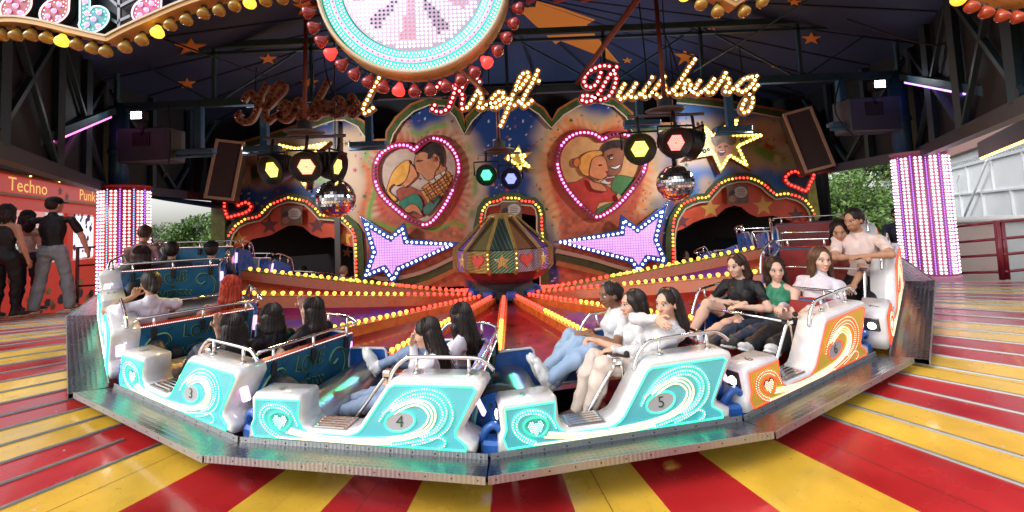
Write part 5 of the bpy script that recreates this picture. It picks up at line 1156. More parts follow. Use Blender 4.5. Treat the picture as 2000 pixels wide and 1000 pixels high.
KREF = [[[(482,352),(450,402),(430,462),(415,530),(400,576),(378,626),(357,682),(312,724),(250,745),(195,734),(150,704),(182,660)], [(210,440),(250,390),(305,372),(328,428),(392,428)], [(680,408),(732,372),(686,325),(622,320),(576,355),(540,402),(516,452),(480,500),(526,540),(520,600),(510,655),(520,702)]],
 [[(520,705),(575,692),(616,640),(650,594),(682,538),(716,480),(742,532),(754,590),(730,640),(716,694),(770,694),(812,656)]], [[(812,656),(870,636),(916,634),(966,600),(1012,568),(1018,512),(966,500),(914,540),(880,586),(866,640),(886,690),(930,692),(976,664),(1026,630),(1070,586)]],
 [[(1170,476),(1222,456),(1260,406),(1292,362),(1326,314),(1322,266),(1270,270),(1230,312),(1206,366),(1182,420),(1166,474),(1140,520),(1124,566),(1104,622),(1086,676),(1064,732),(1042,786),(1016,850),(986,912)], [(1092,690),(1156,664),(1206,616)]], [[(1440,240),(1416,300),(1390,346),(1366,400),(1336,450),(1306,496),(1280,546),(1256,600),(1240,648),(1270,676),(1316,650),(1366,606)], [(1390,346),(1452,366)]]]
DUIS = [[[(520,155),(487,195),(453,238),(425,278),(400,322),(377,367),(347,410),(318,450),(280,482),(240,495),(192,490),(178,458),(208,430),(258,443),(318,452),(347,478),(395,467),(437,448),(470,408),(490,367),(503,328),(515,280),(507,232),(487,195),(458,155),(415,145),(370,146),(327,160),(283,183),(245,205),(215,245),(202,290),(212,333),(252,355),(295,345),(328,312),(348,262),(366,212)]],
 [[(597,325),(570,367),(548,410),(532,455),(568,472),(608,447),(640,415),(668,385),(688,352),(710,318)], [(688,352),(668,400),(666,458),(712,452),(745,420)]], [[(837,315),(812,355),(785,392),(768,430),(790,450),(835,440),(865,405)], [(866,258),(880,264)]], [[(865,405),(900,365),(930,325),(955,290),(988,250)], [(962,300),(985,330),(996,372),(985,425),(950,455),(910,425)], [(985,425),(1030,408),(1068,378)]],
 [[(1285,82),(1258,120),(1232,150),(1208,192),(1183,228),(1160,262),(1135,300),(1110,345),(1082,382),(1096,424),(1143,428),(1195,400),(1235,370),(1240,325),(1216,290),(1178,340),(1190,385),(1250,400),(1290,365)]], [[(1333,292),(1308,328),(1284,366),(1268,402),(1308,425),(1348,398),(1388,372),(1430,330),(1470,275)], [(1440,318),(1412,362),(1415,408),(1460,403),(1488,367)]], [[(1488,367),(1517,327),(1556,268),(1583,215)], [(1562,262),(1610,272),(1618,312),(1588,352),(1580,400),(1625,402),(1655,370)]],
 [[(1885,245),(1820,256),(1765,272),(1728,308),(1694,346),(1710,388),(1750,400),(1798,372),(1835,338),(1860,297),(1885,245)], [(1860,297),(1835,338),(1812,380),(1816,425),(1845,452),(1846,500),(1828,556),(1783,605),(1740,580),(1747,535),(1778,475),(1815,428),(1852,385),(1895,335)]]]
M_TAN = mat('weathered letter face', (.40, .22, .16), .5, noise=.25, nscale=12); M_LRED = mat('red letter face', (.60, .02, .05), .4); M_LAMB = mat('amber letter face', (.60, .30, .07), .4); M_LEDGE = mat('pale letter edge', (.50, .42, .36), .45)  # lit letters carry the bulbs' glow in the face colour; tan ones unlit
M_DULLB = mat('dull red bulb', (.16, .035, .025), .18, coat=.5)
G_LETA = glow('warm letter bulb', (1., .74, .34), 4.5, (.9, .7, .4)); G_LETR = glow('rosy letter bulb', (1., .35, .35), 3., (.9, .4, .4))
def script_sign(label, word, ox, oy, k, states, gname):
    t = thing('script_sign', label, 'lit sign', (0, 0, 0), (0, 0, 0), 'script words in bulbs hung from the girder')
    for L, st in zip(word, states):
        face = {'d': M_TAN, 'r': M_LRED, 'a': M_LAMB}[st]; bulb = {'d': M_DULLB, 'r': G_LETR, 'a': G_LETA}[st]
        b = MB(); bb = MB(); done = []
        for si, stroke in enumerate(L):
            q = []
            for x, y in spline(stroke, 5):
                p = at_y(ox+x/k, oy+y/k, YS); q.append((p[0], p[2]))
            # channel letter: band with rounded ends and a pale return edge
            e0, e1 = np.array(q[0]), np.array(q[-1]); d0 = nrm(e0-np.array(q[1])); d1 = nrm(e1-np.array(q[-2])); q = [tuple(e0+d0*.035)]+q+[tuple(e1+d1*.035)]
            yy = YS-.0015*si
            ribbon(b, q, .100, yy-.010, .06, 1); ribbon(b, q, .088, yy-.013, .003, 0)
            for x, z in resample(np.array(q[1:-1]), .078):
                if all((x-u)**2+(z-v)**2 > .05**2 for u, v in done): done.append((x, z))
        o = b.build('letter', [face, M_LEDGE], t); bulb_parts(o, 'bulb', done, YS-.0155, .024 if st != 'd' else .028, bulb, 7, 1.05)
    b = MB(); xs = [at_y(ox+p[0]/k, 0, YS)[0] for L in word for s in L for p in s]
    for f in (.1, .5, .9):
        x = min(xs)+(max(xs)-min(xs))*f; b.tube([(x, YS+.06, 3.9), (x, YS+.12, 4.6)], .010, 5)
    b.tube([(min(xs)+.1, YS+.07, 3.92), (max(xs)-.1, YS+.07, 3.95)], .014, 6)
    b.build('hanger_frame', [M_DARK], t)
script_sign('first script word on the girder, its brown bulbs unlit except the last letter', HERB, 440, 120, 5.882, 'ddddddda'[0:6]+'a', 'a')
script_sign('middle script word with a red capital and amber letters, in front of the disc', KREF, 820, 100, 6.25, 'raaaa', 'b')
script_sign('third script word with a large red looped capital and amber letters', DUIS, 1100, 100, 5., 'raaaaaaa', 'c')
# ================================================================== marquee along the front edge of the canopy
YF = 3.6
def Q(px, py, y=YF): p = at_y(px, py, y); return (p[0], p[2])
M_BAND = mat('gold marquee band', (.55, .33, .12), .35, .2, noise=.15); M_CRIM = mat('cream marquee rim', (.68, .58, .42), .4)
M_AMBG = mat('amber glass bulb', (.40, .24, .035), .08, coat=.6); M_REDG = mat('red glass bulb', (.30, .022, .025), .08, coat=.6); M_ORG = mat('orange red glass bulb', (.42, .06, .02), .08, coat=.6)
def pear(r):
    b = MB(); b.lathe([(r*.42, 0), (r*.46, -r*.35)], 14, 1); b.lathe([(r*.40, -r*.3), (r*.55, -r*.7), (r*.92, -r*1.35), (r*1.0, -r*1.75), (r*.88, -r*2.08), (r*.5, -r*2.24), (0, -r*2.28)], 14, 0); return b
PEAR = {}
for nm, m in (('amber', M_AMBG), ('red', M_REDG), ('orange', M_ORG), ('amber_lit', glow('amber bulb glowing', (1., .58, .05), 1.15, (.7, .5, .1))), ('red_lit', glow('red bulb glowing', (1., .04, .03), 1.1, (.7, .05, .05))), ('orange_lit', glow('orange bulb glowing', (1., .42, .03), 1.2, (.8, .4, .1)))):
    o = pear(.052).build('marquee_bulb', [m, M_DARK]); PEAR[nm] = o.data; bpy.data.objects.remove(o)
def hang(parent, px, py, kind, dx, dy, sc=1.):
    """a pear bulb whose socket sits at the pixel, pointing along the (photo) direction dx, dy"""
    x, z = Q(px, py); o = link('marquee_bulb', PEAR[kind], parent, Vector((x, YF-.02, z))-parent.location); d = Vector((dx, -.35, -dy)).normalized(); o.rotation_euler = (-d).to_track_quat('Z', 'Y').to_euler(); o.scale = (sc,)*3
def board(parent, pts, name, m, y=YF, t=.03): b = MB(); P = [Q(*p) for p in pts]; wprism(b, P, y, t); return b.build(name, [m], parent)
mq = thing('marquee_board', 'dark marquee board with a gold wavy lower edge, amber bulbs and music notes', 'marquee', (0, 0, 0))
low = [tuple(p) for p in spline([(-90, 62), (0, 50), (50, 47), (100, 54), (150, 66), (200, 78), (228, 84)], 5)]+[tuple(p) for p in spline([(229, 84), (255, 70), (300, 49), (375, 17), (430, 0), (520, -18), (600, -30)], 5)]
M_MQ = mat('dark blue marquee sheet', (.012, .016, .030), .5)
board(mq, low+[(600, -160), (-90, -160)], 'back_sheet', M_MQ, YF+.01)
b = MB(); P = [Q(*p) for p in low]; ribbon(b, P, .05, YF-.10, .13, 0); ribbon(b, [(x, z+.018) for x, z in P], .016, YF-.112, .01, 1); b.build('gold_edge', [M_BAND, M_CRIM], mq)
for x0, y0, x1, y1 in ((240, -40, 240, 72), (200, -20, 240, 18), (190, 20, 240, 50), (240, 18, 330, -30), (240, 45, 262, 35)):
    b = MB(); a, c = Q(x0, y0), Q(x1, y1); b._bar((a[0], YF-.03, a[1]), (c[0], YF-.03, c[1]), .022, .022, 0, None); b.build('frame_bar', [mat('grey frame bar', (.20, .21, .24), .4, .5)], mq)
for i, (x, y) in enumerate([(-45, 66), (-15, 60), (12, 57), (41, 57), (70, 57), (100, 62), (129, 68), (158, 75), (188, 82), (214, 88), (252, 80), (284, 66), (314, 51), (339, 37), (370, 27), (403, 15), (433, 9), (463, 0), (492, -6), (523, -10), (555, -14), (585, -17)]):
    hang(mq, x, y, 'amber_lit' if i in (6, 12, 18) else 'amber', .18 if x < 220 else .12, 1, .95)
def note(parent, cx, cy, r, col, stem, flag):
    x, z = Q(cx, cy, YF-.06); s = YF/889; R = r*s; n_ = thing('music_note', stem, 'music note', (x, YF-.06, z), (0, 0, 0), 'music notes of lamps on the marquee board')
    hd = [(R*1.12*math.cos(a)*math.cos(.5)-R*.88*math.sin(a)*math.sin(.5), R*1.12*math.cos(a)*math.sin(.5)+R*.88*math.sin(a)*math.cos(.5)) for a in np.linspace(0, 2*PI, 30, endpoint=False)]
    sx = -R*.75 if flag else R*.85
    if flag: outline = [p for p in hd if not (p[0] < -R*.15 and p[1] > -R*.35)]; i0 = next(i for i in range(len(outline)) if outline[i][0] < -R*.2); outline = sorted([p for p in outline], key=lambda p: math.atan2(p[1], p[0])); outline = [p for p in outline if math.atan2(p[1], p[0]) < 2.0]+[(-R*.30, R*.62), (-R*.30, R*3.2), (-R*1.0, R*3.2), (-R*.98, -R*.1)] if True else outline
    else: outline = [p for p in sorted(hd, key=lambda p: math.atan2(p[1], p[0])) if not (p[0] > R*.35 and p[1] > R*.25)]; k = next(i for i, p in enumerate(outline) if math.atan2(p[1], p[0]) > .5); outline = outline[:k]+[(R*1.06, R*.25), (R*1.2, R*3.2), (R*.5, R*3.2), (R*.42, R*.85)]+outline[k:]
    b = MB(); wprism(b, outline, 0, .06, 0, 1); b.build('note_body', [mat('note '+col, {'red': (.42, .02, .05), 'teal': (.03, .36, .40), 'pink': (.55, .06, .20)}[col], .35, coat=.3), M_DARK], n_)
    b = MB(); P3 = [(p[0], -.004, p[1]) for p in outline]; b.tube(P3, .006, 5, 0, True, up=(0, 1, 0)); b.build('outline_light', [glow('note line '+col, {'red': (1., .7, .7), 'teal': (.45, 1., .95), 'pink': (1., .65, .8)}[col], .9, (.7, .6, .6))], n_)
    b = MB()
    for px_, pz_ in resample(offset(np.array(outline) if area2(outline) > 0 else np.array(outline)[::-1], -.025), .034, True): b.dome((px_, -.002, pz_), (0, -1, 0), .0055, 5, 0, .004, 1)
    b.build('dot_leds', [glow('note dot '+col, {'red': (1., .6, .5), 'teal': (.3, 1., .8), 'pink': (1., .6, .6)}[col], 3., (.8, .6, .6), False)], n_)
    b = MB()
    for a, q in ((0, 0), (.9, .6), (2.4, .62), (3.8, .6), (5.3, .62)):
        b.dome((R*q*math.cos(a), -.003, R*q*math.sin(a)), (0, -1, 0), R*.20, 10, 0, .02, 2)
    if flag: 
        for z_ in (1.3, 2.1): b.dome((-R*.62, -.003, R*z_), (0, -1, 0), R*.20, 10, 0, .02, 2)
    b.build('round_lamps', [glow('lilac lamp', (.90, .48, .85), .5, (.7, .5, .7))], n_)
note(mq, 32, 12, 29, 'red', 'red music note at the corner, leftmost of the four on the marquee', False)
note(mq, 107, 22, 27, 'red', 'red music note, second from the left on the marquee', False); note(mq, 184, 38, 28, 'teal', 'teal music note with its stem on the left side of the head', True); note(mq, 287, 20, 27, 'pink', 'pink music note right of the teal one', False)
def disc(label, cx, cy, R, kinds, bulbs, ring, board_cols, raycol):
    c = Q(cx, cy); s = YF/889; r = R*s; t = thing('marquee_disc', label, 'marquee disc', (c[0], YF, c[1]), (0, 0, 0), 'round marquee signs ringed by bulbs'); M = Matrix.Rotation(PI/2, 4, 'X')
    b = MB(); b.lathe([(r*1.0, .02), (r*1.0, .09), (r*.965, .10), (r*.965, .05)], 96, 0, M, cap=False); b.build('rim', [M_CRIM], t)
    b = MB(); b.lathe([(r*1.02, -.08), (r*1.02, .02), (r*.99, .03)], 96, 0, M, cap=False); b.build('gold_drum', [M_BAND], t)
    b = MB(); b.lathe([(r*.975, .055), (r*.975, .04), (0, .04)], 96, 0, M, cap=False); b.build('ground', [M_BLACK], t)
    b = MB(); b.lathe([(r*.955, .045), (r*.955, .062), (r*.755, .062), (r*.755, .045)], 96, 0, M, cap=False); b.lathe([(r*.875, .063), (r*.875, .066), (r*.835, .066), (r*.835, .063)], 96, 1, M, cap=False)
    b.build('colour_ring', [glow('ring '+ring, {'teal': (.03, .80, .52), 'red': (.9, .25, .22)}[ring], .45, {'teal': (.04, .50, .42), 'red': (.7, .25, .22)}[ring]), glow('ring stripe '+ring, {'teal': (.85, .45, .80), 'red': (1., .8, .75)}[ring], .6, (.6, .4, .6))], t)
    b = MB(); rg = random.Random(5)
    for q, n in ((.775, 130), (.805, 134), (.905, 150), (.935, 154)):
        for i in range(n): a = 2*PI*(i+(.5 if q in (.805, .935) else 0))/n; b.dome((r*q*math.cos(a), -.062, r*q*math.sin(a)), (0, -1, 0), .0085, 5, 0, .006, 1)
    b.build('ring_leds', [glow('ring led '+ring, {'teal': (.6, 1., .9), 'red': (1., .4, .3)}[ring], 1.5, (.8, .9, .9), False)], t)
    b = MB()
    for i in range(84): a = 2*PI*i/84; b.dome((r*.855*math.cos(a), -.066, r*.855*math.sin(a)), (0, -1, 0), .008, 5, 0, .006, 1)
    b.build('stripe_leds', [mat('magenta stud', (.45, .12, .32), .3)], t)
    b = MB(); b.lathe([(r*.745, .045), (r*.745, .058), (0, .058)], 96, 0, M, cap=False); b.build('led_board', [glow('lilac board', board_cols, .28, (.55, .45, .60))], t)
    lit, dark, pk = MB(), MB(), MB(); g = .0335
    for i in range(-26, 27):
        for j in range(-26, 27):
            x, z = i*g, j*g; d = math.hypot(x, z)
            if d > r*.725: continue
            a = math.degrees(math.atan2(z, x)) % 360; u = (a+9) % 36
            if d > r*.64 or d < r*.2 or u < 6: tgt = lit
            elif 14 < u < 28: tgt = dark if int((a+9)//36) % 2 == 0 else pk
            else: tgt = lit
            tgt.dome((x, -.058, z), (0, -1, 0), .0105, 6, 0, .009, 2)
    lit.build('lit_leds', [glow('white led', (1., .98, .98), 1.2, (.9, .9, .9), False)], t); dark.build('unlit_leds', [mat('unlit led', (.09, .08, .14), .25)], t); pk.build('rosy_leds', [glow('rosy led', raycol, .35, (.6, .25, .3), False)], t)
    for (px, py, kind) in bulbs:
        d = np.array([px-cx, py-cy]); d = d/np.linalg.norm(d); k0 = R*1.02; hang(t, cx+d[0]*k0, cy+d[1]*k0, kind, d[0], d[1], 1.)
    return t
ang = lambda cx, cy, R, a: (cx+R*math.cos(math.radians(a)), cy+R*math.sin(math.radians(a)))
disc('large round marquee sign with teal rim lamps and rows of white LEDs', 808, -30, 190, None, [(*ang(808, -30, 205, a), 'red_lit' if i in (5, 11, 16) else 'red') for i, a in enumerate(np.arange(6, 178, 8.3))], 'teal', (.80, .66, .95), (1., .35, .4))
disc('round marquee sign with red and white LEDs cut by the top right corner', 1978, -172, 190, None, [(*ang(1978, -172, 205, a), 'orange_lit' if i in (3,) else 'orange') for i, a in enumerate((150, 141.5, 133, 124, 116, 108, 99.5, 91, 82, 73))], 'red', (.95, .80, .82), (1., .2, .15))
sm = thing('marquee_point', 'small pointed marquee panel with gold edge and five amber bulbs', 'marquee', (0, 0, 0))
pts = [(1310, -45), (1360, -18), (1425, 18), (1470, -14), (1530, -60)]; board(sm, pts+[(1530, -120), (1310, -120)], 'panel', mat('white blue panel', (.45, .48, .60), .4), YF)
b = MB(); ribbon(b, [Q(*p) for p in pts], .05, YF-.10, .12, 0); ribbon(b, [(x, z+.02) for x, z in [Q(*p) for p in pts]], .015, YF-.11, .01, 1); b.build('gold_edge', [M_BAND, M_CRIM], sm)
for x, y, k, dx in ((1333, -22, 'amber_lit', -.1), (1365, -4, 'amber', -.1), (1398, 10, 'amber', -.15), (1443, 10, 'amber', .2), (1476, -8, 'amber', .3)): hang(sm, x, y, k, dx, 1)
# front beam carrying the marquee
b = MB(); b._bar((-5, YF+.12, 3.95), (5, YF+.12, 3.95), .12, .2, 0, None); b._bar((-5, YF+.12, 4.5), (5, YF+.12, 4.5), .12, .14, 0, None)
for x in np.linspace(-4.8, 4.8, 9): b._bar((x, YF+.12, 3.95), (x, YF+.12, 4.5), .07, .07, 0, None)
fg = thing('marquee_girder', 'steel girder along the front edge of the canopy behind the marquee signs', 'girder', (0, 0, 0)); b.build('lattice', [M_TEAL], fg)
# scalloped bulb trim under the right canopy edge, outside
tr = thing('awning_trim', 'row of small yellow bulbs along the right canopy edge', 'awning trim', (0, 0, 0)); b = MB(); A, B = np.array([7.35, 7.1, 2.66]), np.array([5.0, 3.75, 2.72]); b._bar(A, B, .03, .24, 1, None)
for i in range(46): p = A+(B-A)*(i+.5)/46; b.dome(p+[-.01, -.02, -.13], (-.6, -.6, -.4), .022, 6, 0, .02, 2)
b.build('bulb_row', [G_YEL, mat('brown awning board', (.10, .03, .02), .5)], tr)
# ================================================================== left side: cashier booth, fence, mural
booth = thing('cashier_booth', 'red cashier booth with gold Techno and Punk lettering behind the standing people', 'booth', (0, 0, 0))
BA, BB = np.array([-8.55, 7.2]), np.array([-10.45, 11.55]); bd = nrm(BB-BA); bn = np.array([bd[1], -bd[0]]); bn = bn if bn @ -BA > 0 else -bn; BL = np.linalg.norm(BB-BA)
def BP(s, z, d=0.):
    z = z-.22 if z > 2.55 else z
    p = BA+bd*s*BL+bn*d; return (p[0], p[1], z)
def bslab(b, s0, s1, z0, z1, d0, d1, mi=0):
    v = [BP(s, z, d) for d in (d0, d1) for s, z in ((s0, z0), (s1, z0), (s1, z1), (s0, z1))]; return b.add(v, [(0, 1, 2, 3), (7, 6, 5, 4), (0, 4, 5, 1), (1, 5, 6, 2), (2, 6, 7, 3), (3, 7, 4, 0)], mi)
M_BR = glow('backlit booth red', (1., .06, .03), .20, (.60, .045, .035)); M_BO = mat('booth orange trim', (.70, .20, .05), .4)  # sign is backlit; front frame and counter share its glow to look brighter
b = MB(); bslab(b, -.35, 1., 2.92, 3.26, 0, .12); b.build('sign_board', [M_BR], booth)
b = MB(); bslab(b, -.35, 1., 2.88, 2.93, 0, .16); bslab(b, -.35, 1., 3.25, 3.29, 0, .16); b.build('trim', [M_BO], booth)
b = MB(); bslab(b, -.35, 1., 2.66, 2.88, -.02, .08); bslab(b, -.35, .98, .4, 1.35, -.02, .10); bslab(b, -.35, .98, 1.35, 1.42, -.02, .2)
for s0, s1 in ((-.3, -.24), (.13, .185), (.60, .655), (.90, .96)): bslab(b, s0, s1, 1.42, 2.66, 0, .07)
b.build('front_frame', [M_BR], booth)
b = MB(); bslab(b, -.35, .98, .3, 3.2, -2.0, -1.95, 0); bslab(b, -.35, .98, .3, 3.2, -.9, -.88, 1) if False else None; b.build('rear_wall', [mat('booth inside', (.20, .05, .10), .6, noise=.3, nscale=4)], booth)
for s0, s1, z0, z1, m in ((-.2, .1, 2.1, 2.6, glow('booth lilac panel', (.75, .35, .70), .35, (.5, .3, .5))), (.2, .45, 2.15, 2.55, glow('booth pink panel', (.95, .45, .42), .4, (.6, .35, .35))), (.2, .52, 1.8, 1.95, glow('booth white shelf', (1., .95, .9), .9, (.8, .8, .8))), (-.2, .1, 1.5, 1.8, mat('booth green board', (.04, .14, .06), .5)), (.66, .89, 1.45, 2.62, glow('doodle panel', (.95, .92, 1.), .8, (.8, .8, .85))), (.2, .58, 1.45, 1.72, mat('booth window frame', (.5, .06, .05), .4))):
    b = MB(); bslab(b, s0, s1, z0, z1, -.02, .03 if s0 > .6 else -.01); b.build('inner_panel', [m], booth)
b = MB()
rg = random.Random(4)
for i in range(26):
    s, z = rg.uniform(.68, .87), rg.uniform(1.5, 2.58); r = rg.uniform(.03, .09); pts = [BP(s+r*.25*math.cos(a)*(.6+.4*rg.random()), z+r*math.sin(a), .034) for a in np.linspace(0, 2*PI, 9, endpoint=False)]; b.add(pts, [tuple(range(9))])
b.build('doodles', [mat('violet doodle', (.20, .04, .28), .5)], booth)
b = MB()
for i in range(24): b.dome(BP(-.3+i*.055, 3.31, .14), (bn[0], bn[1], -.3), .045, 7, 0 if i % 4 == 2 else 1, .05, 2)
b.build('sign_bulbs', [G_YEL, mat('gold glass', (.55, .35, .08), .2)], booth)
M_GL = glow('backlit gold letter', (1., .62, .15), .5, (.75, .50, .12))
for txt, s, sz in (('Techno', .26, .36), ('Punk', .76, .36)):
    V, Fc = text_mesh(txt, 1.); b = MB(); b.add([BP(s+x*sz/BL*1.15, 3.085+y*sz*.95, .128) for x, y, z in V], Fc); b.build('sign_lettering', [M_GL], booth)
for s, z in ((.02, 3.08), (.50, 3.1), (.56, 3.0), (.95, 3.07), (-.15, 3.08)):
    b = MB(); b.add([BP(s+x/BL, z+y, .126) for x, y in star(5, .10, .045)], [tuple(range(10))]); b.build('sign_star', [mat('mauve star', (.22, .05, .12), .4)], booth)
b = MB()
for i in range(34): z = .6+i*.062; b.dome(BP(.97, z, .09), (bn[0], bn[1], 0), .026, 6, 0 if z < 1.6 else 1, .02, 2)
b.build('corner_bulbs', [glow('mint led', (.3, 1., .75), 4., (.5, .8, .7)), G_AMB], booth)
b = MB(); rg = random.Random(9)
for i in range(40): s, z = rg.uniform(-.3, .95), rg.uniform(.5, 1.3); r = rg.uniform(.04, .12); b.add([BP(s+r*.3*math.cos(a), z+r*math.sin(a), .105) for a in np.linspace(0, 2*PI, 7, endpoint=False)], [tuple(range(7))], i % 3)
b.build('base_painting', [mat('booth paint orange', (.7, .25, .05), .4), mat('booth paint gold', (.6, .4, .12), .4), mat('booth paint dark', (.1, .03, .05), .4)], booth)
b = MB(); bslab(b, -.4, 1.02, 3.29, 3.36, -2.1, .3); b.build('roof', [M_NAVY2], booth)
M_BENCH = mat('fence grey metal', (.25, .27, .28), .4, .5)
fence = thing('crowd_barrier', 'low barrier of horizontal metal tubes beside the left column', 'barrier', (0, 0, 0)); b = MB(); A, B = np.array([-8.6, 9.0, 0]), np.array([-7.0, 9.4, 0])
for z in (.5, .95, 1.35, 1.7): MB().tube([A+[0, 0, z], B+[0, 0, z]], .022, 6).build('rail', [mat('dark red tube', (.16, .03, .03), .4, .3)], fence)
for f in (0, .5, 1): p = A+(B-A)*f; MB().tube([p, p+[0, 0, 1.72]], .03, 6).build('post', [mat('dark red tube', (.16, .03, .03), .4, .3)], fence)
mural = thing('mural_board', 'sunlit board painted with a cloud, sea and a small fisherman, left of the column', 'mural', (-15.6, 16.0, -.1), (0, 0, .25)); b = MB(); b.box((-2.0, 0, 0), (1.5, .08, 2.05)); b.build('board', [mat('pale mural paint', (.62, .66, .64), .5)], mural)
for nm, pts, col in (('painted_cloud', [(-1.2, 1.5), (-.4, 1.35), (.7, 1.5), (1.7, 1.45), (2.2, 1.75), (1.2, 2.0), (.2, 1.95), (-.7, 1.9)], (.80, .52, .22)), ('painted_sea', [(-1.8, .25), (2.4, .25), (2.4, .75), (1.2, .85), (.2, .7), (-1, .85), (-1.8, .7)], (.30, .58, .55)), ('painted_hat', [(.9, 1.25), (1.2, 1.45), (1.6, 1.4), (1.75, 1.2), (1.3, 1.12)], (.12, .30, .34)), ('painted_face', [(1.1, 1.15), (1.3, 1.2), (1.5, 1.15), (1.5, .95), (1.3, .85), (1.1, .95)], (.75, .48, .30)), ('painted_coat', [(1.0, .9), (1.3, .82), (1.6, .9), (1.8, .4), (.8, .4)], (.20, .40, .38)), ('painted_rod', [(-.5, 1.9), (.4, 1.4), (1.0, .9), (.97, .87), (.36, 1.37), (-.53, 1.87)], (.10, .08, .07))):
    b = MB(); b.prism([tuple(p) for p in spline(pts, 3, True)], (0, -.006-.002*len(nm)/10, 0), (1, 0, 0), (0, 0, 1), .003); b.build(nm, [mat('mural '+nm, col, .5, noise=.2, nscale=6)], mural)
wh = thing('white_hoarding', 'bright white hoarding panels above the mural, behind the red booth', 'hoarding', (-17.6, 18.5, 0), (0, 0, .2)); b = MB(); b.box((-3, 0, -.4), (1.2, .1, 4.0)); b.build('panels', [mat('white hoarding paint', (.75, .76, .78), .5, noise=.06)], wh)
b = MB()
for x in (-1.6, -.6, .3): b.box((x, -.02, -.4), (x+.05, -.001, 4.0))
b.build('joints', [mat('grey joint', (.35, .36, .38), .5)], wh)
aw = thing('blue_awning', 'blue awning flap hanging from the left canopy edge behind the column', 'awning', (0, 0, 0)); b = MB(); b.add([(-6.95, 8.0, 2.66), (-6.9, 10.4, 2.6), (-6.2, 10.5, 2.32), (-6.35, 8.3, 2.5)], [(0, 1, 2, 3), (3, 2, 1, 0)]); b.build('cloth', [mat('blue awning cloth', (.02, .045, .12), .6)], aw)
# ================================================================== right side
ws = thing('white_ride_wall', 'tall white panelled wall of another attraction behind the right railing', 'panel wall', (0, 0, 0))
M_WP = mat('white panel paint', (.84, .86, .88), .5, noise=.05, nscale=2)
WA, WB = np.array([20.6, 25.2]), np.array([10.9, 9.5]); wd_ = nrm(WB-WA); wn = np.array([wd_[1], -wd_[0]]); wn = wn if wn @ -WA > 0 else -wn; WL = np.linalg.norm(WB-WA)
def WPt(s, z, d=0.): p = WA+wd_*s+wn*d; return (p[0], p[1], z)
def wslab(b, s0, s1, z0, z1, d0, d1, mi=0): b.add([WPt(s, z, d) for d in (d0, d1) for s, z in ((s0, z0), (s1, z0), (s1, z1), (s0, z1))], [(0, 1, 2, 3), (7, 6, 5, 4), (0, 4, 5, 1), (1, 5, 6, 2), (2, 6, 7, 3), (3, 7, 4, 0)], mi)
b = MB(); wslab(b, 0, WL+3, -.4, 3.3, -.1, 0); b.build('panels', [M_WP], ws)
b = MB()
for z in (1.15, 2.1, 2.9): wslab(b, 0, WL+3, z, z+.045, 0, .05)
for s in np.arange(.2, WL+3, 1.9): wslab(b, s, s+.07, -.4, 2.1, 0, .05); wslab(b, s+.8, s+.87, 2.14, 2.9, 0, .04)
b.build('ribs', [mat('panel rib white', (.70, .73, .76), .5)], ws)
b = MB()
for s in np.arange(0, WL+3, .2): wslab(b, s, s+.1, 3.0, 3.08, 0, .03)
b.build('rivet_strip', [mat('grey rivet', (.45, .48, .50), .5)], ws)
b = MB(); wslab(b, 0, WL+3, 3.3, 3.62, -.2, .16, 0); wslab(b, 0, WL+3, 3.62, 3.70, -.2, .2, 1); b.build('eaves', [mat('rust pink eaves', (.40, .20, .18), .5, noise=.1), M_WP], ws)
b = MB(); b.tube([WPt(13.2, .9, .1), WPt(16.4, 2.9, .12)], .03, 6); b.tube([WPt(13.6, 2.2, .08), WPt(13.7, 2.5, .1), WPt(13.9, 2.7, .08)], .02, 5); b.build('brace_rod', [mat('white rod', (.7, .72, .75), .4)], ws)
bx = thing('beige_container', 'beige box container with a pale roof between the column and the railing', 'container', (9.05, 9.3, -.4), (0, 0, -.30)); b = MB(); b.box((-.5, -.2, 0), (0.55, 1.0, 1.85), 0); b.box((.55, -.2, 0), (2.2, 1.0, 1.85), 1); b.build('box_wall', [mat('beige wall', (.55, .43, .38), .6, noise=.05), mat('pale grey wall', (.58, .60, .60), .6, noise=.05)], bx)
b = MB(); b.box((-.6, -.3, 1.85), (2.3, 1.1, 1.95), bev=.03); b.build('roof', [mat('pale container roof', (.68, .66, .62), .5)], bx)
rl = thing('platform_railing', 'dark red tubular railing at the edge of the platform by the right column', 'railing', (0, 0, 0)); M_RR = mat('dark red railing', (.22, .02, .035), .3, .2, coat=.3)
P0, P1, P2 = np.array([7.3, 7.9, .66]), np.array([7.42, 6.98, .66]), np.array([9.6, 7.35, .66]); b = MB()
for p in (P1+[-.05, 0, 0], P1+[.05, .02, 0], P2, P0): MB().tube([p, p+[0, 0, .9]], .035, 10).build('post', [M_RR], rl)
for z in (.12, .38, .62, .88):
    MB().tube([P0+[0, 0, z-.12], P1+[0, 0, z]], .022, 8).build('rail', [M_RR], rl); MB().tube([P1+[0, 0, z], P2+[0, 0, z+.05]], .022, 8).build('rail', [M_RR], rl)
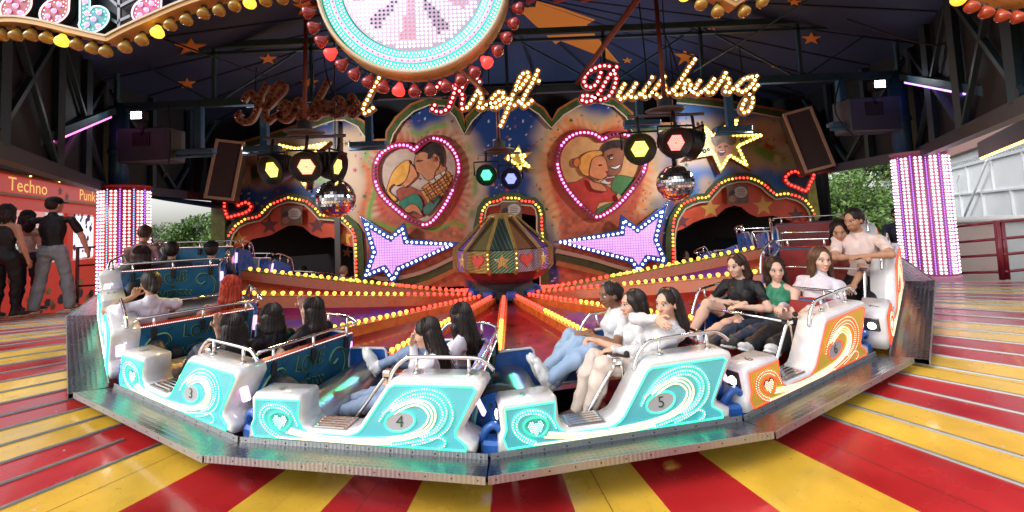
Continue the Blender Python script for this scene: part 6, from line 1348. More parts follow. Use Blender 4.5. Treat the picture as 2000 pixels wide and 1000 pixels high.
# ================================================================== trees behind
M_BARK = mat('bark', (.07, .05, .035), .9, bump=.5, bscale=20)
LEAF = [mat('leaf %d' % i, c, .55, spec=.3) for i, c in enumerate([(.085, .165, .03), (.12, .22, .045), (.17, .28, .08), (.06, .12, .025)])]
def tree(x, y, h, r, seed, label, n=6000, lean=0.):
    rg = np.random.default_rng(seed); t = thing('tree', label, 'tree', (x, y, -.42), (0, 0, 0), 'trees beyond the fairground'); b = MB(); top = h-r*.9
    b.tube(spline([(0, 0, 0), (.08*h*.1, 0, top*.5), (.1, .05, top), (.15, 0, h-r*.5)], 4), list(np.linspace(.045*h*.5+.06, .03, 13)), 8); cl = []
    for i in range(9):
        a = rg.uniform(0, 2*PI); z0 = top*rg.uniform(.6, 1.); e = np.array([math.cos(a)*r*rg.uniform(.4, .85), math.sin(a)*r*rg.uniform(.4, .85), h-r*rg.uniform(.3, 1.5)]); b.tube(spline([(.08, 0, z0), (e[0]*.5, e[1]*.5, (z0+e[2])/2+.15), tuple(e)], 3), list(np.linspace(.06, .015, 7)), 6); cl.append((e, r*rg.uniform(.35, .55)))
    b.build('trunk', [M_BARK], t)
    for i in range(12):
        v = nrm(rg.normal(size=3)); cl.append((np.array([0, 0, h-r])+v*[r*.72, r*.72, r*.72]*rg.uniform(.6, 1.05), r*rg.uniform(.22, .45)))
    V, Fc, mi = [], [], []
    for c, cr in cl:
        k = int(n*cr*cr/sum(q*q for _, q in cl)); d = rg.normal(size=(k, 3)); d /= np.linalg.norm(d, axis=1)[:, None]; P = c+d*(cr*rg.random((k, 1))**.45)*[1, 1, .8]
        shade = rg.integers(0, 3)
        for p in P:
            s = rg.uniform(.5, 1.2)*.095*(h/5)**.5; u = nrm(rg.normal(size=3)); w_ = nrm(np.cross(u, rg.normal(size=3))); o = len(V); V += [p-u*s, p+w_*s*.5, p+u*s*1.2, p-w_*s*.5]; Fc.append((o, o+1, o+2, o+3)); mi.append(int((shade+(rg.random() < .35)) % 4))
    b = MB(); b.add(V, Fc); b.m = mi; b.build('crown', LEAF, t)
TR = [(-13.9, 20.5, 3.5, 1.3, 1, 'small bright green tree just right of the left column'), (-11.3, 19.2, 4.0, 1.5, 2, 'rounded bright green tree beside the left tunnel opening'), (-10.3, 17.6, 3.2, 1.5, 3, 'low bushy tree showing under the left valance'), (-20.0, 25, 3.6, 1.8, 8, 'pale distant tree partly behind the left column'), (-15.4, 25, 2.9, 1.5, 9, 'low distant tree between the two bright green ones'),
 (13.4, 18.3, 4.4, 2.0, 4, 'light green tree with open branches beside the right column'), (12.6, 18.8, 3.3, 1.5, 5, 'low green tree behind the couple on the right'), (16.6, 22.0, 5.6, 2.0, 6, 'taller tree rising above the white wall near the right column'), (25.5, 24.5, 8.6, 3.0, 7, 'dark green tree over the white wall at the right edge'), (25, 19, 8.2, 2.8, 10, 'dark tree farthest right above the white wall')]
for x, y, h, r, sd, lab in TR: tree(x, y, h, r, sd, lab)
# ================================================================== people: one smooth surface per body, from blended volumes
def surface_nets(D, h, org):
    nx, ny, nz = D.shape; s = D < 0
    c = np.zeros((nx-1, ny-1, nz-1), np.int8)
    for i in (0, 1):
        for j in (0, 1):
            for k in (0, 1): c += s[i:nx-1+i, j:ny-1+j, k:nz-1+k]
    act = (c > 0) & (c < 8); I = np.argwhere(act); idx = -np.ones(act.shape, np.int64); idx[act] = np.arange(len(I))
    acc = np.zeros((len(I), 3)); cnt = np.zeros(len(I)); cor = [(i, j, k) for i in (0, 1) for j in (0, 1) for k in (0, 1)]
    val = {q: D[I[:, 0]+q[0], I[:, 1]+q[1], I[:, 2]+q[2]] for q in cor}
    for a in cor:
        for ax in range(3):
            if a[ax]: continue
            b = list(a); b[ax] = 1; b = tuple(b); va, vb = val[a], val[b]; m = (va < 0) != (vb < 0)
            t = va[m]/(va[m]-vb[m]); p = np.tile(np.array(a, float), (m.sum(), 1)); p[:, ax] += t; acc[m] += p; cnt[m] += 1
    V = (I+acc/cnt[:, None])*h+org; F = []
    for ax in range(3):
        o = [q for q in range(3) if q != ax]; sl0 = [slice(1, -1)]*3; sl0[ax] = slice(0, -1); sl1 = list(sl0); sl1[ax] = slice(1, None)
        sa, sb = s[tuple(sl0)], s[tuple(sl1)]; E = np.argwhere(sa != sb); 
        if not len(E): continue
        inside_first = sa[tuple(E.T)]; base = E.copy(); base[:, o[0]] += 1; base[:, o[1]] += 1
        def cell(d0, d1): q = base.copy(); q[:, o[0]] -= d0; q[:, o[1]] -= d1; return idx[tuple(q.T)]
        quad_ = np.stack([cell(1, 1), cell(0, 1), cell(0, 0), cell(1, 0)], 1)
        flip = inside_first if ax != 1 else ~inside_first
        quad_[~flip] = quad_[~flip][:, ::-1]; F.append(quad_)
    return V, np.concatenate(F)
def rotm(yaw=0, pitch=0, roll=0):
    """x forward, y left, z up; positive pitch looks down"""
    cy, sy, cp, sp, cr, sr = math.cos(yaw), math.sin(yaw), math.cos(pitch), math.sin(pitch), math.cos(roll), math.sin(roll)
    return np.array([[cy, -sy, 0], [sy, cy, 0], [0, 0, 1]]) @ np.array([[cp, 0, sp], [0, 1, 0], [-sp, 0, cp]]) @ np.array([[1, 0, 0], [0, cr, -sr], [0, sr, cr]])
_n3 = np.random.default_rng(8).random((32, 32, 32))
def noise3(X):
    I = np.floor(X).astype(int); f = X-I; f = f*f*(3-2*f); r = 0
    for i in (0, 1):
        for j in (0, 1):
            for k in (0, 1): r = r+_n3[(I[:, 0]+i) % 32, (I[:, 1]+j) % 32, (I[:, 2]+k) % 32]*(f[:, 0] if i else 1-f[:, 0])*(f[:, 1] if j else 1-f[:, 1])*(f[:, 2] if k else 1-f[:, 2])
    return r-.5
def folds(V, F, C_, skin, amp):
    """cloth folds on everything that is not skin, and a little cloth weave tone"""
    N = np.zeros_like(V); fn = np.cross(V[F[:, 2]]-V[F[:, 0]], V[F[:, 3]]-V[F[:, 1]])
    for k in range(4): np.add.at(N, F[:, k], fn)
    N /= np.maximum(np.linalg.norm(N, axis=1), 1e-9)[:, None]
    d = np.abs(C_/np.maximum(C_.sum(1), 1e-6)[:, None]-skin/skin.sum()).sum(1); cloth = np.clip((d-.06)/.08, 0, 1)*(np.abs(C_.sum(1)-skin.sum()) > .03)
    Q_ = V*np.array([11., 13., 9.]); w1 = noise3(Q_+2.2*np.stack([noise3(V*7+5)]*3, 1)); w2 = noise3(V*np.array([26., 24., 17.])+9)
    r = (1-np.abs(w1)*3.2); r = np.clip(r, -1, 1)
    return V+N*(cloth*amp*(.0075*(r-.4)+.006*w2))[:, None], np.clip(C_*(1+.10*w2*cloth)[:, None], 0, 1)
class Body:
    def __init__(s): s.p = []
    def cap(s, a, b, r0, r1, col, k=.02, flat=None):
        s.p.append(('c', np.array(a, float), np.array(b, float), r0, r1, col, k, flat))
    def ell(s, c, r, col, R=None, k=.02, sub=False): s.p.append(('e', np.array(c, float), np.array(r, float), R, 0, col, k, sub))
    @staticmethod
    def dist(p, X):
        if p[0] == 'c':
            _, a, b, r0, r1, *_q = p; ab = b-a; L = ab @ ab
            t = np.clip(((X-a) @ ab)/max(L, 1e-9), 0, 1); d = X-a-t[..., None]*ab
            fl = p[7]
            if fl is not None:   # flattened along a direction
                n, f = fl; u = d @ n; d = d+np.multiply.outer(u*(f-1), n)
            return np.sqrt((d*d).sum(-1))-(r0+(r1-r0)*t)
        _, c, r, R, *_q = p; q = X-c
        if R is not None: q = q @ R
        k0 = np.sqrt(((q/r)**2).sum(-1)); k1 = np.sqrt(((q/(r*r))**2).sum(-1)); return k0*(k0-1)/np.maximum(k1, 1e-6)
    def bounds(s, p):
        if p[0] == 'c': m = max(p[3], p[4]); return np.minimum(p[1], p[2])-m, np.maximum(p[1], p[2])+m
        m = p[2].max(); return p[1]-m, p[1]+m
    def mesh(s, h, warp=None):
        lo = np.min([s.bounds(p)[0] for p in s.p if not (p[0] == 'e' and p[7])], 0)-3*h; hi = np.max([s.bounds(p)[1] for p in s.p if not (p[0] == 'e' and p[7])], 0)+3*h
        n = np.ceil((hi-lo)/h).astype(int)+1; D = np.full(n, .5, np.float32); ax = [lo[i]+np.arange(n[i])*h for i in range(3)]
        for p in s.p:
            k = p[6]; a, b = s.bounds(p); pad = k*1.6+4*h; i0 = np.maximum(0, ((a-pad-lo)/h).astype(int)); i1 = np.minimum(n, np.ceil((b+pad-lo)/h).astype(int)+1)
            if (i1 <= i0).any(): continue
            X = np.stack(np.meshgrid(*[ax[i][i0[i]:i1[i]] for i in range(3)], indexing='ij'), -1); d = s.dist(p, X)
            if warp is not None: d = d+warp(X)
            sl = tuple(slice(i0[i], i1[i]) for i in range(3)); O = D[sl]
            if p[0] == 'e' and p[7]: D[sl] = np.maximum(O, -d)
            else:
                hh = np.clip(.5+.5*(d-O)/k, 0, 1); D[sl] = d*(1-hh)+O*hh-k*hh*(1-hh)
        V, F = surface_nets(D, h, lo); return V, F
    def colour(s, V):
        best = np.full(len(V), 9.); C_ = np.zeros((len(V), 3))
        for p in s.p:
            if p[0] == 'e' and p[7]: continue
            a, b = s.bounds(p); m = np.all((V > a-.05) & (V < b+.05), 1)
            if not m.any(): continue
            d = np.full(len(V), 9.); d[m] = s.dist(p, V[m]); w_ = d < best; best[w_] = d[w_]; C_[w_] = p[5]
        return C_
M_BODY = attr_mat('skin and cloth', .55, .05, 130., .3); M_HAIRM = attr_mat('hair', .45, .25, 90., .3); M_FABR = attr_mat('cloth', .75, .25, 90., .2)
def ik(a, b, l1, l2, pole):
    """middle joint of a two bone chain from a to b, bent towards pole; b is pulled in when out of reach"""
    a, b = np.array(a, float), np.array(b, float); d = b-a; L = np.linalg.norm(d)
    if L > (l1+l2)*.995: b = a+d/L*(l1+l2)*.995; d = b-a; L = np.linalg.norm(d)
    x = (l1*l1-l2*l2+L*L)/(2*L); y = math.sqrt(max(0, l1*l1-x*x)); u = d/L; p = np.array(pole, float); p = p-u*(p @ u); p = nrm(p); return a+u*x+p*y, b
SKINS = {'pale': (.68, .43, .33), 'light': (.62, .37, .26), 'tan': (.50, .27, .17), 'brown': (.24, .115, .07), 'olive': (.40, .21, .125)}
def hand(B, w_, d, palm_n, side, skin, s=1., curl=.5):
    """palm with five separate bent fingers; d fingers' direction, palm_n out of the palm, side towards the thumb"""
    d = nrm(d); n = nrm(np.asarray(palm_n, float)-d*(np.asarray(palm_n, float) @ d)); t = nrm(np.cross(d, n))*(1 if np.cross(d, n) @ np.asarray(side, float) >= 0 else -1)
    pc = w_+d*.045*s; B.cap(w_, w_+d*.02*s, .024*s, .024*s, skin, .012); B.ell(pc, (.047*s, .040*s, .0165*s), skin, np.stack([d, t, n], 1), .010)
    for i, (o, L, r) in enumerate(((.028, .072, .0088), (.010, .080, .0092), (-.009, .074, .0088), (-.027, .058, .0078))):
        a = w_+d*.080*s+t*o*s; c = curl*(.75+.12*i); d1 = d*math.cos(c*.7)+n*math.sin(c*.7); d2 = d*math.cos(c*1.5)+n*math.sin(c*1.5); d3 = d*math.cos(c*2.2)+n*math.sin(c*2.2); e1 = nrm(t*(o*2.2))*0
        b = a+d1*L*.45*s+t*o*.12; c2 = b+d2*L*.33*s; c3 = c2+d3*L*.24*s
        B.cap(a-d*.012*s, b, r*s, r*.95*s, skin, .004); B.cap(b, c2, r*.95*s, r*.88*s, skin, .003); B.cap(c2, c3, r*.88*s, r*.72*s, skin, .003)
    a = w_+d*.022*s+t*.030*s; b = a+(d*.55+t*.75+n*.25)*.040*s; c = b+(d*.85+t*.2+n*.45)*.030*s; B.cap(a, b, .0125*s, .0105*s, skin, .006); B.cap(b, c, .0105*s, .0085*s, skin, .003)
def make_person(label, M, sp):
    """sp: pelvis, neck, head (centre), yaw/pitch/roll of the head in the local frame (x forward, y left), limb targets; M: 4x4 local to world"""
    g = sp.get; s = g('s', .95); h = g('h', .010); B = Body(); fem = g('fem', True); skin = np.array(SKINS[g('skin', 'light')]); shirt = np.array(g('shirt', (.7, .7, .72))); pants = np.array(g('pants', (.05, .06, .09))); shoe = np.array(g('shoe', (.7, .7, .7))); hair = np.array(g('hair', (.02, .014, .012)))
    pel = np.array(g('pelvis', (0, 0, 0)), float); hd = np.array(g('head'), float); HR = rotm(*g('hrot', (0, 0, 0))); 
    hs = s*g('hscale', 1.)
    neck_top = hd+HR @ np.array([-.022, 0, -.085])*hs; tw = g('twist', 0.)
    neck = np.array(g('neck')) if g('neck') is not None else neck_top+nrm(pel-neck_top+np.array([-.25, 0, 0.]))*.075*s
    upv = nrm(neck-pel); left0 = np.array([-math.sin(tw), math.cos(tw), 0]); lft = nrm(left0-upv*(left0 @ upv)); fwd = nrm(np.cross(lft, upv)); TR_ = np.stack([fwd, lft, upv], 1); T = np.linalg.norm(neck-pel)
    at = lambda x, y, z: pel+TR_ @ np.array([x*s, y*s, z*T])
    # torso
    B.ell(at(0, 0, .06), (.115*s, .165*s if fem else .155*s, .12*s), pants, TR_, .04)
    wz = g('bare_waist', None)
    B.cap(at(.0, 0, .18), at(0, 0, .5), .118*s if not fem else .108*s, .125*s if not fem else .108*s, shirt, .05, (fwd, 1.25))
    B.ell(at(.0, 0, .66), (.105*s, .158*s if not fem else .142*s, .17*s), shirt, TR_, .05)
    sw = g('shoulder', .152 if fem else .19)
    if fem:
        for q in (-1, 1): B.ell(at(.078, q*.062, .64), (.052*s, .058*s, .06*s), shirt, TR_, .03)
    SHL = at(-.005, sw, .855); SHR = at(-.005, -sw, .855)
    SHL = SHL+np.array(g('shl', (0, 0, 0))); SHR = SHR+np.array(g('shr', (0, 0, 0)))
    sleeve = g('sleeve', 'short'); shc = skin if sleeve == 'none' else shirt
    for q in (SHL, SHR): B.cap(at(-.005, 0, .935), q, .046*s, .046*s, shirt if sleeve != 'none' else skin, .04)
    if sleeve == 'none':
        for q in (-1, 1): B.cap(at(.105, q*.050, .72), at(.045, q*.045, .985), .026*s, .018*s, shirt, .012); B.cap(at(.045, q*.045, .985), at(-.05, q*.030, .985), .018*s, .016*s, shirt, .012)
        B.ell(at(.012, 0, .90), (.075*s, .12*s, .055*s), skin, TR_, .03)
    col_h = g('collar', 0)
    B.cap(at(0, 0, .93), neck+upv*.01, .060*s, .048*s, shirt if col_h >= 0 else skin, .03)
    B.cap(neck-upv*.01, neck_top, .046*s, .044*s, shirt if col_h > 1 else skin, .02)
    # head
    P = lambda x, y, z: hd+HR @ (np.array([x, y, z])*hs)
    E = lambda c, r, col, k=.01, sub=False: B.ell(P(*c), np.array(r)*hs, col, HR, k, sub)
    E((-.008, 0, .035), (.094, .074, .082), skin, .02); E((.018, 0, -.015), (.069, .057 if fem else .061, .079), skin, .03); E((.042, 0, -.072), (.034, .034 if fem else .041, .030), skin, .03); E((.066, 0, -.088), (.017, .020, .016), skin, .018)
    E((.050, .036, -.022), (.028, .026, .026), skin, .02); E((.050, -.036, -.022), (.028, .026, .026), skin, .02)
    E((.072, 0, .035), (.020, .046, .014), skin, .015)
    B.cap(P(.080, 0, .018), P(.104, 0, -.028), .0085*hs, .0125*hs, skin, .010); E((.094, .010, -.030), (.011, .009, .008), skin, .006); E((.094, -.010, -.030), (.011, .009, .008), skin, .006)
    lip = skin*np.array([.95, .62, .62]) if fem else skin*np.array([.9, .72, .70])
    smile = g('smile', 0)
    B.cap(P(.080, .021, -.058+.006*smile), P(.090, 0, -.057), .0050*hs, .0062*hs, lip, .004); B.cap(P(.090, 0, -.057), P(.080, -.021, -.058+.006*smile), .0062*hs, .0050*hs, lip, .004)
    B.cap(P(.080, .017, -.066), P(.087, 0, -.068), .0050*hs, .0075*hs, lip, .004); B.cap(P(.087, 0, -.068), P(.080, -.017, -.066), .0075*hs, .0050*hs, lip, .004)
    if smile > .5:
        B.cap(P(.078, .029, -.054), P(.086, .012, -.061), .0034*hs, .0042*hs, lip, .003); B.cap(P(.078, -.029, -.054), P(.086, -.012, -.061), .0034*hs, .0042*hs, lip, .003); B.cap(P(.0895, .014, -.0615), P(.0895, -.014, -.0615), .0030*hs, .0030*hs, np.array([.75, .70, .66]), .001)
    for q in (-1, 1):
        E((.0735, q*.031, .012), (.0150, .0140, .0062), np.array([.55, .50, .47]), .004); E((.0825, q*.031, .0125), (.0080, .0072, .0070), np.array([.03, .02, .015]), .002)
        B.cap(P(.083, q*.019, .0200), P(.071, q*.048, .0180), .0034*hs, .0030*hs, skin*.30, .003)
        B.cap(P(.0875, q*.016, .0345), P(.085, q*.032, .0375), .0034*hs, .0034*hs, hair*.6+skin*.22, .003); B.cap(P(.085, q*.032, .0375), P(.076, q*.048, .0330), .0034*hs, .0024*hs, hair*.6+skin*.25, .003)
        E((-.008, q*.075, -.008), (.020, .009, .030), skin, .008)
    if g('beard'): E((.052, 0, -.078), (.044, .045, .026), skin*.55, .012)
    # arms
    ul, fl_ = .275*s, .245*s
    for q, SH, tg, pole, key in ((1, SHL, g('handL'), g('poleL', (-.3, .8, -.6)), 'L'), (-1, SHR, g('handR'), g('poleR', (-.3, -.8, -.6)), 'R')):
        if tg is None: continue
        el, wr = ik(SH, tg, ul, fl_, pole); slv = sleeve
        up_col = shirt if slv in ('short', 'long') else skin
        if slv == 'short':
            mid = SH+(el-SH)*.62; B.cap(SH, el, .043*s, .036*s, skin, .02); B.cap(SH, mid, .056*s if not fem else .051*s, .052*s if not fem else .047*s, shirt, .015)
        else: B.cap(SH, el, .050*s if slv == 'long' else .045*s, .041*s if slv == 'long' else .036*s, up_col, .025)
        fc = shirt if slv == 'long' else skin
        B.cap(el, el+(wr-el)*.35, .037*s if slv != 'long' else .042*s, .036*s if slv != 'long' else .041*s, fc, .02); B.cap(el+(wr-el)*.35, wr, .036*s if slv != 'long' else .040*s, .024*s if slv != 'long' else .029*s, fc, .02)
        fd = g('fing'+key, None); fd = nrm(wr-el) if fd is None else np.array(fd, float); pn = np.array(g('palm'+key, (0, 0, -1)), float); hand(B, wr, fd, pn, g('thumb'+key, (.3, -q*.9, .3)), skin, s, g('curl'+key, .55))
    # legs
    tl, cl = .41*s, .40*s; bare = g('bare_legs', False); lc = skin if bare else pants
    for q, foot, pole, key in ((1, g('footL'), g('kpoleL', (.5, .1, 1)), 'L'), (-1, g('footR'), g('kpoleR', (.5, -.1, 1)), 'R')):
        if foot is None: continue
        hip = at(.0, q*.088, .02); kn, an = ik(hip, foot, tl, cl, pole)
        wide = g('wide', 0.); B.cap(hip, kn, (.082+wide*.3)*s, (.056+wide*.5)*s, lc if not bare else skin, .04)
        if bare: B.cap(hip, hip+(kn-hip)*.45, .086*s, .078*s, pants, .02)
        m = kn+(an-kn)*.32; B.cap(kn, m, (.053+wide*.6)*s, (.055+wide)*s, lc, .025); B.cap(m, an, (.055+wide)*s, (.036+wide*1.3)*s, lc, .025)
        if g('rips') and q == g('rips'): B.ell(kn+nrm(np.cross(kn-hip, an-kn))*0+np.array([.0, 0, .045*s]), (.04*s, .035*s, .03*s), skin, None, .006)
        fdir = nrm(np.array(g('fdir'+key, (1., 0, -.15)), float)); fup = nrm(np.cross(np.cross(fdir, np.array([0, 0, 1.]) if abs(fdir[2]) < .9 else np.array([-1., 0, 0])), fdir)); lat = np.cross(fup, fdir)
        FR = np.stack([fdir, lat, fup], 1); c0 = an-fup*.035*s
        B.cap(an, c0-fdir*.015*s, .040*s, .040*s, shoe, .02); B.ell(c0+fdir*.075*s-fup*.010*s, (.125*s, .046*s, .040*s), shoe, FR, .025); B.ell(c0+fdir*.065*s-fup*.040*s, (.140*s, .048*s, .016*s), np.array(g('sole', (.75, .75, .75))), FR, .006)
        if g('shoe2') is not None: B.ell(c0+fdir*.05*s, (.05*s, .049*s, .022*s), np.array(g('shoe2')), FR, .006)
    V, F = B.mesh(h); C_ = B.colour(V); V, C_ = folds(V, F, C_, skin, g('fold', 1.5)*s)
    Mx = np.array(M, float); t = thing('person', label, 'person', tuple(Mx[:3, 3]), (0, 0, 0), g('group', 'people riding and watching the fairground ride'))
    t.matrix_world = Matrix(Mx.tolist())
    def emit(name, V, F, C_, m):
        me = bpy.data.meshes.new(name); me.from_pydata(V.tolist(), [], F.tolist()); me.materials.append(m); me.polygons.foreach_set('use_smooth', [True]*len(F))
        a = me.color_attributes.new('Col', 'FLOAT_COLOR', 'POINT'); cc = np.ones((len(V), 4), np.float32); cc[:, :3] = C_; a.data.foreach_set('color', cc.ravel()); me.update(); return link(name, me, t)
    emit('body', V, F, C_, M_BODY)
    # hair
    st = g('style', 'long'); H = Body(); EH = lambda c, r, k=.02, sub=False: H.ell(P(*c), np.array(r)*hs, hair, HR, k, sub)
    CH = lambda a, b, r0, r1, k=.03, fl=None: H.cap(P(*a), P(*b), r0*hs, r1*hs, hair, k, fl)
    back = HR @ np.array([1., 0, 0])
    if st != 'bald':
        EH((-.016, 0, .042), (.102, .084, .088)); EH((-.045, 0, .005), (.078, .080, .085))
        if st in ('long', 'half'):
            L = g('hlen', .30); w_ = g('hw', 1.); dn = np.array(g('hdown', (-.12, 0, -1.)), float); dn = nrm(dn); down = lambda p, l: (P(*p), P(*p)+dn*l*s)
            for y in (-.06, -.03, 0, .03, .06):
                a, b = down((-.065, y*w_, .0), L*(1-abs(y)*1.2)); m_ = (a+b)/2+back*-.010; H.cap(a, m_, .040*hs, .042*hs, hair, .03); H.cap(m_, b, .042*hs, .020*hs, hair, .03)
            for q in (-1, 1):
                if g('side', 1):
                    a = P(.018, q*.070, .045); b = P(-.008, q*.084, -.07)+dn*.02; H.cap(a, b, .018*hs, .024*hs, hair, .04); e = b+nrm(dn+HR @ np.array([.10, q*.10, 0]))*(L*.62)*s; H.cap(b, e, .026*hs, .013*hs, hair, .03)
        if st in ('bun', 'half'):
            c = g('bun', (-.115, 0, .035)); EH(c, (.042, .042, .040), .012)
        if st == 'pony':
            a = P(-.105, 0, .03); L = g('hlen', .26); b = a+nrm(np.array([-.35, 0, -1.]))*L*.5*s; H.cap(a, b, .034*hs, .036*hs, hair, .02); H.cap(b, b+np.array([.02, 0, -1])*L*.5*s, .036*hs, .012*hs, hair, .02)
        # keep the face free
        EH((.100, 0, -.040), (.076, .066, .118), .01, True); EH((.075, 0, .050), (.045, .040, .050), .01, True)
        if st in ('long', 'half'): EH((.062, 0, -.07), (.070, .078, .085), .01, True)
        
        if st in ('short', 'bun', 'pony', 'cap'): EH((.035, .085, -.055), (.060, .05, .062), .01, True); EH((.035, -.085, -.055), (.060, .05, .062), .01, True); EH((-.02, 0, -.125), (.16, .12, .055), .01, True)
        f1 = 95/hs
        def warp(X):
            q = (X-hd) @ HR; a = np.arctan2(q[..., 1], -q[..., 0]+.02); return .0022*np.sin(a*34+q[..., 2]*18)*np.clip((q[..., 2]+.6)*3, 0, 1)+.0014*np.sin(a*71-q[..., 2]*30)
        V, F = H.mesh(h*.9, warp); tone = 1+.25*np.sin(np.arctan2(((V-hd) @ HR)[:, 1], -((V-hd) @ HR)[:, 0]+.02)*23)[:, None]
        emit('hair', V, F, np.clip(hair*tone, 0, 1), M_HAIRM)
        if st in ('long', 'half') and h < .0125:
            rg = np.random.default_rng(int(abs(hd[0]*1000)+abs(hd[2]*500))); sb = MB(); dnv = nrm(np.array(g('hdown', (-.12, 0, -1.)), float)); L = g('hlen', .30); cen = P(-.016, 0, .042)
            for i in range(170):
                a = rg.uniform(-1.75, 1.75); e0 = rg.uniform(.5, 1.35); pts = []
                for e in np.linspace(e0, -.35, 5):
                    pts.append(cen+HR @ (np.array([-math.cos(a)*math.cos(e)*.107, math.sin(a)*math.cos(e)*.090, math.sin(e)*.092])*hs*(1+rg.uniform(-.01, .05))))
                q = pts[-1]; ll = L*rg.uniform(.45, 1.08)*s*(1-.25*abs(math.sin(a))); sw_ = HR @ np.array([-.05*math.cos(a), .10*math.sin(a), 0])+rg.normal(size=3)*.05
                for f in (.35, .7, 1.): pts.append(q+(dnv+sw_*f)*ll*f)
                sb.tube(spline(pts, 2), list(np.linspace(.0038, .0012, 2*(len(pts)-1)+1)), 4)
            me_c = np.tile(hair, (sb.n, 1))*np.repeat(rg.uniform(.7, 1.9, 170), sb.n//170)[:, None]
            sb.build('loose_strands', [M_HAIRM], t, attrs=np.clip(me_c, 0, 1))
    if st == 'cap' or g('cap') is not None:
        cc = np.array(g('cap', (.012, .012, .013))); K = Body(); K.ell(P(-.012, 0, .058), np.array((.108, .090, .075))*hs, cc, HR, .01); K.ell(P(-.01, 0, -.035), np.array((.2, .2, .07))*hs, cc, HR, .01, True)
        K.ell(P(.115, 0, .040), np.array((.070, .072, .010))*hs, cc, HR, .012); V, F = K.mesh(h*.9); emit('cap', V, F, np.tile(cc, (len(V), 1)), M_FABR)
    for ex in g('extra', ()):
        K = Body(); 
        for (a, b, r0, r1, c, k) in ex[1]: K.cap(a, b, r0, r1, np.array(c), k)
        V, F = K.mesh(h); emit(ex[0], V, F, K.colour(V), M_FABR)
    return t, dict(SHL=SHL, SHR=SHR, neck=neck, pel=pel)
# ------------------------------------------------------------------ riders: joints traced in each rider's own plane of the car
def rider(n, y, label, head, hip, **k):
    """head / hip and hand, foot targets are photo pixels read in the rider's plane y of car n, or local points"""
    far = abs(((n-4.5)*STEP+PI) % (2*PI)-PI) > .7       # seen along the car: read the pixel in a plane across it instead
    def L(q, dy=0., x=None):
        if q is None: return None
        if len(q) == 3: return np.array(q, float)
        return car_ray(n, q[0], q[1], x=x) if far and x is not None else car_ray(n, q[0], q[1], y+dy)
    sp = dict(k); sp['head'] = L(head, 0., k.get('hx', -.34)); sp['pelvis'] = L(hip)
    if far:
        sp['head'][1] = min(sp['head'][1], -.30); y = sp['head'][1]; zp = max(-.06, sp['head'][2]-.74*k.get('s', .95)); sp['pelvis'] = np.array([-.26, y, zp]); sp['twist'] = k.get('twist', 0.); sp['footL'] = (.42, y+.09, -.16); sp['footR'] = (.42, y-.09, -.16)
        for q, sg in (('handL', 1), ('handR', -1)):
            sp[q] = L(k[q], 0., k[q+'x']) if q+'x' in k else (.06, y+sg*.13, zp+.26)
    for key, dy in (('handL', .16), ('handR', -.16), ('footL', .09), ('footR', -.09)):
        if key in sp: sp[key] = L(sp[key], sp.get('dy'+key, dy))
    sp['neck'] = L(sp['neck']) if sp.get('neck') is not None else None
    return make_person(label, CMAT[n], sp)
JEAN = (.20, .27, .40); DJEAN = (.035, .045, .07); WHITE = (.62, .61, .63); BLK = (.012, .012, .014)
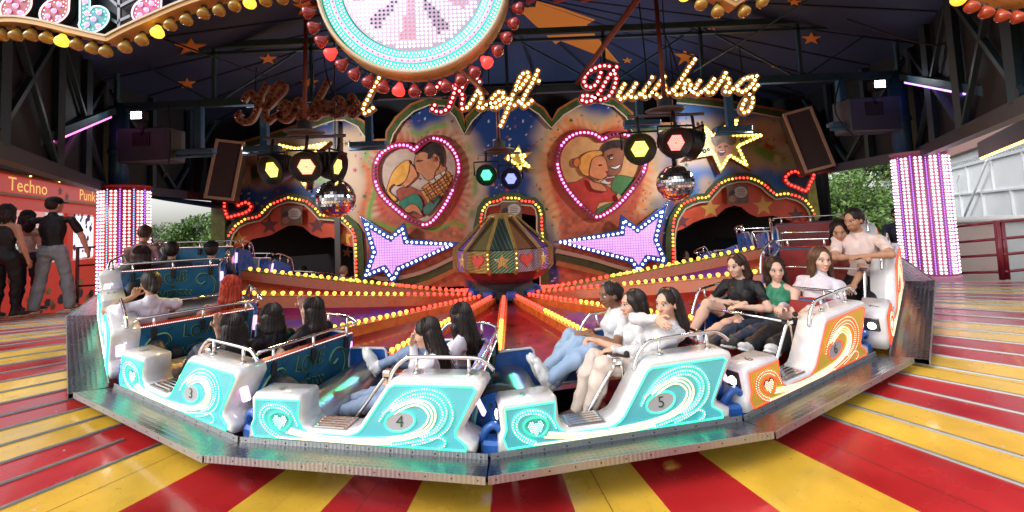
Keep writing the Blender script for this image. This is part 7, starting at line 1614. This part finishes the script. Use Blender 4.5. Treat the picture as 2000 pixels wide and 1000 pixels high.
if not NOPEOPLE:
    # forward in the car frame is +x, +y is outward, which is the rider's left
    # ---- car 5
    rider(5, -.40, 'girl in white shirt and cream trousers, stretching one arm across, nearest in car 5', (1303, 594), (1262, 722), hrot=(.45, .02, 0), fem=True, skin='light', shirt=WHITE, pants=(.62, .52, .45), shoe=(.10, .05, .04), sole=(.08, .04, .03), style='half', bun=(-.105, -.01, .02), hlen=.36, side=0, sleeve='long', handL=(1200, 683), dyhandL=.02, poleL=(-.4, .5, -.8), handR=(1284, 622), dyhandR=.12, poleR=(.8, -.2, .2), fingR=(.0, .9, -.2), palmR=(-.6, 0, -.5), footL=(1150, 815), footR=(1130, 795), wide=.016, h=.0075, fingL=(.8, -.4, -.1), curlL=.9)
    rider(5, -.68, 'girl with long straight black hair in profile, middle seat of car 5', (1236, 595), (1225, 715), hrot=(.0, .02, 0), skin='light', shirt=WHITE, pants=(.26, .36, .52), style='long', hlen=.40, side=1, hdown=(-.15, 0, -1), sleeve='short', handL=(1172, 668), handR=(1176, 672), footL=(1075, 738), footR=(1085, 745), fdirL=(.35, 0, .9), fdirR=(.35, 0, .9), h=.0085, wide=.01, curlL=.8, curlR=.8)
    rider(5, -.95, 'girl with pulled back hair in a white T-shirt, far seat of car 5', (1192, 576), (1200, 690), hrot=(.12, .12, 0), skin='brown', shirt=WHITE, pants=(.30, .40, .55), style='bun', bun=(-.10, 0, .02), sleeve='short', handL=(1150, 655), handR=(1152, 648), footL=(1062, 725), footR=(1070, 730), fdirL=(.35, 0, .9), fdirR=(.35, 0, .9), h=.0085, wide=.01, curlL=.8, curlR=.8)
    # ---- car 4
    rider(4, -.55, 'girl in ripped jeans holding her chin in her hand, front rider of car 4', (832, 652), (842, 770), hrot=(.06, .20, 0), skin='light', shirt=(.74, .72, .78), pants=(.26, .34, .50), style='long', hlen=.36, side=0, hdown=(-.30, 0, -1), hair=(.018, .012, .010), sleeve='long', handR=(808, 676), dyhandR=.0, poleR=(-.2, -.2, -1), fingR=(.1, 0, .9), palmR=(-1, .2, .1), curlR=1.3, handL=(762, 752), dyhandL=.10, poleL=(-.3, .6, -.6), footL=(632, 812), footR=(668, 785), fdirL=(.45, 0, .75), fdirR=(.5, 0, .75), rips=-1, h=.0075, wide=.006)
    rider(4, -.98, 'girl with very long black hair in a pale top, second rider of car 4', (898, 618), (893, 730), hrot=(-.55, .04, 0), skin='light', shirt=(.72, .68, .74), pants=JEAN, style='long', hlen=.44, hdown=(-.25, 0, -1), sleeve='short', handL=(850, 690), handR=(840, 690), footL=(742, 715), footR=(735, 712), fdirL=(.4, 0, .85), fdirR=(.4, 0, .85), h=.0085)
    # ---- car 6
    rider(6, -.40, 'smiling girl with long fair brown hair in a white turtleneck in car 6', (1603, 508), (1594, 640), hrot=(.98, .03, -.04), smile=1, skin='pale', shirt=(.62, .57, .61), pants=BLK, shoe=(.62, .62, .64), style='long', hlen=.38, hair=(.085, .042, .022), hdown=(-.1, -.1, -1), twist=.45, sleeve='long', collar=2, handL=(1580, 602), dyhandL=.02, handR=(1525, 600), dyhandR=-.16, poleR=(-.4, -.5, -.6), footL=(1440, 700), footR=(1425, 690), fdirL=(.8, .2, .4), fdirR=(.8, .1, .4), wide=.03, h=.0075, fingL=(.7, -.5, -.4), curlL=1., curlR=1.)
    rider(6, -.68, 'girl with long brown hair in a green halter top, middle seat of car 6', (1514, 527), (1515, 640), hrot=(.85, .10, .03), skin='pale', shirt=(.03, .19, .10), pants=DJEAN, shoe=(.05, .05, .05), style='long', hlen=.32, hair=(.030, .016, .012), twist=.4, sleeve='none', collar=-1, handL=(1497, 597), dyhandL=-.02, handR=(1456, 593), dyhandR=-.15, poleL=(-.5, .8, -.5), footL=(1400, 668), footR=(1390, 668), fdirL=(.8, .2, .3), rips=-1, h=.0080, fingL=(.5, -.8, -.2), fingR=(.6, -.7, -.1), curlL=.9, curlR=.9)
    rider(6, -.96, 'girl in a black T-shirt and shorts looking to the side, far seat of car 6', (1438, 520), (1452, 622), hrot=(.05, .05, 0), skin='pale', shirt=BLK, pants=(.02, .02, .025), bare_legs=True, shoe=(.5, .5, .55), style='long', hlen=.24, hair=(.040, .020, .014), side=0, twist=.35, sleeve='short', handR=(1430, 590), dyhandR=-.05, handL=(1452, 600), poleR=(.2, -1, .2), footL=(1365, 662), footR=(1348, 655), fdirL=(.8, .2, .1), fdirR=(.8, .2, .1), h=.0080)
    # ---- car 7
    rider(7, -.34, 'dark haired man in a pale pink T-shirt leaning on the rail of car 7', (1703, 428), (1704, 556), hrot=(-.45, .10, 0), fem=False, skin='tan', shirt=(.74, .58, .54), pants=BLK, style='short', hair=(.014, .010, .009), beard=True, hx=-.30, sleeve='short', handLx=.02, handL=(1690, 500), handRx=.0, handR=(1672, 503), poleL=(.1, .9, -.3), poleR=(-.2, -.9, -.4), footL=(.52, -.25, -.05), footR=(.52, -.5, -.05), h=.0085)
    rider(7, -.72, 'woman with long dark hair in a dark red top beside the man in car 7', (1640, 452), (1650, 560), hrot=(.10, .10, -.03), skin='tan', shirt=(.20, .035, .03), pants=BLK, style='long', hlen=.36, hair=(.016, .010, .009), sleeve='none', collar=-1, footL=(.5, -.6, -.05), footR=(.5, -.8, -.05), h=.0085)
    rider(8, -.50, 'smiling child in pale clothing behind the couple, in the next car up', (1672, 433), (1695, 520), hrot=(.3, -.05, .2), smile=1, skin='light', shirt=(.60, .42, .38), pants=DJEAN, style='short', hair=(.20, .12, .07), fem=False, s=.85, sleeve='short', handL=(1668, 480), handR=(1660, 480), footL=(.5, -.4, -.1), footR=(.5, -.6, -.1), h=.011)
    # ---- car 3, seen from behind
    rider(3, -.42, 'girl with black hair leaning her head on her hand, outermost in car 3', (452, 640), (455, 735), hrot=(-.2, .1, 0), skin='light', shirt=BLK, pants=DJEAN, style='long', hlen=.34, side=1, sleeve='short', handR=(424, 640), dyhandR=.05, poleR=(.6, -.2, -.8), fingR=(.0, .0, 1), palmR=(-1, 0, 0), handL=(395, 690), poleL=(-.2, .8, -.6), footL=(.55, -.4, .08), footR=(.55, -.55, .08), h=.0085)
    rider(3, -.72, 'rider with black shoulder length hair in the middle of car 3', (528, 618), (530, 715), hrot=(-.2, .0, 0), skin='light', shirt=BLK, pants=DJEAN, style='long', hlen=.24, sleeve='long', handL=(470, 690), handR=(475, 690), footL=(.55, -.65, .08), footR=(.55, -.8, .08), h=.009)
    rider(3, -1.0, 'girl in profile with one hand raised to her brow in car 3', (608, 604), (612, 700), hrot=(.12, -.12, 0), skin='pale', shirt=BLK, pants=DJEAN, style='long', hlen=.34, side=0, sleeve='short', handR=(590, 600), dyhandR=-.08, poleR=(.5, -.2, -.9), fingR=(.0, .2, 1), palmR=(-1, .2, 0), handL=(560, 660), footL=(.5, -.9, .05), footR=(.5, -1.05, .05), h=.0085)
    # ---- car 2
    rider(2, -.46, 'dark haired person in a white T-shirt resting a fist at the mouth', (294, 552), (318, 640), hrot=(.20, .05, 0), fem=False, skin='tan', shirt=(.70, .66, .74), pants=DJEAN, style='pony', hlen=.14, sleeve='short', handLx=-.10, handL=(262, 578), poleL=(.3, .9, -.5), fingL=(0, -.3, .9), palmL=(-1, 0, 0), curlL=1.4, handR=(250, 610), footL=(.5, -.4, .0), footR=(.5, -.6, .0), h=.009, shoulder=.21)
    rider(2, -1.0, 'girl with long bright red hair in a pinkish top in car 2', (452, 558), (448, 650), hrot=(-.5, .0, 0), skin='pale', shirt=(.45, .18, .18), pants=DJEAN, style='long', hlen=.30, hair=(.42, .05, .025), sleeve='long', handL=(400, 610), handR=(405, 610), footL=(.5, -.9, .0), footR=(.5, -1.05, .0), h=.009)
    # ---- car 1
    rider(1, -.35, 'rider with dark reddish hair and a black top, leftmost in car 1', (269, 499), (280, 590), hrot=(-.3, .1, 0), skin='tan', shirt=BLK, pants=DJEAN, style='long', hlen=.20, hair=(.035, .012, .012), sleeve='long', handL=(240, 560), handR=(245, 560), footL=(.5, -.3, 0), footR=(.5, -.45, 0), h=.011)
    rider(1, -.66, 'boy with short dark hair in a black jacket, middle of car 1', (336, 489), (342, 585), hrot=(.0, .05, 0), fem=False, skin='tan', shirt=(.03, .03, .035), pants=DJEAN, style='short', sleeve='long', handL=(310, 560), handR=(312, 560), footL=(.5, -.6, 0), footR=(.5, -.75, 0), h=.011, extra=(('hood', (((-.62, -.78, .62), (-.62, -.56, .62), .05, .05, (.24, .23, .24), .02),)),) if False else ())
    rider(1, -.98, 'boy in a black cap and blue denim jacket in car 1', (413, 488), (420, 580), hrot=(.05, .05, 0), fem=False, skin='light', shirt=(.045, .085, .15), pants=DJEAN, style='cap', cap=BLK, sleeve='long', handL=(385, 560), handR=(390, 560), footL=(.5, -.9, 0), footR=(.5, -1.05, 0), h=.011)
    rider(20, -.9, 'child with short reddish hair just behind the boy in the cap', (440, 497), (446, 575), hrot=(.1, 0, 0), fem=False, s=.85, skin='light', shirt=(.12, .12, .30), pants=DJEAN, style='short', hair=(.12, .05, .03), sleeve='long', handL=(425, 560), handR=(430, 560), footL=(.5, -.85, 0), footR=(.5, -1., 0), h=.012)
    # ---- riders in the tunnels
    for n, y, px, py, hx, hy, lab, k in ((18, -.6, 528, 528, 534, 580, 'dim rider in the mouth of the left tunnel, dark top', dict(shirt=(.06, .05, .06), hair=(.05, .03, .02))), (18, -.95, 672, 530, 672, 590, 'dim rider deep at the right side of the left tunnel, pale top', dict(shirt=(.35, .32, .32), hair=(.25, .15, .08))), (11, -.5, 1343, 498, 1345, 555, 'rider in a dark sleeveless top in the right tunnel', dict(shirt=(.03, .03, .035), sleeve='none', hair=(.06, .03, .02))),
        (11, -.85, 1369, 500, 1376, 555, 'rider in a pale T-shirt in the right tunnel', dict(shirt=(.42, .40, .42), hair=(.08, .05, .03))), (10, -.7, 1444, 488, 1446, 545, 'fair headed rider half hidden behind the girl in the black T-shirt', dict(shirt=(.2, .2, .22), hair=(.30, .20, .12)))):
        kk = dict(hrot=(.2, 0, 0), skin='light', pants=DJEAN, style='short', sleeve='short', h=.013); kk.update(k); c = car_ray(n, hx, hy, y)
        rider(n, y, lab, (px, py), (hx, hy), handL=c+[.3, .15, .2], handR=c+[.3, -.15, .2], footL=c+[.55, .08, .0], footR=c+[.55, -.08, .0], **kk)
    # ---- people standing on the podium, left
    def stander(px_feet, py_feet, H, face, label, **k):
        r = ray(px_feet, py_feet); z = z_floor(-1.25); p = CAMPOS+r*((z-CAMPOS[2])/r[2]); ph = math.atan2(p[0]-CX, CY-p[1]); z = z_floor(ph); p = CAMPOS+r*((z-CAMPOS[2])/r[2])
        M = np.eye(4); c, s_ = math.cos(face), math.sin(face); M[:2, :2] = [[c, -s_], [s_, c]]; M[:3, 3] = p; q = H/1.75
        sp = dict(s=q, pelvis=(0, 0, .90*q), neck=np.array((-.02, 0, 1.46))*q, head=np.array((.03, 0, 1.615))*q, footL=np.array((-.02, .13, .085))*q, footR=np.array((.06, -.13, .085))*q, kpoleL=(1, .1, 0), kpoleR=(1, -.1, 0), fdirL=(1, .25, -.02), fdirR=(1, -.35, -.02), handL=np.array((.06, .30, .80))*q, handR=np.array((.06, -.30, .80))*q, poleL=(-1, .4, 0), poleR=(-1, -.4, 0), palmL=(0, -1, 0), palmR=(0, 1, 0), thumbL=(1, 0, 0), thumbR=(1, 0, 0), group='people standing on the podium', hscale=1.)
        for a, b in k.items(): sp[a] = np.array(b)*q if a in ('handL', 'handR', 'footL', 'footR', 'head', 'neck') else b
        return make_person(label, M, sp)
    stander(101, 613, 1.95, math.radians(108), 'man in black cap, black T-shirt and grey jeans standing with his back turned', fem=False, skin='light', shirt=(.010, .010, .012), pants=(.24, .30, .32), shoe=(.30, .04, .03), shoe2=(.7, .66, .6), style='cap', hrot=(-.45, .02, 0), sleeve='short', shoulder=.235, handR=(.12, -.36, .90), poleR=(-.6, -1, 0), handL=(.30, .22, 1.18), poleL=(-.4, .9, -.2), footL=(-.04, .20, .09), footR=(.04, -.20, .09), wide=.022, h=.010, curlR=1.)
    stander(50, 612, 1.78, math.radians(105), 'long haired woman in a loose white top beside the man in the cap', skin='light', shirt=(.62, .50, .46), pants=(.02, .022, .035), shoe=(.10, .03, .03), style='long', hlen=.30, hrot=(-.2, 0, 0), sleeve='none', collar=-1, handR=(.05, -.22, .92), handL=(.1, .25, .95), footL=(0, .10, .09), footR=(.03, -.10, .09), h=.010)
    stander(8, 624, 1.80, math.radians(100), 'woman in a black sleeveless top and black trousers, leftmost of those standing', skin='tan', shirt=BLK, pants=BLK, shoe=(.03, .03, .03), sole=(.5, .45, .42), style='long', hlen=.16, hrot=(-.1, 0, 0), sleeve='none', collar=-1, handR=(.06, -.26, .84), handL=(.1, .25, .95), footL=(0, .10, .09), footR=(.02, -.10, .09), h=.010)
    def far_person(px, py, Y, H, face, label, **k):
        p = at_y(px, py, Y); q = H/1.75; M = np.eye(4); c, s_ = math.cos(face), math.sin(face); M[:2, :2] = [[c, -s_], [s_, c]]; M[:3, 3] = p-np.array([0, 0, 1.615*q])
        sp = dict(s=q, pelvis=(0, 0, .90*q), neck=np.array((-.02, 0, 1.46))*q, head=np.array((.03, 0, 1.615))*q, footL=np.array((-.02, .13, .085))*q, footR=np.array((.06, -.13, .085))*q, kpoleL=(1, .1, 0), kpoleR=(1, -.1, 0), handL=np.array((.10, .28, .85))*q, handR=np.array((.10, -.28, .85))*q, poleL=(-1, .4, 0), poleR=(-1, -.4, 0), palmL=(0, -1, 0), palmR=(0, 1, 0), group='people standing on the podium', h=.013); sp.update(k); return make_person(label, M, sp)
    far_person(281, 456, 6.9, 1.78, math.radians(100), 'man with cropped hair in a reddish top standing beside the left column', fem=False, skin='tan', shirt=(.20, .10, .10), pants=BLK, style='short', hair=(.05, .03, .02), hrot=(.2, .15, 0), sleeve='long')
    far_person(1752, 418, 8.4, 1.76, math.radians(-100), 'person in a dark jacket mostly hidden behind the right column', fem=False, skin='light', shirt=(.03, .035, .06), pants=BLK, style='short', hrot=(0, 0, 0), sleeve='long')
# ------------------------------------------------------------------ added fill spots for the back wall, and beams of the lit stage lamps
for s_ in (-1, 1):
    L_ = bpy.data.lights.new('floodlight_beam', 'SPOT'); L_.energy = 500; L_.spot_size = math.radians(120); L_.spot_blend = 1.; L_.shadow_soft_size = .2; L_.color = (.95, .96, 1.)  # added behind the girder to brighten the wall; the floodlights face the viewer
    o = bpy.data.objects.new('floodlight_beam', L_); COL.objects.link(o); o.location = (s_*5.4, 8.0, 3.6); o.rotation_euler = (Vector((s_*5.4, 8.0, 3.6))-Vector((-s_*1.2, 10.2, 2.4))).to_track_quat('Z', 'Y').to_euler()
for (px, py, Y, aim, col, *_z) in SPOT[:5]+SPOT[6:]:
    L_ = bpy.data.lights.new('stage_beam', 'SPOT'); L_.energy = 70; L_.spot_size = math.radians(70); L_.spot_blend = .8; L_.shadow_soft_size = .1; L_.color = col
    o = bpy.data.objects.new('stage_beam', L_); COL.objects.link(o); a_ = Vector((aim[0], aim[1], aim[2]-.35)).normalized(); o.location = Vector(at_y(px, py, Y))+a_*.06; o.rotation_euler = (-a_).to_track_quat('Z', 'Y').to_euler()
S.view_settings.exposure = .6; bg.inputs['Strength'].default_value = .15; sl.energy = .5
for o in bpy.data.objects:
    if o.parent is not None and o.name.split('.')[0] in ('ring_leds', 'stripe_leds', 'lit_leds', 'unlit_leds', 'rosy_leds', 'pixel_grid', 'dot_leds', 'fine_led_strip', 'painted_stars', 'doodles', 'base_painting', 'rivet_strip'): o['kind'] = 'stuff'
# a thing that is a single mesh needs no empty above it
bpy.context.view_layer.update()
for o in list(bpy.data.objects):
    if o.type == 'EMPTY' and o.parent is None and len(o.children) == 1 and not o.children[0].children:
        c_ = o.children[0]; mw = c_.matrix_world.copy(); nm = o.name
        for k_ in ('label', 'category', 'group', 'kind'):
            if k_ in o: c_[k_] = o[k_]
        c_.parent = None; c_.matrix_world = mw; bpy.data.objects.remove(o); c_.name = nm
if os.environ.get('CHK'):
    for o in bpy.data.objects:
        l = o.get('label')
        if l and not 4 <= len(l.split()) <= 16: print('LABEL', len(l.split()), o.name, l)
